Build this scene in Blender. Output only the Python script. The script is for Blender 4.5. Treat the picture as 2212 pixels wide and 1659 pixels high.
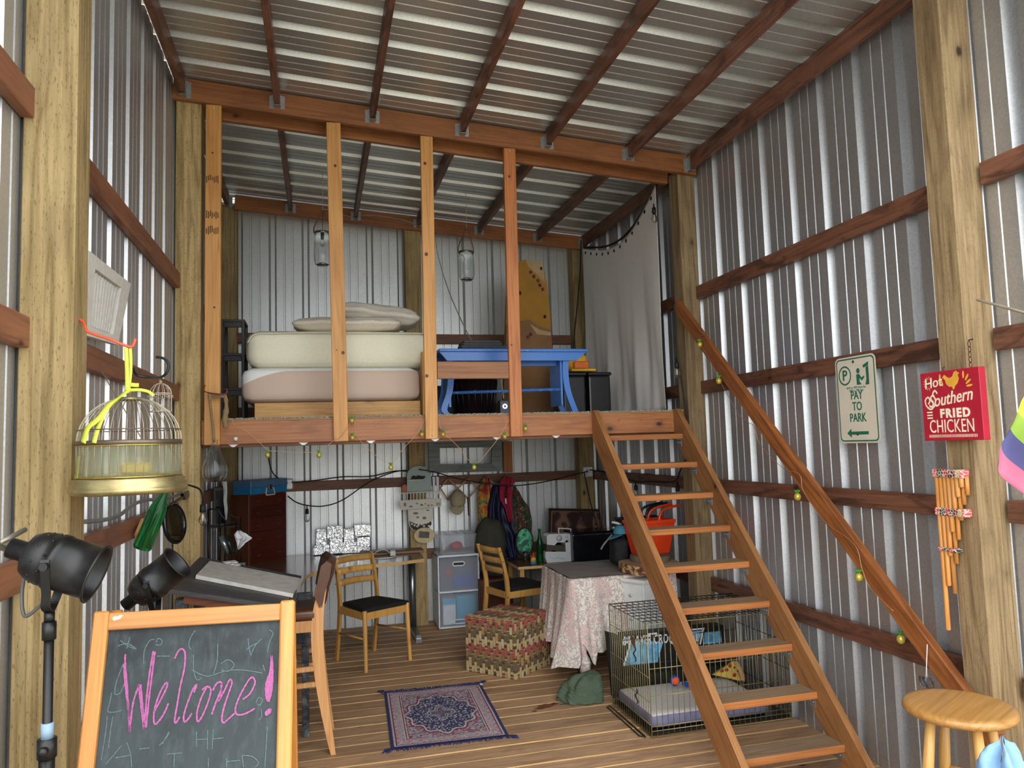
import bpy, bmesh, math, random
from mathutils import Vector as V, Matrix, noise as mnoise
random.seed(7)
SC = bpy.context.scene
COL = SC.collection
PI = math.pi
for o in list(bpy.data.objects):
    bpy.data.objects.remove(o)

# ---------------------------------------------------------------- camera
FPX = 1617.07
YAW, PITCH, ROLL = 0.25381312, 0.0806401, 0.03038987
CAM = V((0, 0, 1.67))
_f = V((math.sin(YAW)*math.cos(PITCH), math.cos(YAW)*math.cos(PITCH), math.sin(PITCH)))
_r = V((math.cos(YAW), -math.sin(YAW), 0))
_d = _f.cross(_r)
R2 = math.cos(ROLL)*_r + math.sin(ROLL)*_d
D2 = -math.sin(ROLL)*_r + math.cos(ROLL)*_d
cam = bpy.data.cameras.new('camera')
cam.sensor_width = 36
cam.lens = FPX/2212*36
cam.clip_start = 0.02
camo = bpy.data.objects.new('camera', cam)
COL.objects.link(camo)
camo.matrix_world = Matrix.Translation(CAM) @ Matrix((R2, -D2, -_f)).transposed().to_4x4()
SC.camera = camo


def ray(u, v):
    return R2*((u-1106)/FPX) + D2*((v-829.5)/FPX) + _f


def P(u, v, ax, val):
    """point of the room seen at a photo pixel on the plane axis=val"""
    d = ray(u, v)
    i = 'xyz'.index(ax)
    return CAM + d*((val-CAM[i])/d[i])


# ---------------------------------------------------------------- light
SC.view_settings.view_transform = 'Standard'
SC.view_settings.look = 'None'
SC.view_settings.gamma = 1
SC.view_settings.use_curve_mapping = False
SC.view_settings.exposure = 1.38
w = bpy.data.worlds.new('overcast_sky')
SC.world = w
w.use_nodes = True
bg = w.node_tree.nodes['Background']
bg.inputs[0].default_value = (0.93, 0.97, 1.0, 1)
bg.inputs[1].default_value = 1.6
sun = bpy.data.lights.new('hazy_sun', 'SUN')
sun.energy = .45
sun.angle = 1.1
sun.color = (1, .95, .87)
suno = bpy.data.objects.new('hazy_sun', sun)
COL.objects.link(suno)
suno.rotation_euler = (math.radians(52), 0, math.radians(-14))
suno.location = (0, -6, 8)


# ---------------------------------------------------------------- materials
def srgb(h, k=1.0):
    if isinstance(h, str):
        h = h.lstrip('#')
        c = [int(h[i:i+2], 16)/255 for i in (0, 2, 4)]
    else:
        c = [x/255 for x in h]
    return tuple((x/12.92 if x <= .04045 else ((x+.055)/1.055)**2.4)*k for x in c)+(1,)


class NT:
    def __init__(s, name):
        s.m = bpy.data.materials.new(name)
        s.m.use_nodes = True
        s.t = s.m.node_tree
        s.b = s.t.nodes['Principled BSDF']

    def n(s, typ, ins=None, **kw):
        nd = s.t.nodes.new('ShaderNode'+typ)
        for k, v in kw.items():
            setattr(nd, k, v)
        for k, v in (ins or {}).items():
            s.set(nd.inputs[k], v)
        return nd

    def set(s, inp, v):
        if hasattr(v, 'is_linked') or isinstance(v, bpy.types.NodeSocket):
            s.t.links.new(v, inp)
        else:
            if isinstance(v, tuple) and len(v) == 4 and inp.type == 'VECTOR':
                v = v[:3]
            inp.default_value = v

    def out(s, **kw):
        for k, v in kw.items():
            s.set(s.b.inputs[k.replace('_', ' ')], v)
        return s.m

    def math(s, op, a, b=0.0, c=0.0):
        nd = s.n('Math', operation=op)
        s.set(nd.inputs[0], a)
        s.set(nd.inputs[1], b)
        s.set(nd.inputs[2], c)
        return nd.outputs[0]

    def mix(s, f, a, b, mode='MIX'):
        nd = s.n('Mix', data_type='RGBA', blend_type=mode)
        s.set(nd.inputs[0], f)
        s.set(nd.inputs[6], a)
        s.set(nd.inputs[7], b)
        return nd.outputs[2]

    def ramp(s, f, stops):
        nd = s.n('ValToRGB')
        e = nd.color_ramp.elements
        while len(e) < len(stops):
            e.new(.5)
        for i, (p, c) in enumerate(stops):
            e[i].position = p
            e[i].color = c if isinstance(c, tuple) else (c, c, c, 1)
        s.set(nd.inputs[0], f)
        return nd.outputs[0]

    def coord(s, kind='Object', rnd=True):
        tc = s.n('TexCoord').outputs[kind]
        if not rnd:
            return tc
        oi = s.n('ObjectInfo').outputs['Random']
        m = s.math('MULTIPLY', oi, 37.0)
        return s.n('VectorMath', {0: tc, 1: m}, operation='ADD').outputs[0]

    def scale(s, v, sc):
        return s.n('VectorMath', {0: v, 1: sc}, operation='MULTIPLY').outputs[0]

    def noise(s, v, sc, det=3, rough=.5, dist=0):
        return s.n('TexNoise', {'Vector': v, 'Scale': sc, 'Detail': det, 'Roughness': rough, 'Distortion': dist}).outputs[0]

    def bump(s, h, st=.3, d=.01):
        s.set(s.b.inputs['Normal'], s.n('Bump', {'Height': h, 'Strength': st, 'Distance': d}).outputs[0])


_cache = {}


def plain(name, col, rough=.5, metal=0, var=.12, sc=20, bump=0, **kw):
    if name in _cache:
        return _cache[name]
    n = NT(name)
    c = srgb(col)
    co = n.coord()
    f = n.noise(co, sc, 4)
    cc = n.mix(n.ramp(f, [(.3, 0.), (.7, 1.)]), tuple(x*(1-var) for x in c[:3])+(1,), tuple(min(1, x*(1+var)) for x in c[:3])+(1,))
    if bump:
        n.bump(f, bump, .004)
    _cache[name] = n.out(Base_Color=cc, Roughness=rough, Metallic=metal, **kw)
    return _cache[name]


def wood(name, c1, c2, axis='X', knots=.0, rough=.6, dark=None, darkamt=.0, grain=1.0, bump=.25, knotcol='#3a2010', dashes=0):
    if name in _cache:
        return _cache[name]
    n = NT(name)
    co = n.coord()
    i = 'XYZ'.index(axis)
    v1 = [34*grain]*3
    v1[i] = 1.1
    v2 = [10*grain]*3
    v2[i] = .5
    fine = n.noise(n.scale(co, tuple(v1)), 3.0, 5, .6)
    big = n.noise(n.scale(co, tuple(v2)), 1.0, 2, .4, .4)
    ring = n.math('PINGPONG', n.math('MULTIPLY', big, 14.0), 1.0)
    ringc = n.ramp(ring, [(.0, 0.), (.38, 1.)])
    a, b = srgb(c1), srgb(c2)
    f = n.math('ADD', n.math('MULTIPLY', ringc, .5), n.math('MULTIPLY', n.ramp(fine, [(.38, 0.), (.62, 1.)]), .5))
    col = n.mix(f, b, a)
    blot = n.noise(co, 3.0, 3)
    col = n.mix(n.math('MULTIPLY', n.ramp(blot, [(.4, 0.), (.75, 1.)]), .35), col, b)
    if dark:
        dn = n.noise(n.scale(co, tuple([3. if k == i else 11. for k in range(3)])), 1.0, 5, .6, 1.2)
        col = n.mix(n.math('MULTIPLY', n.ramp(dn, [(.5, 0.), (.62, 1.)]), darkamt), col, srgb(dark))
    if dashes:
        dv = n.noise(n.scale(co, tuple([55. if k == i else 260. for k in range(3)])), 1.0, 1)
        col = n.mix(n.math('MULTIPLY', n.ramp(dv, [(.62, 0.), (.70, 1.)]), dashes), col, srgb(knotcol))
    if knots:
        vo = n.n('TexVoronoi', {'Vector': n.scale(co, tuple([.62 if k == i else 1. for k in range(3)])), 'Scale': 4.6, 'Randomness': 1.0})
        dd = n.math('ADD', vo.outputs['Distance'], n.math('MULTIPLY', fine, .03))
        kn = n.ramp(dd, [(.05+.05*knots, 1.), (.085+.05*knots, .25), (.16+.05*knots, 0.)])
        col = n.mix(kn, col, srgb(knotcol))
    rv = n.math('ADD', .80, n.math('MULTIPLY', n.n('ObjectInfo').outputs['Random'], .34))
    hs = n.n('HueSaturation', {'Color': col, 'Value': rv})
    col = hs.outputs[0]
    n.bump(fine, bump, .002)
    _cache[name] = n.out(Base_Color=col, Roughness=rough)
    return _cache[name]


def glassm(name, col=(1, 1, 1), rough=.02, alpha=None):
    if name in _cache:
        return _cache[name]
    n = NT(name)
    kw = dict(Base_Color=tuple(col)+(1,), Roughness=rough, Transmission_Weight=1.0, IOR=1.45)
    _cache[name] = n.out(**kw)
    return _cache[name]


# ---------------------------------------------------------------- mesh building
class MB:
    def __init__(s):
        s.v = []
        s.f = []
        s.m = []
        s.sm = []
        s.cur = 0
        s.smooth = False

    def add(s, vs, fs, mi=None, smooth=None):
        o = len(s.v)
        s.v += [V(p) for p in vs]
        for f in fs:
            s.f.append([i+o for i in f])
            s.m.append(s.cur if mi is None else mi)
            s.sm.append(s.smooth if smooth is None else smooth)
        return s

    def box(s, lo, hi, bev=0, M=None, mi=None):
        lo, hi = V(lo), V(hi)
        if bev:
            bm = bmesh.new()
            bmesh.ops.create_cube(bm, size=1)
            for p in bm.verts:
                p.co = V([lo[k]+(p.co[k]+.5)*(hi[k]-lo[k]) for k in range(3)])
            bmesh.ops.bevel(bm, geom=bm.edges[:], offset=bev, segments=2 if bev > .008 else 1, affect='EDGES', profile=.6)
            bm.verts.index_update()
            vs = [p.co.copy() for p in bm.verts]
            fs = [[q.index for q in f.verts] for f in bm.faces]
            bm.free()
        else:
            vs = [V((x, y, z)) for z in (lo.z, hi.z) for y in (lo.y, hi.y) for x in (lo.x, hi.x)]
            fs = [(0, 2, 3, 1), (4, 5, 7, 6), (0, 1, 5, 4), (2, 6, 7, 3), (0, 4, 6, 2), (1, 3, 7, 5)]
        if M:
            vs = [M @ p for p in vs]
        return s.add(vs, fs, mi)

    def bar(s, a, b, w, t, up=(0, 0, 1), bev=0, mi=None):
        """box from a to b, w along up, t across"""
        return s.box((0, -t/2, -w/2), ((V(b)-V(a)).length, t/2, w/2), bev, frame(a, b, up), mi)

    def tube(s, pts, r, n=8, closed=False, cap=True, mi=None, smooth=True):
        pts = [V(p) for p in pts]
        k = len(pts)
        if not isinstance(r, (list, tuple)):
            r = [r]*k
        vs, fs = [], []
        prev = None
        for i, p in enumerate(pts):
            if closed:
                t = pts[(i+1) % k]-pts[i-1]
            else:
                t = pts[min(i+1, k-1)]-pts[max(i-1, 0)]
            if t.length < 1e-9:
                t = V((0, 0, 1))
            t.normalize()
            if prev is None:
                u = t.orthogonal().normalized()
            else:
                u = prev-t*prev.dot(t)
                if u.length < 1e-6:
                    u = t.orthogonal()
                u.normalize()
            prev = u
            w_ = t.cross(u)
            for j in range(n):
                a = 2*PI*j/n
                vs.append(p+(u*math.cos(a)+w_*math.sin(a))*r[i])
        for i in range(k if closed else k-1):
            for j in range(n):
                a, b = i*n+j, i*n+(j+1) % n
                c, d = ((i+1) % k)*n+(j+1) % n, ((i+1) % k)*n+j
                fs.append((a, b, c, d))
        if cap and not closed:
            fs.append(tuple(range(n))[::-1])
            fs.append(tuple((k-1)*n+j for j in range(n)))
        return s.add(vs, fs, mi, smooth)

    def lathe(s, prof, c=(0, 0, 0), n=24, M=None, mi=None, smooth=True, cap=False):
        """prof: (r,z) list about z through c"""
        c = V(c)
        vs, fs = [], []
        for r, z in prof:
            for j in range(n):
                a = 2*PI*j/n
                p = V((math.cos(a)*r, math.sin(a)*r, z))
                vs.append(M @ p if M else p+c)
        for i in range(len(prof)-1):
            for j in range(n):
                fs.append((i*n+j, i*n+(j+1) % n, (i+1)*n+(j+1) % n, (i+1)*n+j))
        if cap:
            fs.append(tuple(range(n))[::-1])
            fs.append(tuple((len(prof)-1)*n+j for j in range(n)))
        return s.add(vs, fs, mi, smooth)

    def prism(s, poly, d, mi=None, smooth=False):
        """planar 3-D polygon extruded by vector d"""
        d = V(d)
        k = len(poly)
        vs = [V(p) for p in poly]+[V(p)+d for p in poly]
        fs = [tuple(range(k))[::-1], tuple(range(k, 2*k))]+[(i, (i+1) % k, k+(i+1) % k, k+i) for i in range(k)]
        return s.add(vs, fs, mi, smooth)

    def grid(s, fn, nu, nv, mi=None, smooth=True, wrap=False):
        vs = [V(fn(i/nu, j/nv)) for j in range(nv+1) for i in range(nu+1)]
        fs = [(j*(nu+1)+i, j*(nu+1)+i+1, (j+1)*(nu+1)+i+1, (j+1)*(nu+1)+i) for j in range(nv) for i in range(nu)]
        return s.add(vs, fs, mi, smooth)

    def shell(s, fn, nu, nv, d, mi=None):
        """closed thin sheet: fn surface and its copy moved by d(vector)"""
        d = V(d)
        a = [V(fn(i/nu, j/nv)) for j in range(nv+1) for i in range(nu+1)]
        k = len(a)
        W = nu+1
        vs = a+[p+d for p in a]
        fs = []
        for j in range(nv):
            for i in range(nu):
                q = (j*W+i, j*W+i+1, (j+1)*W+i+1, (j+1)*W+i)
                fs.append(q)
                fs.append(tuple(x+k for x in q)[::-1])
        for i in range(nu):
            fs.append((i, i+k, i+1+k, i+1))
            b = nv*W+i
            fs.append((b, b+1, b+1+k, b+k))
        for j in range(nv):
            fs.append((j*W, (j+1)*W, (j+1)*W+k, j*W+k))
            b = j*W+nu
            fs.append((b, b+k, b+W+k, b+W))
        return s.add(vs, fs, mi, True)

    def ball(s, c, r, n=10, sc=(1, 1, 1), mi=None, M=None):
        c = V(c)
        m = max(4, n//2)
        vs, fs = [], []
        for i in range(m+1):
            th = PI*i/m
            for j in range(n):
                a = 2*PI*j/n
                p = V((math.sin(th)*math.cos(a)*sc[0], math.sin(th)*math.sin(a)*sc[1], math.cos(th)*sc[2]))*r
                if M:
                    p = M @ p
                vs.append(c+p)
        for i in range(m):
            for j in range(n):
                fs.append((i*n+j, (i+1)*n+j, (i+1)*n+(j+1) % n, i*n+(j+1) % n))
        return s.add(vs, fs, mi, True)

    def build(s, name, mat, parent=None, local=False, origin=None, weld=False):
        vs = s.v
        loc = V((0, 0, 0))
        if parent is not None and not local:
            Mi = WM[parent.name].inverted()
            vs = [Mi @ p for p in vs]
        elif parent is None:
            if origin is None:
                xs = [p.x for p in vs]
                ys = [p.y for p in vs]
                origin = V(((min(xs)+max(xs))/2, (min(ys)+max(ys))/2, min(p.z for p in vs)))
            loc = V(origin)
            vs = [p-loc for p in vs]
        me = bpy.data.meshes.new(name)
        me.from_pydata([tuple(p) for p in vs], [], s.f)
        mats = mat if isinstance(mat, (list, tuple)) else [mat]
        for m in mats:
            me.materials.append(m)
        me.polygons.foreach_set('material_index', [min(x, len(mats)-1) for x in s.m])
        me.polygons.foreach_set('use_smooth', s.sm)
        if weld:
            bm = bmesh.new()
            bm.from_mesh(me)
            bmesh.ops.remove_doubles(bm, verts=bm.verts, dist=1e-5)
            bmesh.ops.recalc_face_normals(bm, faces=bm.faces)
            bm.to_mesh(me)
            bm.free()
        me.update()
        o = bpy.data.objects.new(name, me)
        COL.objects.link(o)
        o.parent = parent
        o.location = loc
        WM[o.name] = (WM[parent.name].copy() if parent else Matrix.Translation(loc))
        return o


WM = {}


def frame(a, b, up=(0, 0, 1)):
    a, b, up = V(a), V(b), V(up)
    x = (b-a).normalized()
    z = up-x*up.dot(x)
    if z.length < 1e-6:
        z = x.orthogonal()
    z.normalize()
    y = z.cross(x)
    return Matrix.Translation(a) @ Matrix((x, y, z)).transposed().to_4x4()


def tag(o, label=None, cat=None, group=None, kind=None):
    if label:
        o['label'] = label
    if cat:
        o['category'] = cat
    if group:
        o['group'] = group
    if kind:
        o['kind'] = kind
    return o


def thing(name, label, cat, loc, rz=0, group=None, kind=None, M=None):
    o = bpy.data.objects.new(name, None)
    COL.objects.link(o)
    o.empty_display_size = .1
    m = M if M is not None else Matrix.Translation(V(loc)) @ Matrix.Rotation(rz, 4, 'Z')
    o.matrix_world = m
    o.location = m.to_translation()
    o.rotation_euler = m.to_euler()
    WM[o.name] = m.copy()
    return tag(o, label, cat, group, kind)


def board(name, a, b, w, t, mat, up=(0, 0, 1), parent=None, bev=.003, label=None, cat=None, group=None, kind=None):
    """lumber from a to b: local X is the grain; width w along up, thickness t"""
    M = frame(a, b, up)
    L = (V(b)-V(a)).length
    mb = MB()
    mb.box((0, -t/2, -w/2), (L, t/2, w/2), bev)
    me_o = mb.build(name, mat, None, origin=(0, 0, 0))
    if parent is not None:
        me_o.parent = parent
        Ml = WM[parent.name].inverted() @ M
        me_o.location = Ml.to_translation()
        me_o.rotation_euler = Ml.to_euler()
    else:
        me_o.location = M.to_translation()
        me_o.rotation_euler = M.to_euler()
    WM[me_o.name] = M
    return tag(me_o, label, cat, group, kind)


def copy_tree(o, parent=None):
    c = o.copy()
    COL.objects.link(c)
    c.parent = parent
    for ch in list(o.children):
        copy_tree(ch, c)
    return c


def catmull(pts, k=6, closed=False):
    pts = [V(p) for p in pts]
    out = []
    n = len(pts)
    rng = range(n if closed else n-1)
    for i in rng:
        p0 = pts[(i-1) % n] if closed or i > 0 else pts[0]
        p1, p2 = pts[i], pts[(i+1) % n]
        p3 = pts[(i+2) % n] if closed or i+2 < n else pts[-1]
        for j in range(k):
            t = j/k
            out.append(.5*((2*p1)+(p2-p0)*t+(2*p0-5*p1+4*p2-p3)*t*t+(3*p1-p0-3*p2+p3)*t**3))
    if not closed:
        out.append(pts[-1])
    return out


def fbm(p, s=1.0, o=3):
    return mnoise.fractal(V(p)*s, 1.0, 2.0, o)


def text_obj(name, body, size, mat, M, parent=None, extrude=.0006, align='CENTER', sx=1.0, shear=0.0, space=1.0, bold=0.0):
    """flat lettering as mesh: M puts the text plane (x right, y up) in the room"""
    cu = bpy.data.curves.new(name, 'FONT')
    cu.body = body
    cu.size = size
    cu.align_x = align
    cu.align_y = 'CENTER'
    cu.extrude = extrude
    cu.shear = shear
    cu.space_character = space
    cu.offset = bold
    cu.resolution_u = 3
    tmp = bpy.data.objects.new(name+'_c', cu)
    COL.objects.link(tmp)
    me = bpy.data.meshes.new_from_object(tmp.evaluated_get(bpy.context.evaluated_depsgraph_get()))
    bpy.data.objects.remove(tmp)
    for v in me.vertices:
        v.co.x *= sx
    me.materials.clear()
    me.materials.append(mat)
    o = bpy.data.objects.new(name, me)
    COL.objects.link(o)
    if parent is not None:
        o.parent = parent
        Ml = WM[parent.name].inverted() @ M
    else:
        Ml = M
    o.location = Ml.to_translation()
    o.rotation_euler = Ml.to_euler()
    return o

# ================================================================ room shell
XL, XR, YB = -0.86, 2.725, 7.36
YF = 1.25


def roof_z(x, y):
    return 3.957-.0752*x+max(0, y-4.84)*.018


def metal_mat(name, base, rough, metal=.8):
    n = NT(name)
    co = n.coord()
    f1 = n.noise(co, 90, 3)
    f2 = n.noise(co, 5, 4)
    c = n.mix(n.ramp(f1, [(.35, 0.), (.65, 1.)]), srgb(base, .86), srgb(base))
    c = n.mix(n.math('MULTIPLY', n.ramp(f2, [(.4, 0.), (.7, 1.)]), .25), c, srgb(base, .8))
    n.bump(n.noise(co, 1.6, 1), .05, .004)
    r = n.math('ADD', n.math('MULTIPLY', f1, .06), rough-.03)
    return n.out(Base_Color=c, Metallic=metal, Roughness=r)


M_WALL = metal_mat('galvanised_steel_wall', '#c9cbce', .42, .78)
M_ROOF = metal_mat('galvanised_steel_roof', '#cfd0ce', .40, .78)
M_BACK = metal_mat('galvanised_steel_back', '#d2d4d3', .42, .75)


def ribbed(u0, u1, phase, pitch=.29):
    """profile (u, depth outward) of the corrugated sheet"""
    pts = [(u0, 0.)]
    k = math.floor((u0-phase)/pitch)-1
    while True:
        c = phase+k*pitch
        k += 1
        if c > u1+pitch:
            break
        for du, d in ((-.036, 0), (-.018, .036), (.018, .036), (.036, 0),
                      (.036+.060, 0), (.036+.062, .0035), (.036+.076, .0035), (.036+.080, 0),
                      (.036+.136, 0), (.036+.138, .0035), (.036+.152, .0035), (.036+.156, 0)):
            if u0 < c+du < u1:
                pts.append((c+du, d))
    pts.append((u1, 0.))
    return pts


def sheet_panels(wall, fn, u0, u1, phase, mat, pitch=.29, ribs=3, off=.145):
    """fn(u, depth, end 0/1) -> point; split in lapped panels, each an own child"""
    cuts = [u0]
    c = phase+off
    while c < u1-.1:
        if c > u0+.1:
            cuts.append(c)
        c += pitch*ribs
    cuts.append(u1)
    for i in range(len(cuts)-1):
        pr = ribbed(cuts[i], cuts[i+1]+(.012 if i < len(cuts)-2 else 0), phase, pitch)
        e = .0012*(i % 2)
        mb = MB()
        vs = []
        for u, d in pr:
            vs += [fn(u, d+e, 0), fn(u, d+e, 1)]
        fs = [(2*k, 2*k+2, 2*k+3, 2*k+1) for k in range(len(pr)-1)]
        mb.add(vs, fs)
        o = mb.build('metal_panel', mat, wall)


def wall_empty(name, loc):
    return thing(name, None, None, loc, kind='structure')


wl = wall_empty('wall_left', (XL, 3.6, 0))
sheet_panels(wl, lambda u, d, e: (XL-d, u, -.1 if e == 0 else roof_z(XL, u)-.012), YF, YB+.03, 4.04, M_WALL)
wr = wall_empty('wall_right', (XR, 3.6, 0))
sheet_panels(wr, lambda u, d, e: (XR+d, u, -.1 if e == 0 else roof_z(XR, u)-.012), YF, YB+.03, 4.04, M_WALL)
wb = wall_empty('wall_back', (.93, YB, 0))
sheet_panels(wb, lambda u, d, e: (u, YB+d, -.1 if e == 0 else roof_z(u, YB)-.03), XL-.03, XR+.03, .195, M_BACK, .304)
cl = wall_empty('ceiling', (.93, 3.6, 3.95))


def roofpt(u, d, e):
    x = XL-.14 if e == 0 else XR+.14
    return (x, u, roof_z(x, u)+.002+d)


sheet_panels(cl, roofpt, YF-.1, YB+.14, 4.34, M_ROOF)

# deck floor, every board its own
fl = thing('floor', None, None, (.93, 3.6, 0), kind='structure')
M_DECK = wood('weathered_deck_board', '#c4a07c', '#967455', 'X', knots=.2, rough=.65, dark='#6e5038', darkamt=.3, knotcol='#4a2e1a')
M_DECK.node_tree
M_DEDGE = wood('fresh_deck_board_edge', '#dcb67c', '#b98c54', 'X', rough=.6)
M_STAIN = None
y = 1.05
dk_mesh = []
for i in range(8):
    mb = MB()
    L, W_, T, c, m = XR-XL, .1395, .025, .0045, .0
    x0, x1 = 0, L
    prof = [(0, -T), (0, -c), (c, 0), (W_-c, 0), (W_, -c), (W_, -T)]
    vs = [(x0, a, b) for a, b in prof]+[(x1, a, b) for a, b in prof]
    mis = [1, 1, 0, 1, 1, 0]
    for k in range(6):
        mb.add([vs[k], vs[(k+1) % 6], vs[6+(k+1) % 6], vs[6+k]], [(0, 1, 2, 3)], mi=mis[k])
    mb.add(vs, [tuple(range(6))[::-1], tuple(range(6, 12))], mi=0)
    dk_mesh.append(mb)
proto = [m.build('floor_board', [M_DECK, M_DEDGE], None, origin=(0, 0, 0)) for m in dk_mesh[:1]]
k = 0
while y < YB-.02:
    o = proto[0] if k == 0 else proto[0].copy()
    if k:
        COL.objects.link(o)
    o.parent = fl
    o.location = V((XL, y, random.uniform(-.0012, .0012)))-V((.93, 3.6, 0))
    y += .1435
    k += 1
mb = MB().box((XL, 1.04, -.2), (XR, YB, -.03))
mb.build('floor_joist_deck', plain('dark_underfloor', '#2a2018', .9), fl)

n = NT('gravel_ground')
co = n.coord(rnd=False)
g = n.noise(co, 18, 6, .7)
gc = n.ramp(g, [(.3, srgb('#8f8b7d')), (.55, srgb('#b5b09f')), (.75, srgb('#c9c4b4'))])
n.bump(g, .4, .02)
MB().box((-30, -40, -.62), (30, 30, -.42)).build('ground', n.out(Base_Color=gc, Roughness=.9))['kind'] = 'structure'

# ---------------------------------------------------------------- lumber
W_POST = wood('treated_post_wood', '#bda473', '#80693c', 'X', dashes=.5, knots=.5, rough=.75, grain=.8, dark='#766342', darkamt=.25, knotcol='#4a3418')
W_POSTR = wood('weathered_brown_post_wood', '#a8906a', '#70593c', 'X', dashes=.35, knots=.5, rough=.75, grain=.8, dark='#5c4a36', darkamt=.3, knotcol='#3a2818')
W_GIRT = wood('dark_redwood_girt', '#815642', '#5a3829', 'X', knots=.1, rough=.5, dark='#30201a', darkamt=.7, grain=.8)
W_GIRT2 = wood('reddish_girt_wood', '#8e5c40', '#6a4230', 'X', knots=.1, rough=.55, dark='#4a2e24', darkamt=.3, grain=.8)
W_PURL = wood('red_roof_purlin_wood', '#8a5c48', '#613c2e', 'X', knots=.1, rough=.5, dark='#2e1e1a', darkamt=.6)
W_HEAD = wood('orange_brown_beam_wood', '#a96e40', '#824c2a', 'X', knots=.25, rough=.5, dark='#7a4a2c', darkamt=.4)
W_STUD = wood('pale_orange_stud_wood', '#d29a58', '#b07836', 'X', knots=.45, rough=.5, grain=.9, knotcol='#5a2c16')
W_STAIR = wood('stair_board_wood', '#b07c4a', '#85542c', 'X', knots=.2, rough=.6, dark='#704022', darkamt=.35)
M_ZINC = plain('galvanised_bracket', '#a9adae', .4, .8)
M_SCREW = plain('bright_screw', '#d8d8d0', .3, .9)
GIRT_Z = [(.595, .69), (1.295, 1.385), (1.995, 2.087), (2.69, 2.785)]

posts = [(-.85, -.705, 2.46, 'big yellow-tan square post nearest the camera on the left', W_POST),
         (-.85, -.70, 4.90, 'olive-brown square post beside the loft, left end', W_POST),
         (-.855, -.72, 7.2, 'dark square post in the back left corner', W_POST),
         (2.565, 2.715, 2.48, 'tall weathered post on the right that carries the red chicken sign', W_POSTR),
         (2.58, 2.715, 4.90, 'brown square post at the right end of the loft beam', W_POSTR),
         (2.55, 2.70, 7.2, 'dark square post in the back right corner behind the curtain', W_POST),
         (.83, .985, 7.2, 'dark square post in the middle of the back wall', W_POST)]
for a, b, yy, lab, m in posts:
    top = roof_z((a+b)/2, yy)-.10
    board('wooden_post', ((a+b)/2, yy+.07, -.3), ((a+b)/2, yy+.07, top), b-a, .14, m, up=(1, 0, 0), bev=.004, label=lab, cat='post')

order = ['lowest', 'second', 'third', 'highest']
for side, xa in (('left', XL+.002), ('right', XR-.042)):
    for bay, (ya, yb) in enumerate(((1.3, 2.46), (2.60, 4.90), (5.04, 7.2))):
        for i, (z0, z1) in enumerate(GIRT_Z):
            if side == 'right' and bay == 1:
                m = W_GIRT
            elif bay == 1:
                m = W_GIRT2
            else:
                m = W_GIRT2 if side == 'left' else W_GIRT
            bn = ['the bay nearest the camera', 'the middle bay', 'the bay of the loft'][bay]
            board('wall_girt', (xa+.02, ya, (z0+z1)/2), (xa+.02, yb, (z0+z1)/2), z1-z0, .038, m,
                  label=f'{order[i]} reddish brown rail on the {side} metal wall, {bn}', cat='wall rail')
for seg, (a, b) in enumerate(((-.735, .83), (.985, 2.55))):
    for i, (z0, z1) in enumerate(GIRT_Z):
        board('wall_girt', (a, YB-.022, (z0+z1)/2), (b, YB-.022, (z0+z1)/2), z1-z0, .038, W_GIRT2,
              label=f"{order[i]} reddish brown rail on the back wall, {'left' if seg == 0 else 'right'} of the middle post", cat='wall rail')


def zt(x, yy, d):
    return roof_z(x, yy)-d


# header beams over the posts
def header(yy, x0, x1, h, mat, label, dz=0):
    board('header_beam', (x0, yy, zt(x0, yy, h/2+.004+dz)), (x1, yy, zt(x1, yy, h/2+.004+dz)), h, .038, mat, label=label, cat='beam')


header(4.875, -.86, 2.72, .14, W_HEAD, 'orange-brown header beam under the roof above the four pale studs')
header(5.065, -.70, 2.58, .14, W_HEAD, 'reddish header beam just behind the front header above the loft', .02)
header(7.185, -.735, 2.70, .14, W_HEAD, 'reddish beam along the top of the back wall')
# purlins
pn = ['leftmost', 'second', 'third', 'fourth', 'fifth', 'sixth', 'rightmost']
PX = [-.80, -.24, .361, .962, 1.566, 2.175, 2.66]
for bay, (ya, yb) in enumerate(((1.25, 4.856), (5.085, 7.166))):
    for i, x in enumerate(PX):
        hgt = .095 if 0 < i < 6 else .115
        tt = .036
        xx = x
        board('roof_purlin', (xx, ya, zt(xx, ya, hgt/2+.003)), (xx, yb, zt(xx, yb, hgt/2+.003)), hgt, tt, W_PURL,
              label=f"{pn[i]} of the seven roof purlins {'in front of the header beam' if bay == 0 else 'over the loft'}", cat='purlin')
        # hangers
        for yy, s in (((yb, -1),) if bay == 0 else ((yb, -1),)):
            hb = MB()
            z1 = zt(xx, yy, .0)
            for sx in (-1, 1):
                if (i == 0 and sx < 0) or (i == 6 and sx > 0):
                    continue
                xs = xx+sx*(tt/2+.001)
                hb.box((min(xs, xs+sx*.002), yy-.05, z1-hgt-.012), (max(xs, xs+sx*.002), yy, z1-.02))
                hb.box((min(xs, xs+sx*.028), yy-.002, z1-hgt-.02), (max(xs, xs+sx*.028), yy, z1-.03))
                hb.box((min(xs, xs+sx*.012), yy-.012, z1-.045), (max(xs, xs+sx*.012), yy-.002, z1-.03))
            hb.box((xx-tt/2-.002, yy-.05, z1-hgt-.014), (xx+tt/2+.002, yy, z1-hgt-.011))
            tag(hb.build('joist_hanger', M_ZINC), f"zinc joist hanger holding the {pn[i]} purlin {'at the front header' if bay == 0 else 'at the back wall beam'}", 'bracket')

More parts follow.
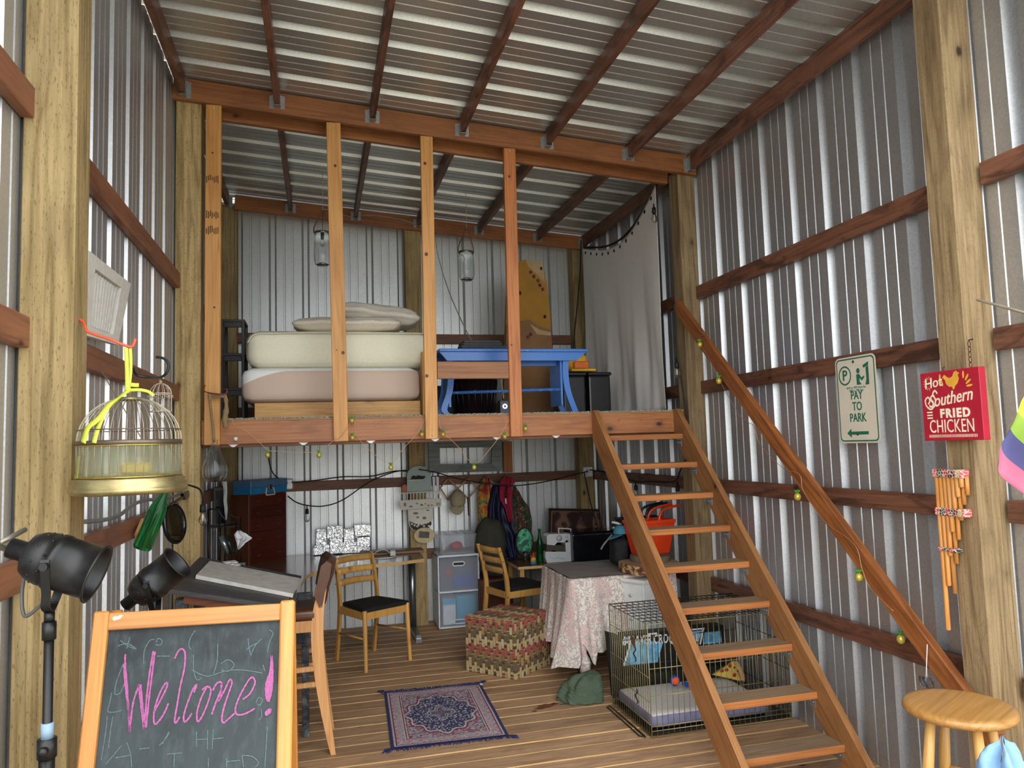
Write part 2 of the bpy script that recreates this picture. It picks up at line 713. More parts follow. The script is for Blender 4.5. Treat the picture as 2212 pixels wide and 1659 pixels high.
# ---------------------------------------------------------------- loft
LZ = 1.875
loft = thing('loft_platform', 'orange-brown wooden loft platform with a grey carpet edge, under the bed', 'loft', (.93, 6.1, 1.7))
xb0, xb1 = -.695, 2.545
board('rim_beam', (xb0, 4.92, 1.795), (xb1, 4.92, 1.795), .142, .038, W_HEAD, parent=loft)
board('rim_beam', (xb0, 4.97, 1.775), (xb1, 4.97, 1.775), .142, .038, W_GIRT2, parent=loft)
for i in range(8):
    x = xb0+.05+i*(xb1-xb0-.1)/7
    board('joist', (x, 4.99, 1.79), (x, YB-.06, 1.79), .14, .038, W_GIRT2, parent=loft)
board('ledger', (xb0, YB-.07, 1.79), (xb1, YB-.07, 1.79), .14, .038, W_GIRT2, parent=loft)
mb = MB()
for i in range(3):
    mb.box((xb0+i*1.08, 5.045, 1.862), (xb0+(i+1)*1.08-.004 if i < 2 else 2.545, YB-.05, 1.874))
mb.box((xb0, 4.905, 1.866), (xb1, 5.04, 1.874))
mb.build('subfloor', wood('loft_plywood', '#9a7446', '#7c5a34', 'X'), loft)
n = NT('grey_carpet')
co = n.coord()
g = n.noise(co, 160, 3, .7)
n.bump(g, .8, .01)
M_CARPET = n.out(Base_Color=n.ramp(g, [(.35, srgb('#5b584e')), (.5, srgb('#99968a')), (.65, srgb('#cfccc0'))]), Roughness=.95)
mb = MB()
random.seed(3)
N = 400
vs, fs = [], []
for i in range(N+1):
    x = xb0+.10+(xb1-xb0-.10)*i/N
    e = random.uniform(-.006, .006)
    h = random.uniform(-.002, .003)
    z0 = 1.875
    yo = 4.912+e
    vs += [(x, yo, z0), (x, yo-.002, z0+.009+h), (x, 5.3, z0+.010), (x, YB-.06, z0+.010)]
for i in range(N):
    for j in range(3):
        a = i*4+j
        fs.append((a, a+4, a+5, a+1))
mb.add(vs, fs)
mb.build('carpet', M_CARPET, loft)
mb = MB()
for i in range(6):
    x = xb0+.15+i*.42
    mb.prism([(x, 4.9395, 1.724), (x+.06, 4.9395, 1.724), (x+.035, 4.9395, 1.706), (x+.02, 4.9395, 1.708)], (0, .05, 0))
mb.build('joist_clip', plain('white_zinc_clip', '#e6e8e6', .4, .3), loft)

# studs
W_STUD4 = wood('reddish_stud_wood', '#c47c42', '#9e5a2c', 'X', knots=.2, rough=.5, grain=.9, knotcol='#5a2c16')
M_KNOT = wood('dark_red_knot', '#6a2e18', '#3c180c', 'X', 0, .5, grain=3)
def stud(pt, pb, wd, label, mat=None):
    top = V((pt, 4.876, 0))
    yy = 4.881
    a = V((pb, yy, 1.722))
    b = V((pt, 4.881, zt(pt, 4.88, .146)))
    t = thing('stud', label, 'stud', a)
    # lower part in front of rim, upper behind header face
    board('plank', a, b, wd, .038, mat or W_STUD, up=(1, 0, 0), parent=t)
    s = MB()
    for z in (1.745, 1.782):
        M = Matrix.Translation((pb+.002, yy-.020, z)) @ Matrix.Rotation(PI/2, 4, 'X')
        s.lathe([(0, .002), (.004, .0015), (.005, 0)], n=8, M=M)
    M = Matrix.Translation((pt+.002, 4.861, b.z-.02)) @ Matrix.Rotation(PI/2, 4, 'X')
    s.lathe([(0, .002), (.004, .0015), (.005, 0)], n=8, M=M)
    s.build('screw', M_SCREW, t)


stud(-.623, -.629, .092, 'pale stud with black stamp marks, leftmost under the header, beside the olive post')
stud(.110, .136, .091, 'pale stud with a knot in front of the middle of the bed')
stud(.720, .712, .083, 'pale stud with round dark knots at the right end of the bed')
stud(1.295, 1.285, .084, 'reddish pale stud in front of the blue bench', W_STUD4)
board('guard_board', P(944, 800, 'y', 4.885), P(1098, 800, 'y', 4.885), .114, .034, wood('brown_guard_board_wood', '#a87650', '#86583a', 'X', .1), label='short brown board nailed between the two right studs across the blue bench', cat='board')
# stamp marks on first stud
M_INK = plain('black_ink', '#5a4228', .8)
STN = [o for o in bpy.data.objects if o.name.startswith('stud')]
STN.sort(key=lambda o: o.name)
for si, u, v, r_ in ((1, 741, 762, .0105), (1, 724, 358, .009), (1, 727, 756, .004), (2, 918, 353, .010), (2, 921, 549, .0115), (2, 922, 812, .0105), (3, 1100, 381, .008), (3, 1105, 745, .006), (0, 459, 330, .006), (0, 463, 664, .006)):
    c_ = P(u, v, 'y', 4.861)
    kb = MB()
    kb.prism([c_+V((r_*math.cos(q), 0, r_*1.1*math.sin(q))) for q in [2*PI*i/18 for i in range(18)]], (0, -.0006, 0))
    kb.build('knot', M_KNOT, STN[si])
mb = MB()
for z in (3.03, 3.13, 3.36):
    for k in range(7):
        mb.box((-.665+k*.011, 4.8605, z+random.uniform(-.01, .01)), (-.659+k*.011, 4.8615, z+.05+random.uniform(-.02, .0)))
mb.build('ink_stamp', M_INK, bpy.data.objects['stud'])['kind'] = 'stuff'

# ---------------------------------------------------------------- stairs
st = thing('stairs', 'open wooden stairs of weathered planks leading up to the loft', 'stairs', (2.16, 3.2, 0))
SL = .1925/.19
for x in (1.855, 2.475):
    # stringer: board from deck to the loft rim
    z_top, z_bot = 1.80, -.0
    a = V((x, 4.90, 1.80))
    b = V((x, 4.90-(1.80)/1.0128, 0.0))
    d = (a-b).normalized()
    mb = MB()
    M = frame(b, a, (0, 0, 1))
    # outline in y,z with plumb/level cuts
    h = .19
    y0, z0 = 3.0, 0
    def ln(yv, off):
        return 1.885+(yv-4.86)*1.0128+off
    poly = [(x-.019, 4.90, 1.888), (x-.019, 4.90, ln(4.90, -.235)), (x-.019, 4.86+(0-1.885+.235)/1.0128, 0), (x-.019, 4.86+(0-1.885-.02)/1.0128, 0), (x-.019, 4.86, 1.888)]
    L = frame(poly[3], poly[4], (0, 0, 1))
    mb.prism([V(p) for p in poly], (.038, 0, 0))
    Mi = L.inverted()
    mb.v = [Mi @ p for p in mb.v]
    o = mb.build('stringer', W_STAIR, None, origin=(0, 0, 0))
    o.parent = st
    Ml = WM[st.name].inverted() @ L
    o.location = Ml.to_translation()
    o.rotation_euler = Ml.to_euler()
M_TTOP = wood('worn_grey_tread_top', '#927b60', '#6e5a44', 'X', .1, .75)
M_TFR = wood('orange_tread_front', '#b8763e', '#925224', 'X', .05, .6)
for i in range(9):
    z = 1.71-.1925*i
    yf = 4.77-.190*i
    mb = MB()
    mb.box((1.874, yf, z-.036), (2.456, yf+.145, z), .003)
    # top faces weathered grey
    for k, f in enumerate(mb.f):
        c = sum((mb.v[j] for j in f), V())/len(f)
        mb.m[k] = 1 if c.z > z-.001 else 0
    L = Matrix.Translation((1.874, yf, z))
    Mi = L.inverted()
    mb.v = [Mi @ p for p in mb.v]
    o = mb.build('tread', [M_TFR, M_TTOP], None, origin=(0, 0, 0))
    o.parent = st
    o.location = V((1.874, yf, z))-V((2.16, 3.2, 0))
    bk = MB()
    bk.box((2.453, yf+.02, z-.085), (2.456, yf+.10, z-.037))
    bk.box((2.416, yf+.02, z-.040), (2.456, yf+.10, z-.037))
    for q in range(3):
        bk.ball((2.452, yf+.035+q*.022, z-.06), .004, 6)
    bk.build('bracket', M_ZINC, st)['kind'] = 'stuff'
    MB().box((1.874, yf+.02, z-.085), (1.877, yf+.10, z-.037)).build('bracket', M_ZINC, st)

# diagonal hand rail
board('handrail', P(1463, 660, 'x', 2.53), P(2150, 1599, 'x', 2.53), .092, .04, wood('handrail_wood', '#b06c38', '#6e3d20', 'X', .1, .45, dark='#5a3018', darkamt=.3, grain=.8), up=(0, 0, 1),
      label='long diagonal wooden handrail from the loft post down to the stool', cat='handrail')

# ================================================================ foreground things
def PL(u, v, o, n_):
    """point seen at pixel on plane through o with normal n_"""
    d = ray(u, v)
    o, n_ = V(o), V(n_)
    return CAM + d*((o-CAM).dot(n_)/d.dot(n_))


def stroke(mb, pts2d, to3, nrm, wd, lift=.001, k=6, mi=None):
    """flat ribbon along a smoothed 2-D polyline mapped by to3 onto a surface"""
    pts = catmull([to3(*p)+V(nrm)*lift for p in pts2d], k)
    vs, fs = [], []
    for i, p in enumerate(pts):
        t = (pts[min(i+1, len(pts)-1)]-pts[max(i-1, 0)])
        if t.length < 1e-9:
            t = V((0, 0, 1))
        s_ = t.normalized().cross(V(nrm)).normalized()*wd*(.5+.12*math.sin(i*2.3))
        vs += [p-s_, p+s_]
    for i in range(len(pts)-1):
        fs.append((2*i, 2*i+1, 2*i+3, 2*i+2))
    mb.add(vs, fs, mi, False)


# ---------------- chalkboard easel
W_PINE = wood('varnished_pine_frame', '#c08440', '#a4662a', 'X', .05, .35, grain=.8)
A0 = P(205, 1322, 'y', 2.13)
B0 = P(637, 1296, 'y', 2.10)
# lean: foot nearer camera
lean = math.tan(math.radians(16))
bx = (B0-A0)
bx.z = 0
bx.normalize()
bn = V((bx.y, -bx.x, 0))
dn = (V((0, 0, -1))+bn*lean).normalized()
nrm = bx.cross(-dn).normalized()
if nrm.y > 0:
    nrm = -nrm
WB = (V((B0.x, B0.y, 0))-V((A0.x, A0.y, 0))).length
HB = (A0.z-.004)/(-dn.z)
ez = thing('chalkboard_easel', 'pine framed folding chalkboard with Welcome! in pink chalk', 'chalkboard', (A0+B0)/2+dn*HB)
up = -dn
tz = (A0+B0)/2
TA = V((A0.x, A0.y, 1.284))
TB = V((B0.x, B0.y, 1.284))
TB.z = B0.z
TA.z = A0.z
st_w = .036
for s0, sg in ((TA, 1), (TB, -1)):
    c = s0+bx*sg*st_w/2
    board('stile', c+dn*HB, c, st_w, .024, W_PINE, up=bx, parent=ez, bev=.004)
c = (TA+TB)/2
ra = TA+bx*st_w
rb = TB-bx*st_w
board('rail', ra+dn*.026, rb+dn*.028, .042, .020, W_PINE, up=up, parent=ez, bev=.002)
board('rail', ra+dn*.93, rb+dn*.93, .042, .020, W_PINE, up=up, parent=ez, bev=.002)
n = NT('slate_chalkboard')
co = n.coord(rnd=False)
g = n.noise(co, 5, 5, .6, .8)
g2 = n.noise(n.scale(co, (60, 60, 9)), 1, 4, .6)
cc = n.mix(n.ramp(g, [(.35, 0.), (.75, .8)]), srgb('#1f2528'), srgb('#3a4346'))
cc = n.mix(n.math('MULTIPLY', n.ramp(g2, [(.5, 0.), (.75, 1.)]), .3), cc, srgb('#566162'))
M_SLATE = n.out(Base_Color=cc, Roughness=.75)
mb = MB()
q = [ra+dn*.045, rb+dn*.047, rb+dn*.91, ra+dn*.91]
mb.prism([p-nrm*.004 for p in q], -nrm*.006)
mb.build('slate', M_SLATE, ez)
# rear folding frame
back = -bn
for s0, sg in ((TA, 1), (TB, -1)):
    c = s0+bx*sg*.018+V((0, .02, -.01))
    f_ = c+V((0, .36, 0))+V((0, 0, -(c.z-.012)))
    board('rear_leg', f_, c, .036, .022, W_PINE, up=bx, parent=ez, bev=.003)
mb = MB()
mb.tube([TA+bx*.036+V((0, .012, -.012)), TA+bx*.060+V((0, .012, -.012))], .011, 10)
mb.build('hinge_peg', W_PINE, ez)
M_CHALKP = plain('pink_chalk', '#9a5484', .95, var=.25, sc=300)
M_CHALKW = plain('faint_white_chalk', '#58686a', .95, var=.2, sc=300)
bo = ra+dn*.3


def bpt(x, y):
    return PL(160+x/3.687, 1260+y/3.687, bo-nrm*.0035, nrm)


letters = [
    [(410, 565), (408, 640), (425, 850), (443, 1190)], [(398, 640), (408, 800), (432, 1000), (443, 1190)],
    [(443, 1190), (470, 960), (520, 805)], [(530, 805), (545, 960), (560, 1160)], [(515, 810), (535, 980), (556, 1150)],
    [(560, 1160), (580, 900), (605, 700), (632, 540)], [(574, 1150), (600, 900), (625, 700), (645, 545)],
    [(640, 1020), (700, 910), (742, 820), (735, 792), (695, 850), (650, 970), (635, 1060), (645, 1122), (690, 1080), (730, 1010), (752, 955)],
    [(803, 600), (828, 545), (860, 522), (885, 560), (878, 680), (845, 830), (825, 950), (803, 1080), (812, 1112), (842, 1062)],
    [(955, 870), (978, 805), (945, 850), (905, 950), (875, 1050), (880, 1103), (910, 1080), (938, 1035)],
    [(1055, 830), (1010, 920), (980, 1030), (985, 1100), (1020, 1060), (1070, 940), (1090, 850), (1060, 822), (1020, 850)],
    [(1097, 1045), (1130, 950), (1172, 840), (1172, 788), (1135, 800), (1105, 855)],
    [(1175, 800), (1165, 900), (1150, 940), (1200, 850), (1240, 768), (1258, 790), (1240, 850), (1200, 970), (1178, 1070), (1190, 1110), (1230, 1080), (1285, 1030)],
    [(1345, 925), (1400, 880), (1440, 800), (1430, 755), (1400, 760), (1350, 840), (1310, 920), (1285, 1000), (1300, 1045), (1360, 1040), (1440, 997)],
    [(1572, 575), (1562, 700), (1530, 800), (1530, 900), (1545, 940)], [(1575, 575), (1582, 700), (1575, 850), (1550, 945)],
]
mb = MB()
for L in letters:
    stroke(mb, L, bpt, nrm, .0042)
mb.add([bpt(*p)+nrm*.0012 for p in [(1568, 580), (1578, 640), (1584, 780), (1572, 890), (1548, 945), (1526, 900), (1532, 800), (1556, 700)]], [tuple(range(8))])
mb.add([bpt(*p)+nrm*.0012 for p in [(1550, 995), (1575, 1000), (1570, 1030), (1535, 1058), (1520, 1050), (1520, 1025)]], [tuple(range(6))])
o = mb.build('welcome_lettering', M_CHALKP, ez)
o['kind'] = 'stuff'
ghost = [[(420, 520), (445, 430)], [(370, 455), (430, 500), (495, 525)], [(350, 500), (420, 480), (490, 515)], [(555, 640), (560, 540), (600, 460), (640, 445)],
         [(650, 490), (690, 490), (700, 455), (670, 440), (655, 470)], [(965, 375), (925, 440), (915, 500), (935, 530)], [(1145, 485), (1140, 620), (1110, 720)],
         [(1385, 440), (1395, 520), (1408, 575)], [(1408, 575), (1440, 500), (1495, 442)], [(1372, 530), (1410, 500), (1470, 470)], [(1555, 370), (1585, 400), (1560, 460), (1540, 550)],
         [(300, 870), (285, 950), (270, 1020), (330, 1025), (380, 1010)], [(390, 650), (340, 780), (325, 880), (370, 870), (400, 800)], [(660, 580), (760, 580)],
         [(950, 570), (955, 700), (980, 770), (1020, 750)], [(1170, 640), (1230, 610), (1275, 650), (1230, 700), (1175, 690)], [(265, 1060), (250, 1200), (215, 1410)],
         [(310, 1060), (290, 1180), (275, 1310)], [(755, 1180), (705, 1280)], [(1110, 1160), (1100, 1320)], [(1110, 1240), (1190, 1230)], [(975, 1180), (975, 1300)], [(1065, 1170), (1062, 1320)], [(975, 1245), (1065, 1240)],
         [(1540, 1140), (1530, 1300), (1520, 1465)], [(800, 1350), (795, 1465)], [(740, 1360), (860, 1350)], [(1340, 1370), (1350, 1465)], [(1340, 1370), (1420, 1380), (1470, 1430), (1440, 1465)],
         [(1070, 1390), (1070, 1465)], [(1215, 1395), (1215, 1465)], [(1215, 1420), (1320, 1410)], [(255, 1440), (330, 1350), (380, 1290)], [(420, 1265), (450, 1360), (460, 1465)], [(330, 1390), (440, 1370)],
         [(520, 1320), (600, 1310)], [(1470, 1090), (1495, 1060), (1490, 1000)], [(1450, 950), (1470, 910), (1500, 930), (1480, 970), (1455, 960)], [(680, 1290), (720, 1250), (760, 1190)],
         [(1505, 650), (1520, 700)], [(940, 690), (1060, 740), (1200, 700), (1330, 690), (1500, 715)]]
mb = MB()
for L in ghost:
    stroke(mb, L, bpt, nrm, .0020, .0006)
o = mb.build('old_chalk_marks', M_CHALKW, ez)
o['kind'] = 'stuff'
mb = MB()
mb.add([PL(*p, ra+nrm*.011, nrm) for p in [(242, 1336), (246, 1331), (256, 1331), (258, 1328), (266, 1329), (259, 1337), (246, 1341)]], [tuple(range(7))])
mb.build('chipped_paint', plain('bare_chip', '#f3dcae', .8), ez)


# ---------------- studio spot lamps
M_BLK = plain('satin_black_metal', '#161515', .38, .3, var=.2, sc=8)
M_BLK2 = plain('scuffed_black_metal', '#0f0f11', .36, .3, var=.2, sc=60)
M_DKIN = plain('dark_lamp_inside', '#1b2026', .3, .5)


def spotlight(name, label, C0, C1, R_, mat, pole_to, yoke=True, cable=None, tape=True):
    C0, C1 = V(C0), V(C1)
    ax = (C1-C0).normalized()
    L = (C1-C0).length
    t = thing(name, label, 'lamp', (pole_to.x, pole_to.y, 0))
    z = ax
    x = V((0, 0, 1)).cross(z).normalized()
    y_ = z.cross(x)
    M = Matrix.Translation(C0) @ Matrix((x, y_, z)).transposed().to_4x4()
    r = R_
    mb = MB()
    prof = [(r*.22, 0), (r*.36, .0), (r*.36, L*.16), (r*.42, L*.17), (r*.42, L*.18), (r*.72, L*.22), (r*.88, L*.31), (r*.95, L*.42), (r*.95, L*.50), (r*1.0, L*.505), (r*1.0, L*.58), (r*.96, L*.585), (r*.96, L*.97), (r*1.06, L*.975), (r*1.08, L*1.0), (r*1.0, L*1.0), (r*.93, L*.97), (r*.93, L*.5), (r*.3, L*.35)]
    mb.lathe(prof, n=40, M=M)
    for k in range(10):
        a = 2*PI*k/10
        mb.ball(M @ V((math.cos(a)*r*.90, math.sin(a)*r*.90, L*.36)), r*.05, 6, mi=1)
        mb.ball(M @ V((math.cos(a+.3)*r*.95, math.sin(a+.3)*r*.95, L*.46)), r*.05, 6, mi=1)
    mb.build('lamp_head', [mat, M_DKIN], t)
    mb = MB()
    mb.lathe([(0, L*.42), (r*.55, L*.46), (r*.62, L*.56), (r*.4, L*.64), (0, L*.66)], n=20, M=M)
    mb.build('bulb', plain('grey_bulb_glass', '#8c8f90', .2), t)
    # yoke: U strap in the vertical plane across the head
    piv = C0+ax*L*.54
    side = x
    low = V((pole_to.x, pole_to.y, pole_to.z))
    mb = MB()
    pts = []
    for s_ in (-1, 1):
        top = piv+side*s_*(r*1.10)
        kn = top+(low-top)*.55+side*s_*r*.12
        strap = catmull([top+V((0, 0, .012)), top, kn, low+side*s_*r*.35+V((0, 0, .012)), low], 6)
        fw = side.cross(V((0, 0, 1))).normalized()
        vs, fs = [], []
        for i, p in enumerate(strap):
            tt = (strap[min(i+1, len(strap)-1)]-strap[max(0, i-1)]).normalized()
            nn = tt.cross(fw).normalized()*.0015
            wv = fw*r*.15
            vs += [p-wv-nn, p+wv-nn, p+wv+nn, p-wv+nn]
        for i in range(len(strap)-1):
            for j in range(4):
                fs.append((4*i+j, 4*i+(j+1) % 4, 4*i+4+(j+1) % 4, 4*i+4+j))
        fs += [(0, 1, 2, 3), tuple(len(vs)-4+j for j in range(4))]
        mb.add(vs, fs)
        mb.tube([top-side*s_*.006, top+side*s_*.008], r*.14, 12, smooth=False)
    mb.build('yoke', mat, t)
    # pole
    mb = MB()
    zt_ = pole_to.z
    mb.tube([(low.x, low.y, zt_), (low.x, low.y, zt_-.018)], .009, 14)
    mb.tube([(low.x, low.y, zt_-.018), (low.x, low.y, zt_-.05)], .012, 14)
    mb.tube([(low.x, low.y, zt_-.05), (low.x, low.y, .62)], .0085, 14)
    mb.tube([(low.x, low.y, zt_-.235), (low.x, low.y, .1)], .0135, 14)
    mb.tube([(low.x, low.y, zt_-.228), (low.x, low.y, zt_-.262)], .0165, 14)
    mb.tube([(low.x, low.y-.012, zt_-.245), (low.x, low.y-.028, zt_-.245)], .008, 12)
    mb.build('pole', mat, t)
    if tape:
        MB().tube([(low.x, low.y, zt_-.200), (low.x, low.y, zt_-.228)], .0105, 14).build('tape', plain('pale_blue_tape', '#7c93a6', .6), t)
    for k in range(3):
        a = 2*PI*k/3+.9
        mb = MB()
        mb.tube([(low.x, low.y, .45), (low.x+math.cos(a)*.30, low.y+math.sin(a)*.30, .010)], .008, 8)
        mb.build('leg', mat, t)
    if cable:
        MB().tube(catmull(cable, 6), .0035, 8).build('cable', plain('grey_cable', '#4a4a48', .5), t)
    return t


cA = P(22, 1183, 'y', 1.606)
cB = P(211, 1240, 'y', 1.596)
pole = P(107, 1322, 'y', 1.60)
spotlight('spotlight', 'big black can spotlight on a stand in front of the yellow-tan post', cA, cB, .052, M_BLK, pole,
          cable=[P(52, 1245, 'y', 1.64), P(47, 1290, 'y', 1.64), P(54, 1331, 'y', 1.63), P(85, 1310, 'y', 1.62), P(97, 1300, 'y', 1.61)])
rd = MB()
rd.tube([P(2, 1172, 'y', 1.62), P(54, 1144, 'y', 1.70)], .005, 10)
rd.tube([P(-12, 1180, 'y', 1.62), P(15, 1185, 'y', 1.66)], .006, 10)
rd.build('rear_arm', plain('grey_steel_rod', '#8a8578', .4, .7), bpy.data.objects['spotlight'])
cA = P(270, 1308, 'y', 2.20)
cB = P(385, 1215, 'y', 2.18)
spotlight('spotlight', 'smaller black can spotlight tilted upward behind the chalkboard', cA, cB, .046, M_BLK2, P(336, 1335, 'y', 2.185), tape=False)

# ---------------- birdcage
M_BRASS = plain('aged_brass', '#a89a6c', .35, .8, var=.25, sc=25)
M_DKBR = plain('dark_bronze_band', '#6b5f50', .4, .6, var=.15, sc=30)
M_WIRE = plain('pale_cage_wire', '#b9b09c', .4, .7)
n = NT('yellowed_clear_plastic')
M_ACR = n.out(Base_Color=(.86, .88, .62, 1), Roughness=.12, Transmission_Weight=.9, IOR=1.15, Alpha=.45)
cc_ = P(278, 1060, 'y', 2.46)
cx, cy, cz = -.547, 2.46, 1.560
Rc = .150
bc = thing('birdcage', 'large domed brass birdcage with a clear yellowish band, tied up with neon ribbon', 'birdcage', (cx, cy, cz))
mb = MB()
mb.lathe([(.0, .0), (Rc*.99, 0), (Rc*1.06, .008), (Rc*1.06, .018), (Rc*1.02, .022), (Rc*1.05, .030), (Rc*1.0, .036), (Rc*1.02, .044), (Rc*.94, .050), (Rc*.94, .044), (0, .03)], (cx, cy, cz), 56)
mb.build('base_tray', M_BRASS, bc)
mb = MB()
mb.lathe([(Rc*.94, .045), (Rc*.93, .145), (Rc*.92, .145), (Rc*.925, .045)], (cx, cy, cz), 56)
mb.build('clear_band', M_ACR, bc)
mb = MB()
mb.lathe([(Rc*.95, .143), (Rc*.955, .143), (Rc*.955, .157), (Rc*.92, .157), (Rc*.92, .143), (Rc*.95, .143)], (cx, cy, cz), 56)
mb.build('band', M_DKBR, bc)
mb = MB()
mb.tube([(cx+Rc*.93*math.cos(a), cy+Rc*.93*math.sin(a), cz+.188) for a in [2*PI*i/56 for i in range(56)]], .0016, 6, closed=True)
mb.tube([(cx+Rc*.958*math.cos(a), cy+Rc*.958*math.sin(a), cz+.142) for a in [2*PI*i/56 for i in range(56)]], .0016, 6, closed=True, mi=1)
mb.tube([(cx+Rc*.95*math.cos(a), cy+Rc*.95*math.sin(a), cz+.051) for a in [2*PI*i/56 for i in range(56)]], .0018, 6, closed=True, mi=1)
mb.build('ring', [M_DKBR, plain('bright_brass_wire', '#d9b860', .25, .9)], bc)['kind'] = 'stuff'
NW = 40
dome = []
for i in range(9):
    th = i/8*PI/2
    dome.append((Rc*.94*math.cos(th)**.9 if i < 8 else .012, .150+.135*math.sin(th)))
for k in range(NW):
    a = 2*PI*k/NW
    mb = MB()
    pts = [(Rc*.935, .05)]+dome
    mb.tube([(cx+r_*math.cos(a), cy+r_*math.sin(a), cz+z_) for r_, z_ in pts], .0009, 5)
    mb.build('cage_wire', M_WIRE, bc)
mb = MB()
mb.lathe([(0, .288), (.028, .286), (.034, .280), (.030, .276), (.022, .279), (0, .28)], (cx, cy, cz), 24)
mb.build('crown', M_BRASS, bc)
mb = MB()
mb.box((cx-.02, cy-.03, cz+.055), (cx+.06, cy+.0, cz+.085), .006)
mb.build('feeder_cup', plain('amber_plastic', '#b59b45', .3, 0, Alpha=.8), bc)
# ribbon
M_RIB = plain('neon_yellow_green_ribbon', '#d3e34a', .4, 0, var=.12, sc=40)
mb = MB()


def ribbon(pts, wd, face=(0, -1, 0), k=8):
    ps = catmull(pts, k)
    vs, fs = [], []
    for i, p in enumerate(ps):
        t = (ps[min(i+1, len(ps)-1)]-ps[max(i-1, 0)]).normalized()
        s_ = t.cross(V(face))
        if s_.length < .05:
            s_ = V((1, 0, 0))
        s_ = s_.normalized()*wd/2
        th = V(face)*.0006
        vs += [p-s_, p+s_, p+s_+th, p-s_+th]
    for i in range(len(ps)-1):
        for j in range(4):
            fs.append((4*i+j, 4*i+(j+1) % 4, 4*i+4+(j+1) % 4, 4*i+4+j))
    fs += [(0, 1, 2, 3), tuple(len(vs)-4+j for j in range(4))]
    mb.add(vs, fs, None, True)


yk = cy
ribbon([P(272, 752, 'y', yk-.004), P(274, 790, 'y', yk-.004), P(275, 845, 'y', yk-.004)], .011)
ribbon([P(281, 750, 'y', yk+.004), P(282, 800, 'y', yk+.004), P(277, 845, 'y', yk+.004)], .010)
ribbon([P(277, 843, 'y', yk-.010), P(262, 855, 'y', yk-.04), P(238, 872, 'y', yk-.10), P(212, 905, 'y', yk-.125), P(190, 925, 'y', yk-.12), P(180, 957, 'y', yk-.11)], .016, (-.3, -.9, .3))
ribbon([P(262, 855, 'y', yk-.04), P(230, 885, 'y', yk-.11), P(212, 925, 'y', yk-.125), P(203, 957, 'y', yk-.13)], .014, (-.3, -.9, .3))
ribbon([P(278, 843, 'y', yk-.012), P(300, 842, 'y', yk-.02), P(320, 846, 'y', yk-.02), P(332, 855, 'y', yk-.02)], .009)
ribbon([P(283, 831, 'y', yk), P(292, 832, 'y', yk), P(300, 832, 'y', yk)], .012)
ribbon([P(171, 985, 'y', yk-.02), P(166, 1020, 'y', yk-.02), P(163, 1045, 'y', yk-.03)], .008)
mb.ball(P(277, 843, 'y', yk), .010, 8)
tag(mb.build('ribbon', M_RIB), 'neon yellow-green ribbon holding the birdcage on the orange hook', 'ribbon')

# hooks
M_ORG = plain('orange_hook_coating', '#e2593a', .35)
mb = MB()
mb.tube(catmull([P(172, 690, 'x', -.704), P(181, 697, 'y', 2.50), P(186, 712, 'y', 2.48), P(195, 719, 'y', 2.47), P(240, 734, 'y', cy), P(272, 747, 'y', cy), P(286, 748, 'y', cy), P(293, 732, 'y', cy)], 5), .0042, 10)
tag(mb.build('utility_hook', M_ORG), 'orange coated hook screwed into the side of the yellow-tan post', 'hook')
M_DKC = plain('dark_green_black_coating', '#2b3535', .4)
mb = MB()
mb.tube(catmull([P(288, 796, 'x', -.815), P(292, 806, 'x', -.80), P(300, 812, 'x', -.78), P(325, 815, 'x', -.74), P(347, 815, 'y', 3.85), P(360, 805, 'y', 3.85), P(364, 788, 'y', 3.85), P(355, 775, 'y', 3.85), P(337, 771, 'y', 3.85)], 5), .0065, 10)
tag(mb.build('utility_hook', M_DKC), 'dark coated hook on the left wall rail carrying the tiny white cage', 'hook')
# tiny cage
M_CRM = plain('cream_enamel', '#d9d2bf', .45)
sc_ = P(347, 855, 'y', 3.85)
t = thing('miniature_birdcage', 'tiny cream wire birdcage ornament hanging from the dark hook', 'ornament', (sc_.x, sc_.y, sc_.z-.07))
r_ = .048
z0 = sc_.z-.075
mb = MB()
for zz in (0, .085):
    mb.tube([(sc_.x+r_*math.cos(a), sc_.y+r_*math.sin(a), z0+zz) for a in [2*PI*i/20 for i in range(20)]], .0022, 6, closed=True)
mb.lathe([(0, -.002), (r_, -.002), (r_, .002), (0, .002)], (sc_.x, sc_.y, z0), 20)
for k in range(12):
    a = 2*PI*k/12
    mb.tube([(sc_.x+q*math.cos(a), sc_.y+q*math.sin(a), z0+h) for q, h in ((r_, 0), (r_, .085), (r_*.92, .105), (r_*.65, .122), (r_*.3, .132), (.003, .135))], .0016, 5)
    mb.tube([(sc_.x+(r_+.001)*math.cos(a+.26)+.006*math.cos(b_), sc_.y+(r_)*math.sin(a+.26), z0+.072+.006*math.sin(b_)) for b_ in [2*PI*i/8 for i in range(8)]], .001, 4, closed=True)
mb.build('wire_body', M_CRM, t)['kind'] = 'stuff'
mb = MB()
mb.tube([(sc_.x, sc_.y, z0+.135), P(345, 818, 'y', 3.85)], .0016, 5)
mb.tube([(sc_.x+.005*math.cos(a), sc_.y, z0+.142+.005*math.sin(a)) for a in [2*PI*i/10 for i in range(10)]], .0014, 5, closed=True)
mb.build('hanger', M_CRM, t)

# ---------------- signs on the right wall
def MX(o):
    """text plane on a face turned towards -X: x runs to -Y, y up"""
    return Matrix.Translation(o) @ Matrix(((0, 0, -1), (-1, 0, 0), (0, 1, 0))).to_4x4()


M_SGW = plain('off_white_sign_face', '#d8cfbe', .5, 0, var=.06, sc=9)
M_SGG = plain('dark_green_sign_print', '#1f6a50', .5)
X0 = 2.672
yc, zc_ = 3.268, 1.847
ps = thing('parking_sign', 'white metal PAY TO PARK sign with green print on the right wall rail', 'sign', (X0, yc, 1.625))


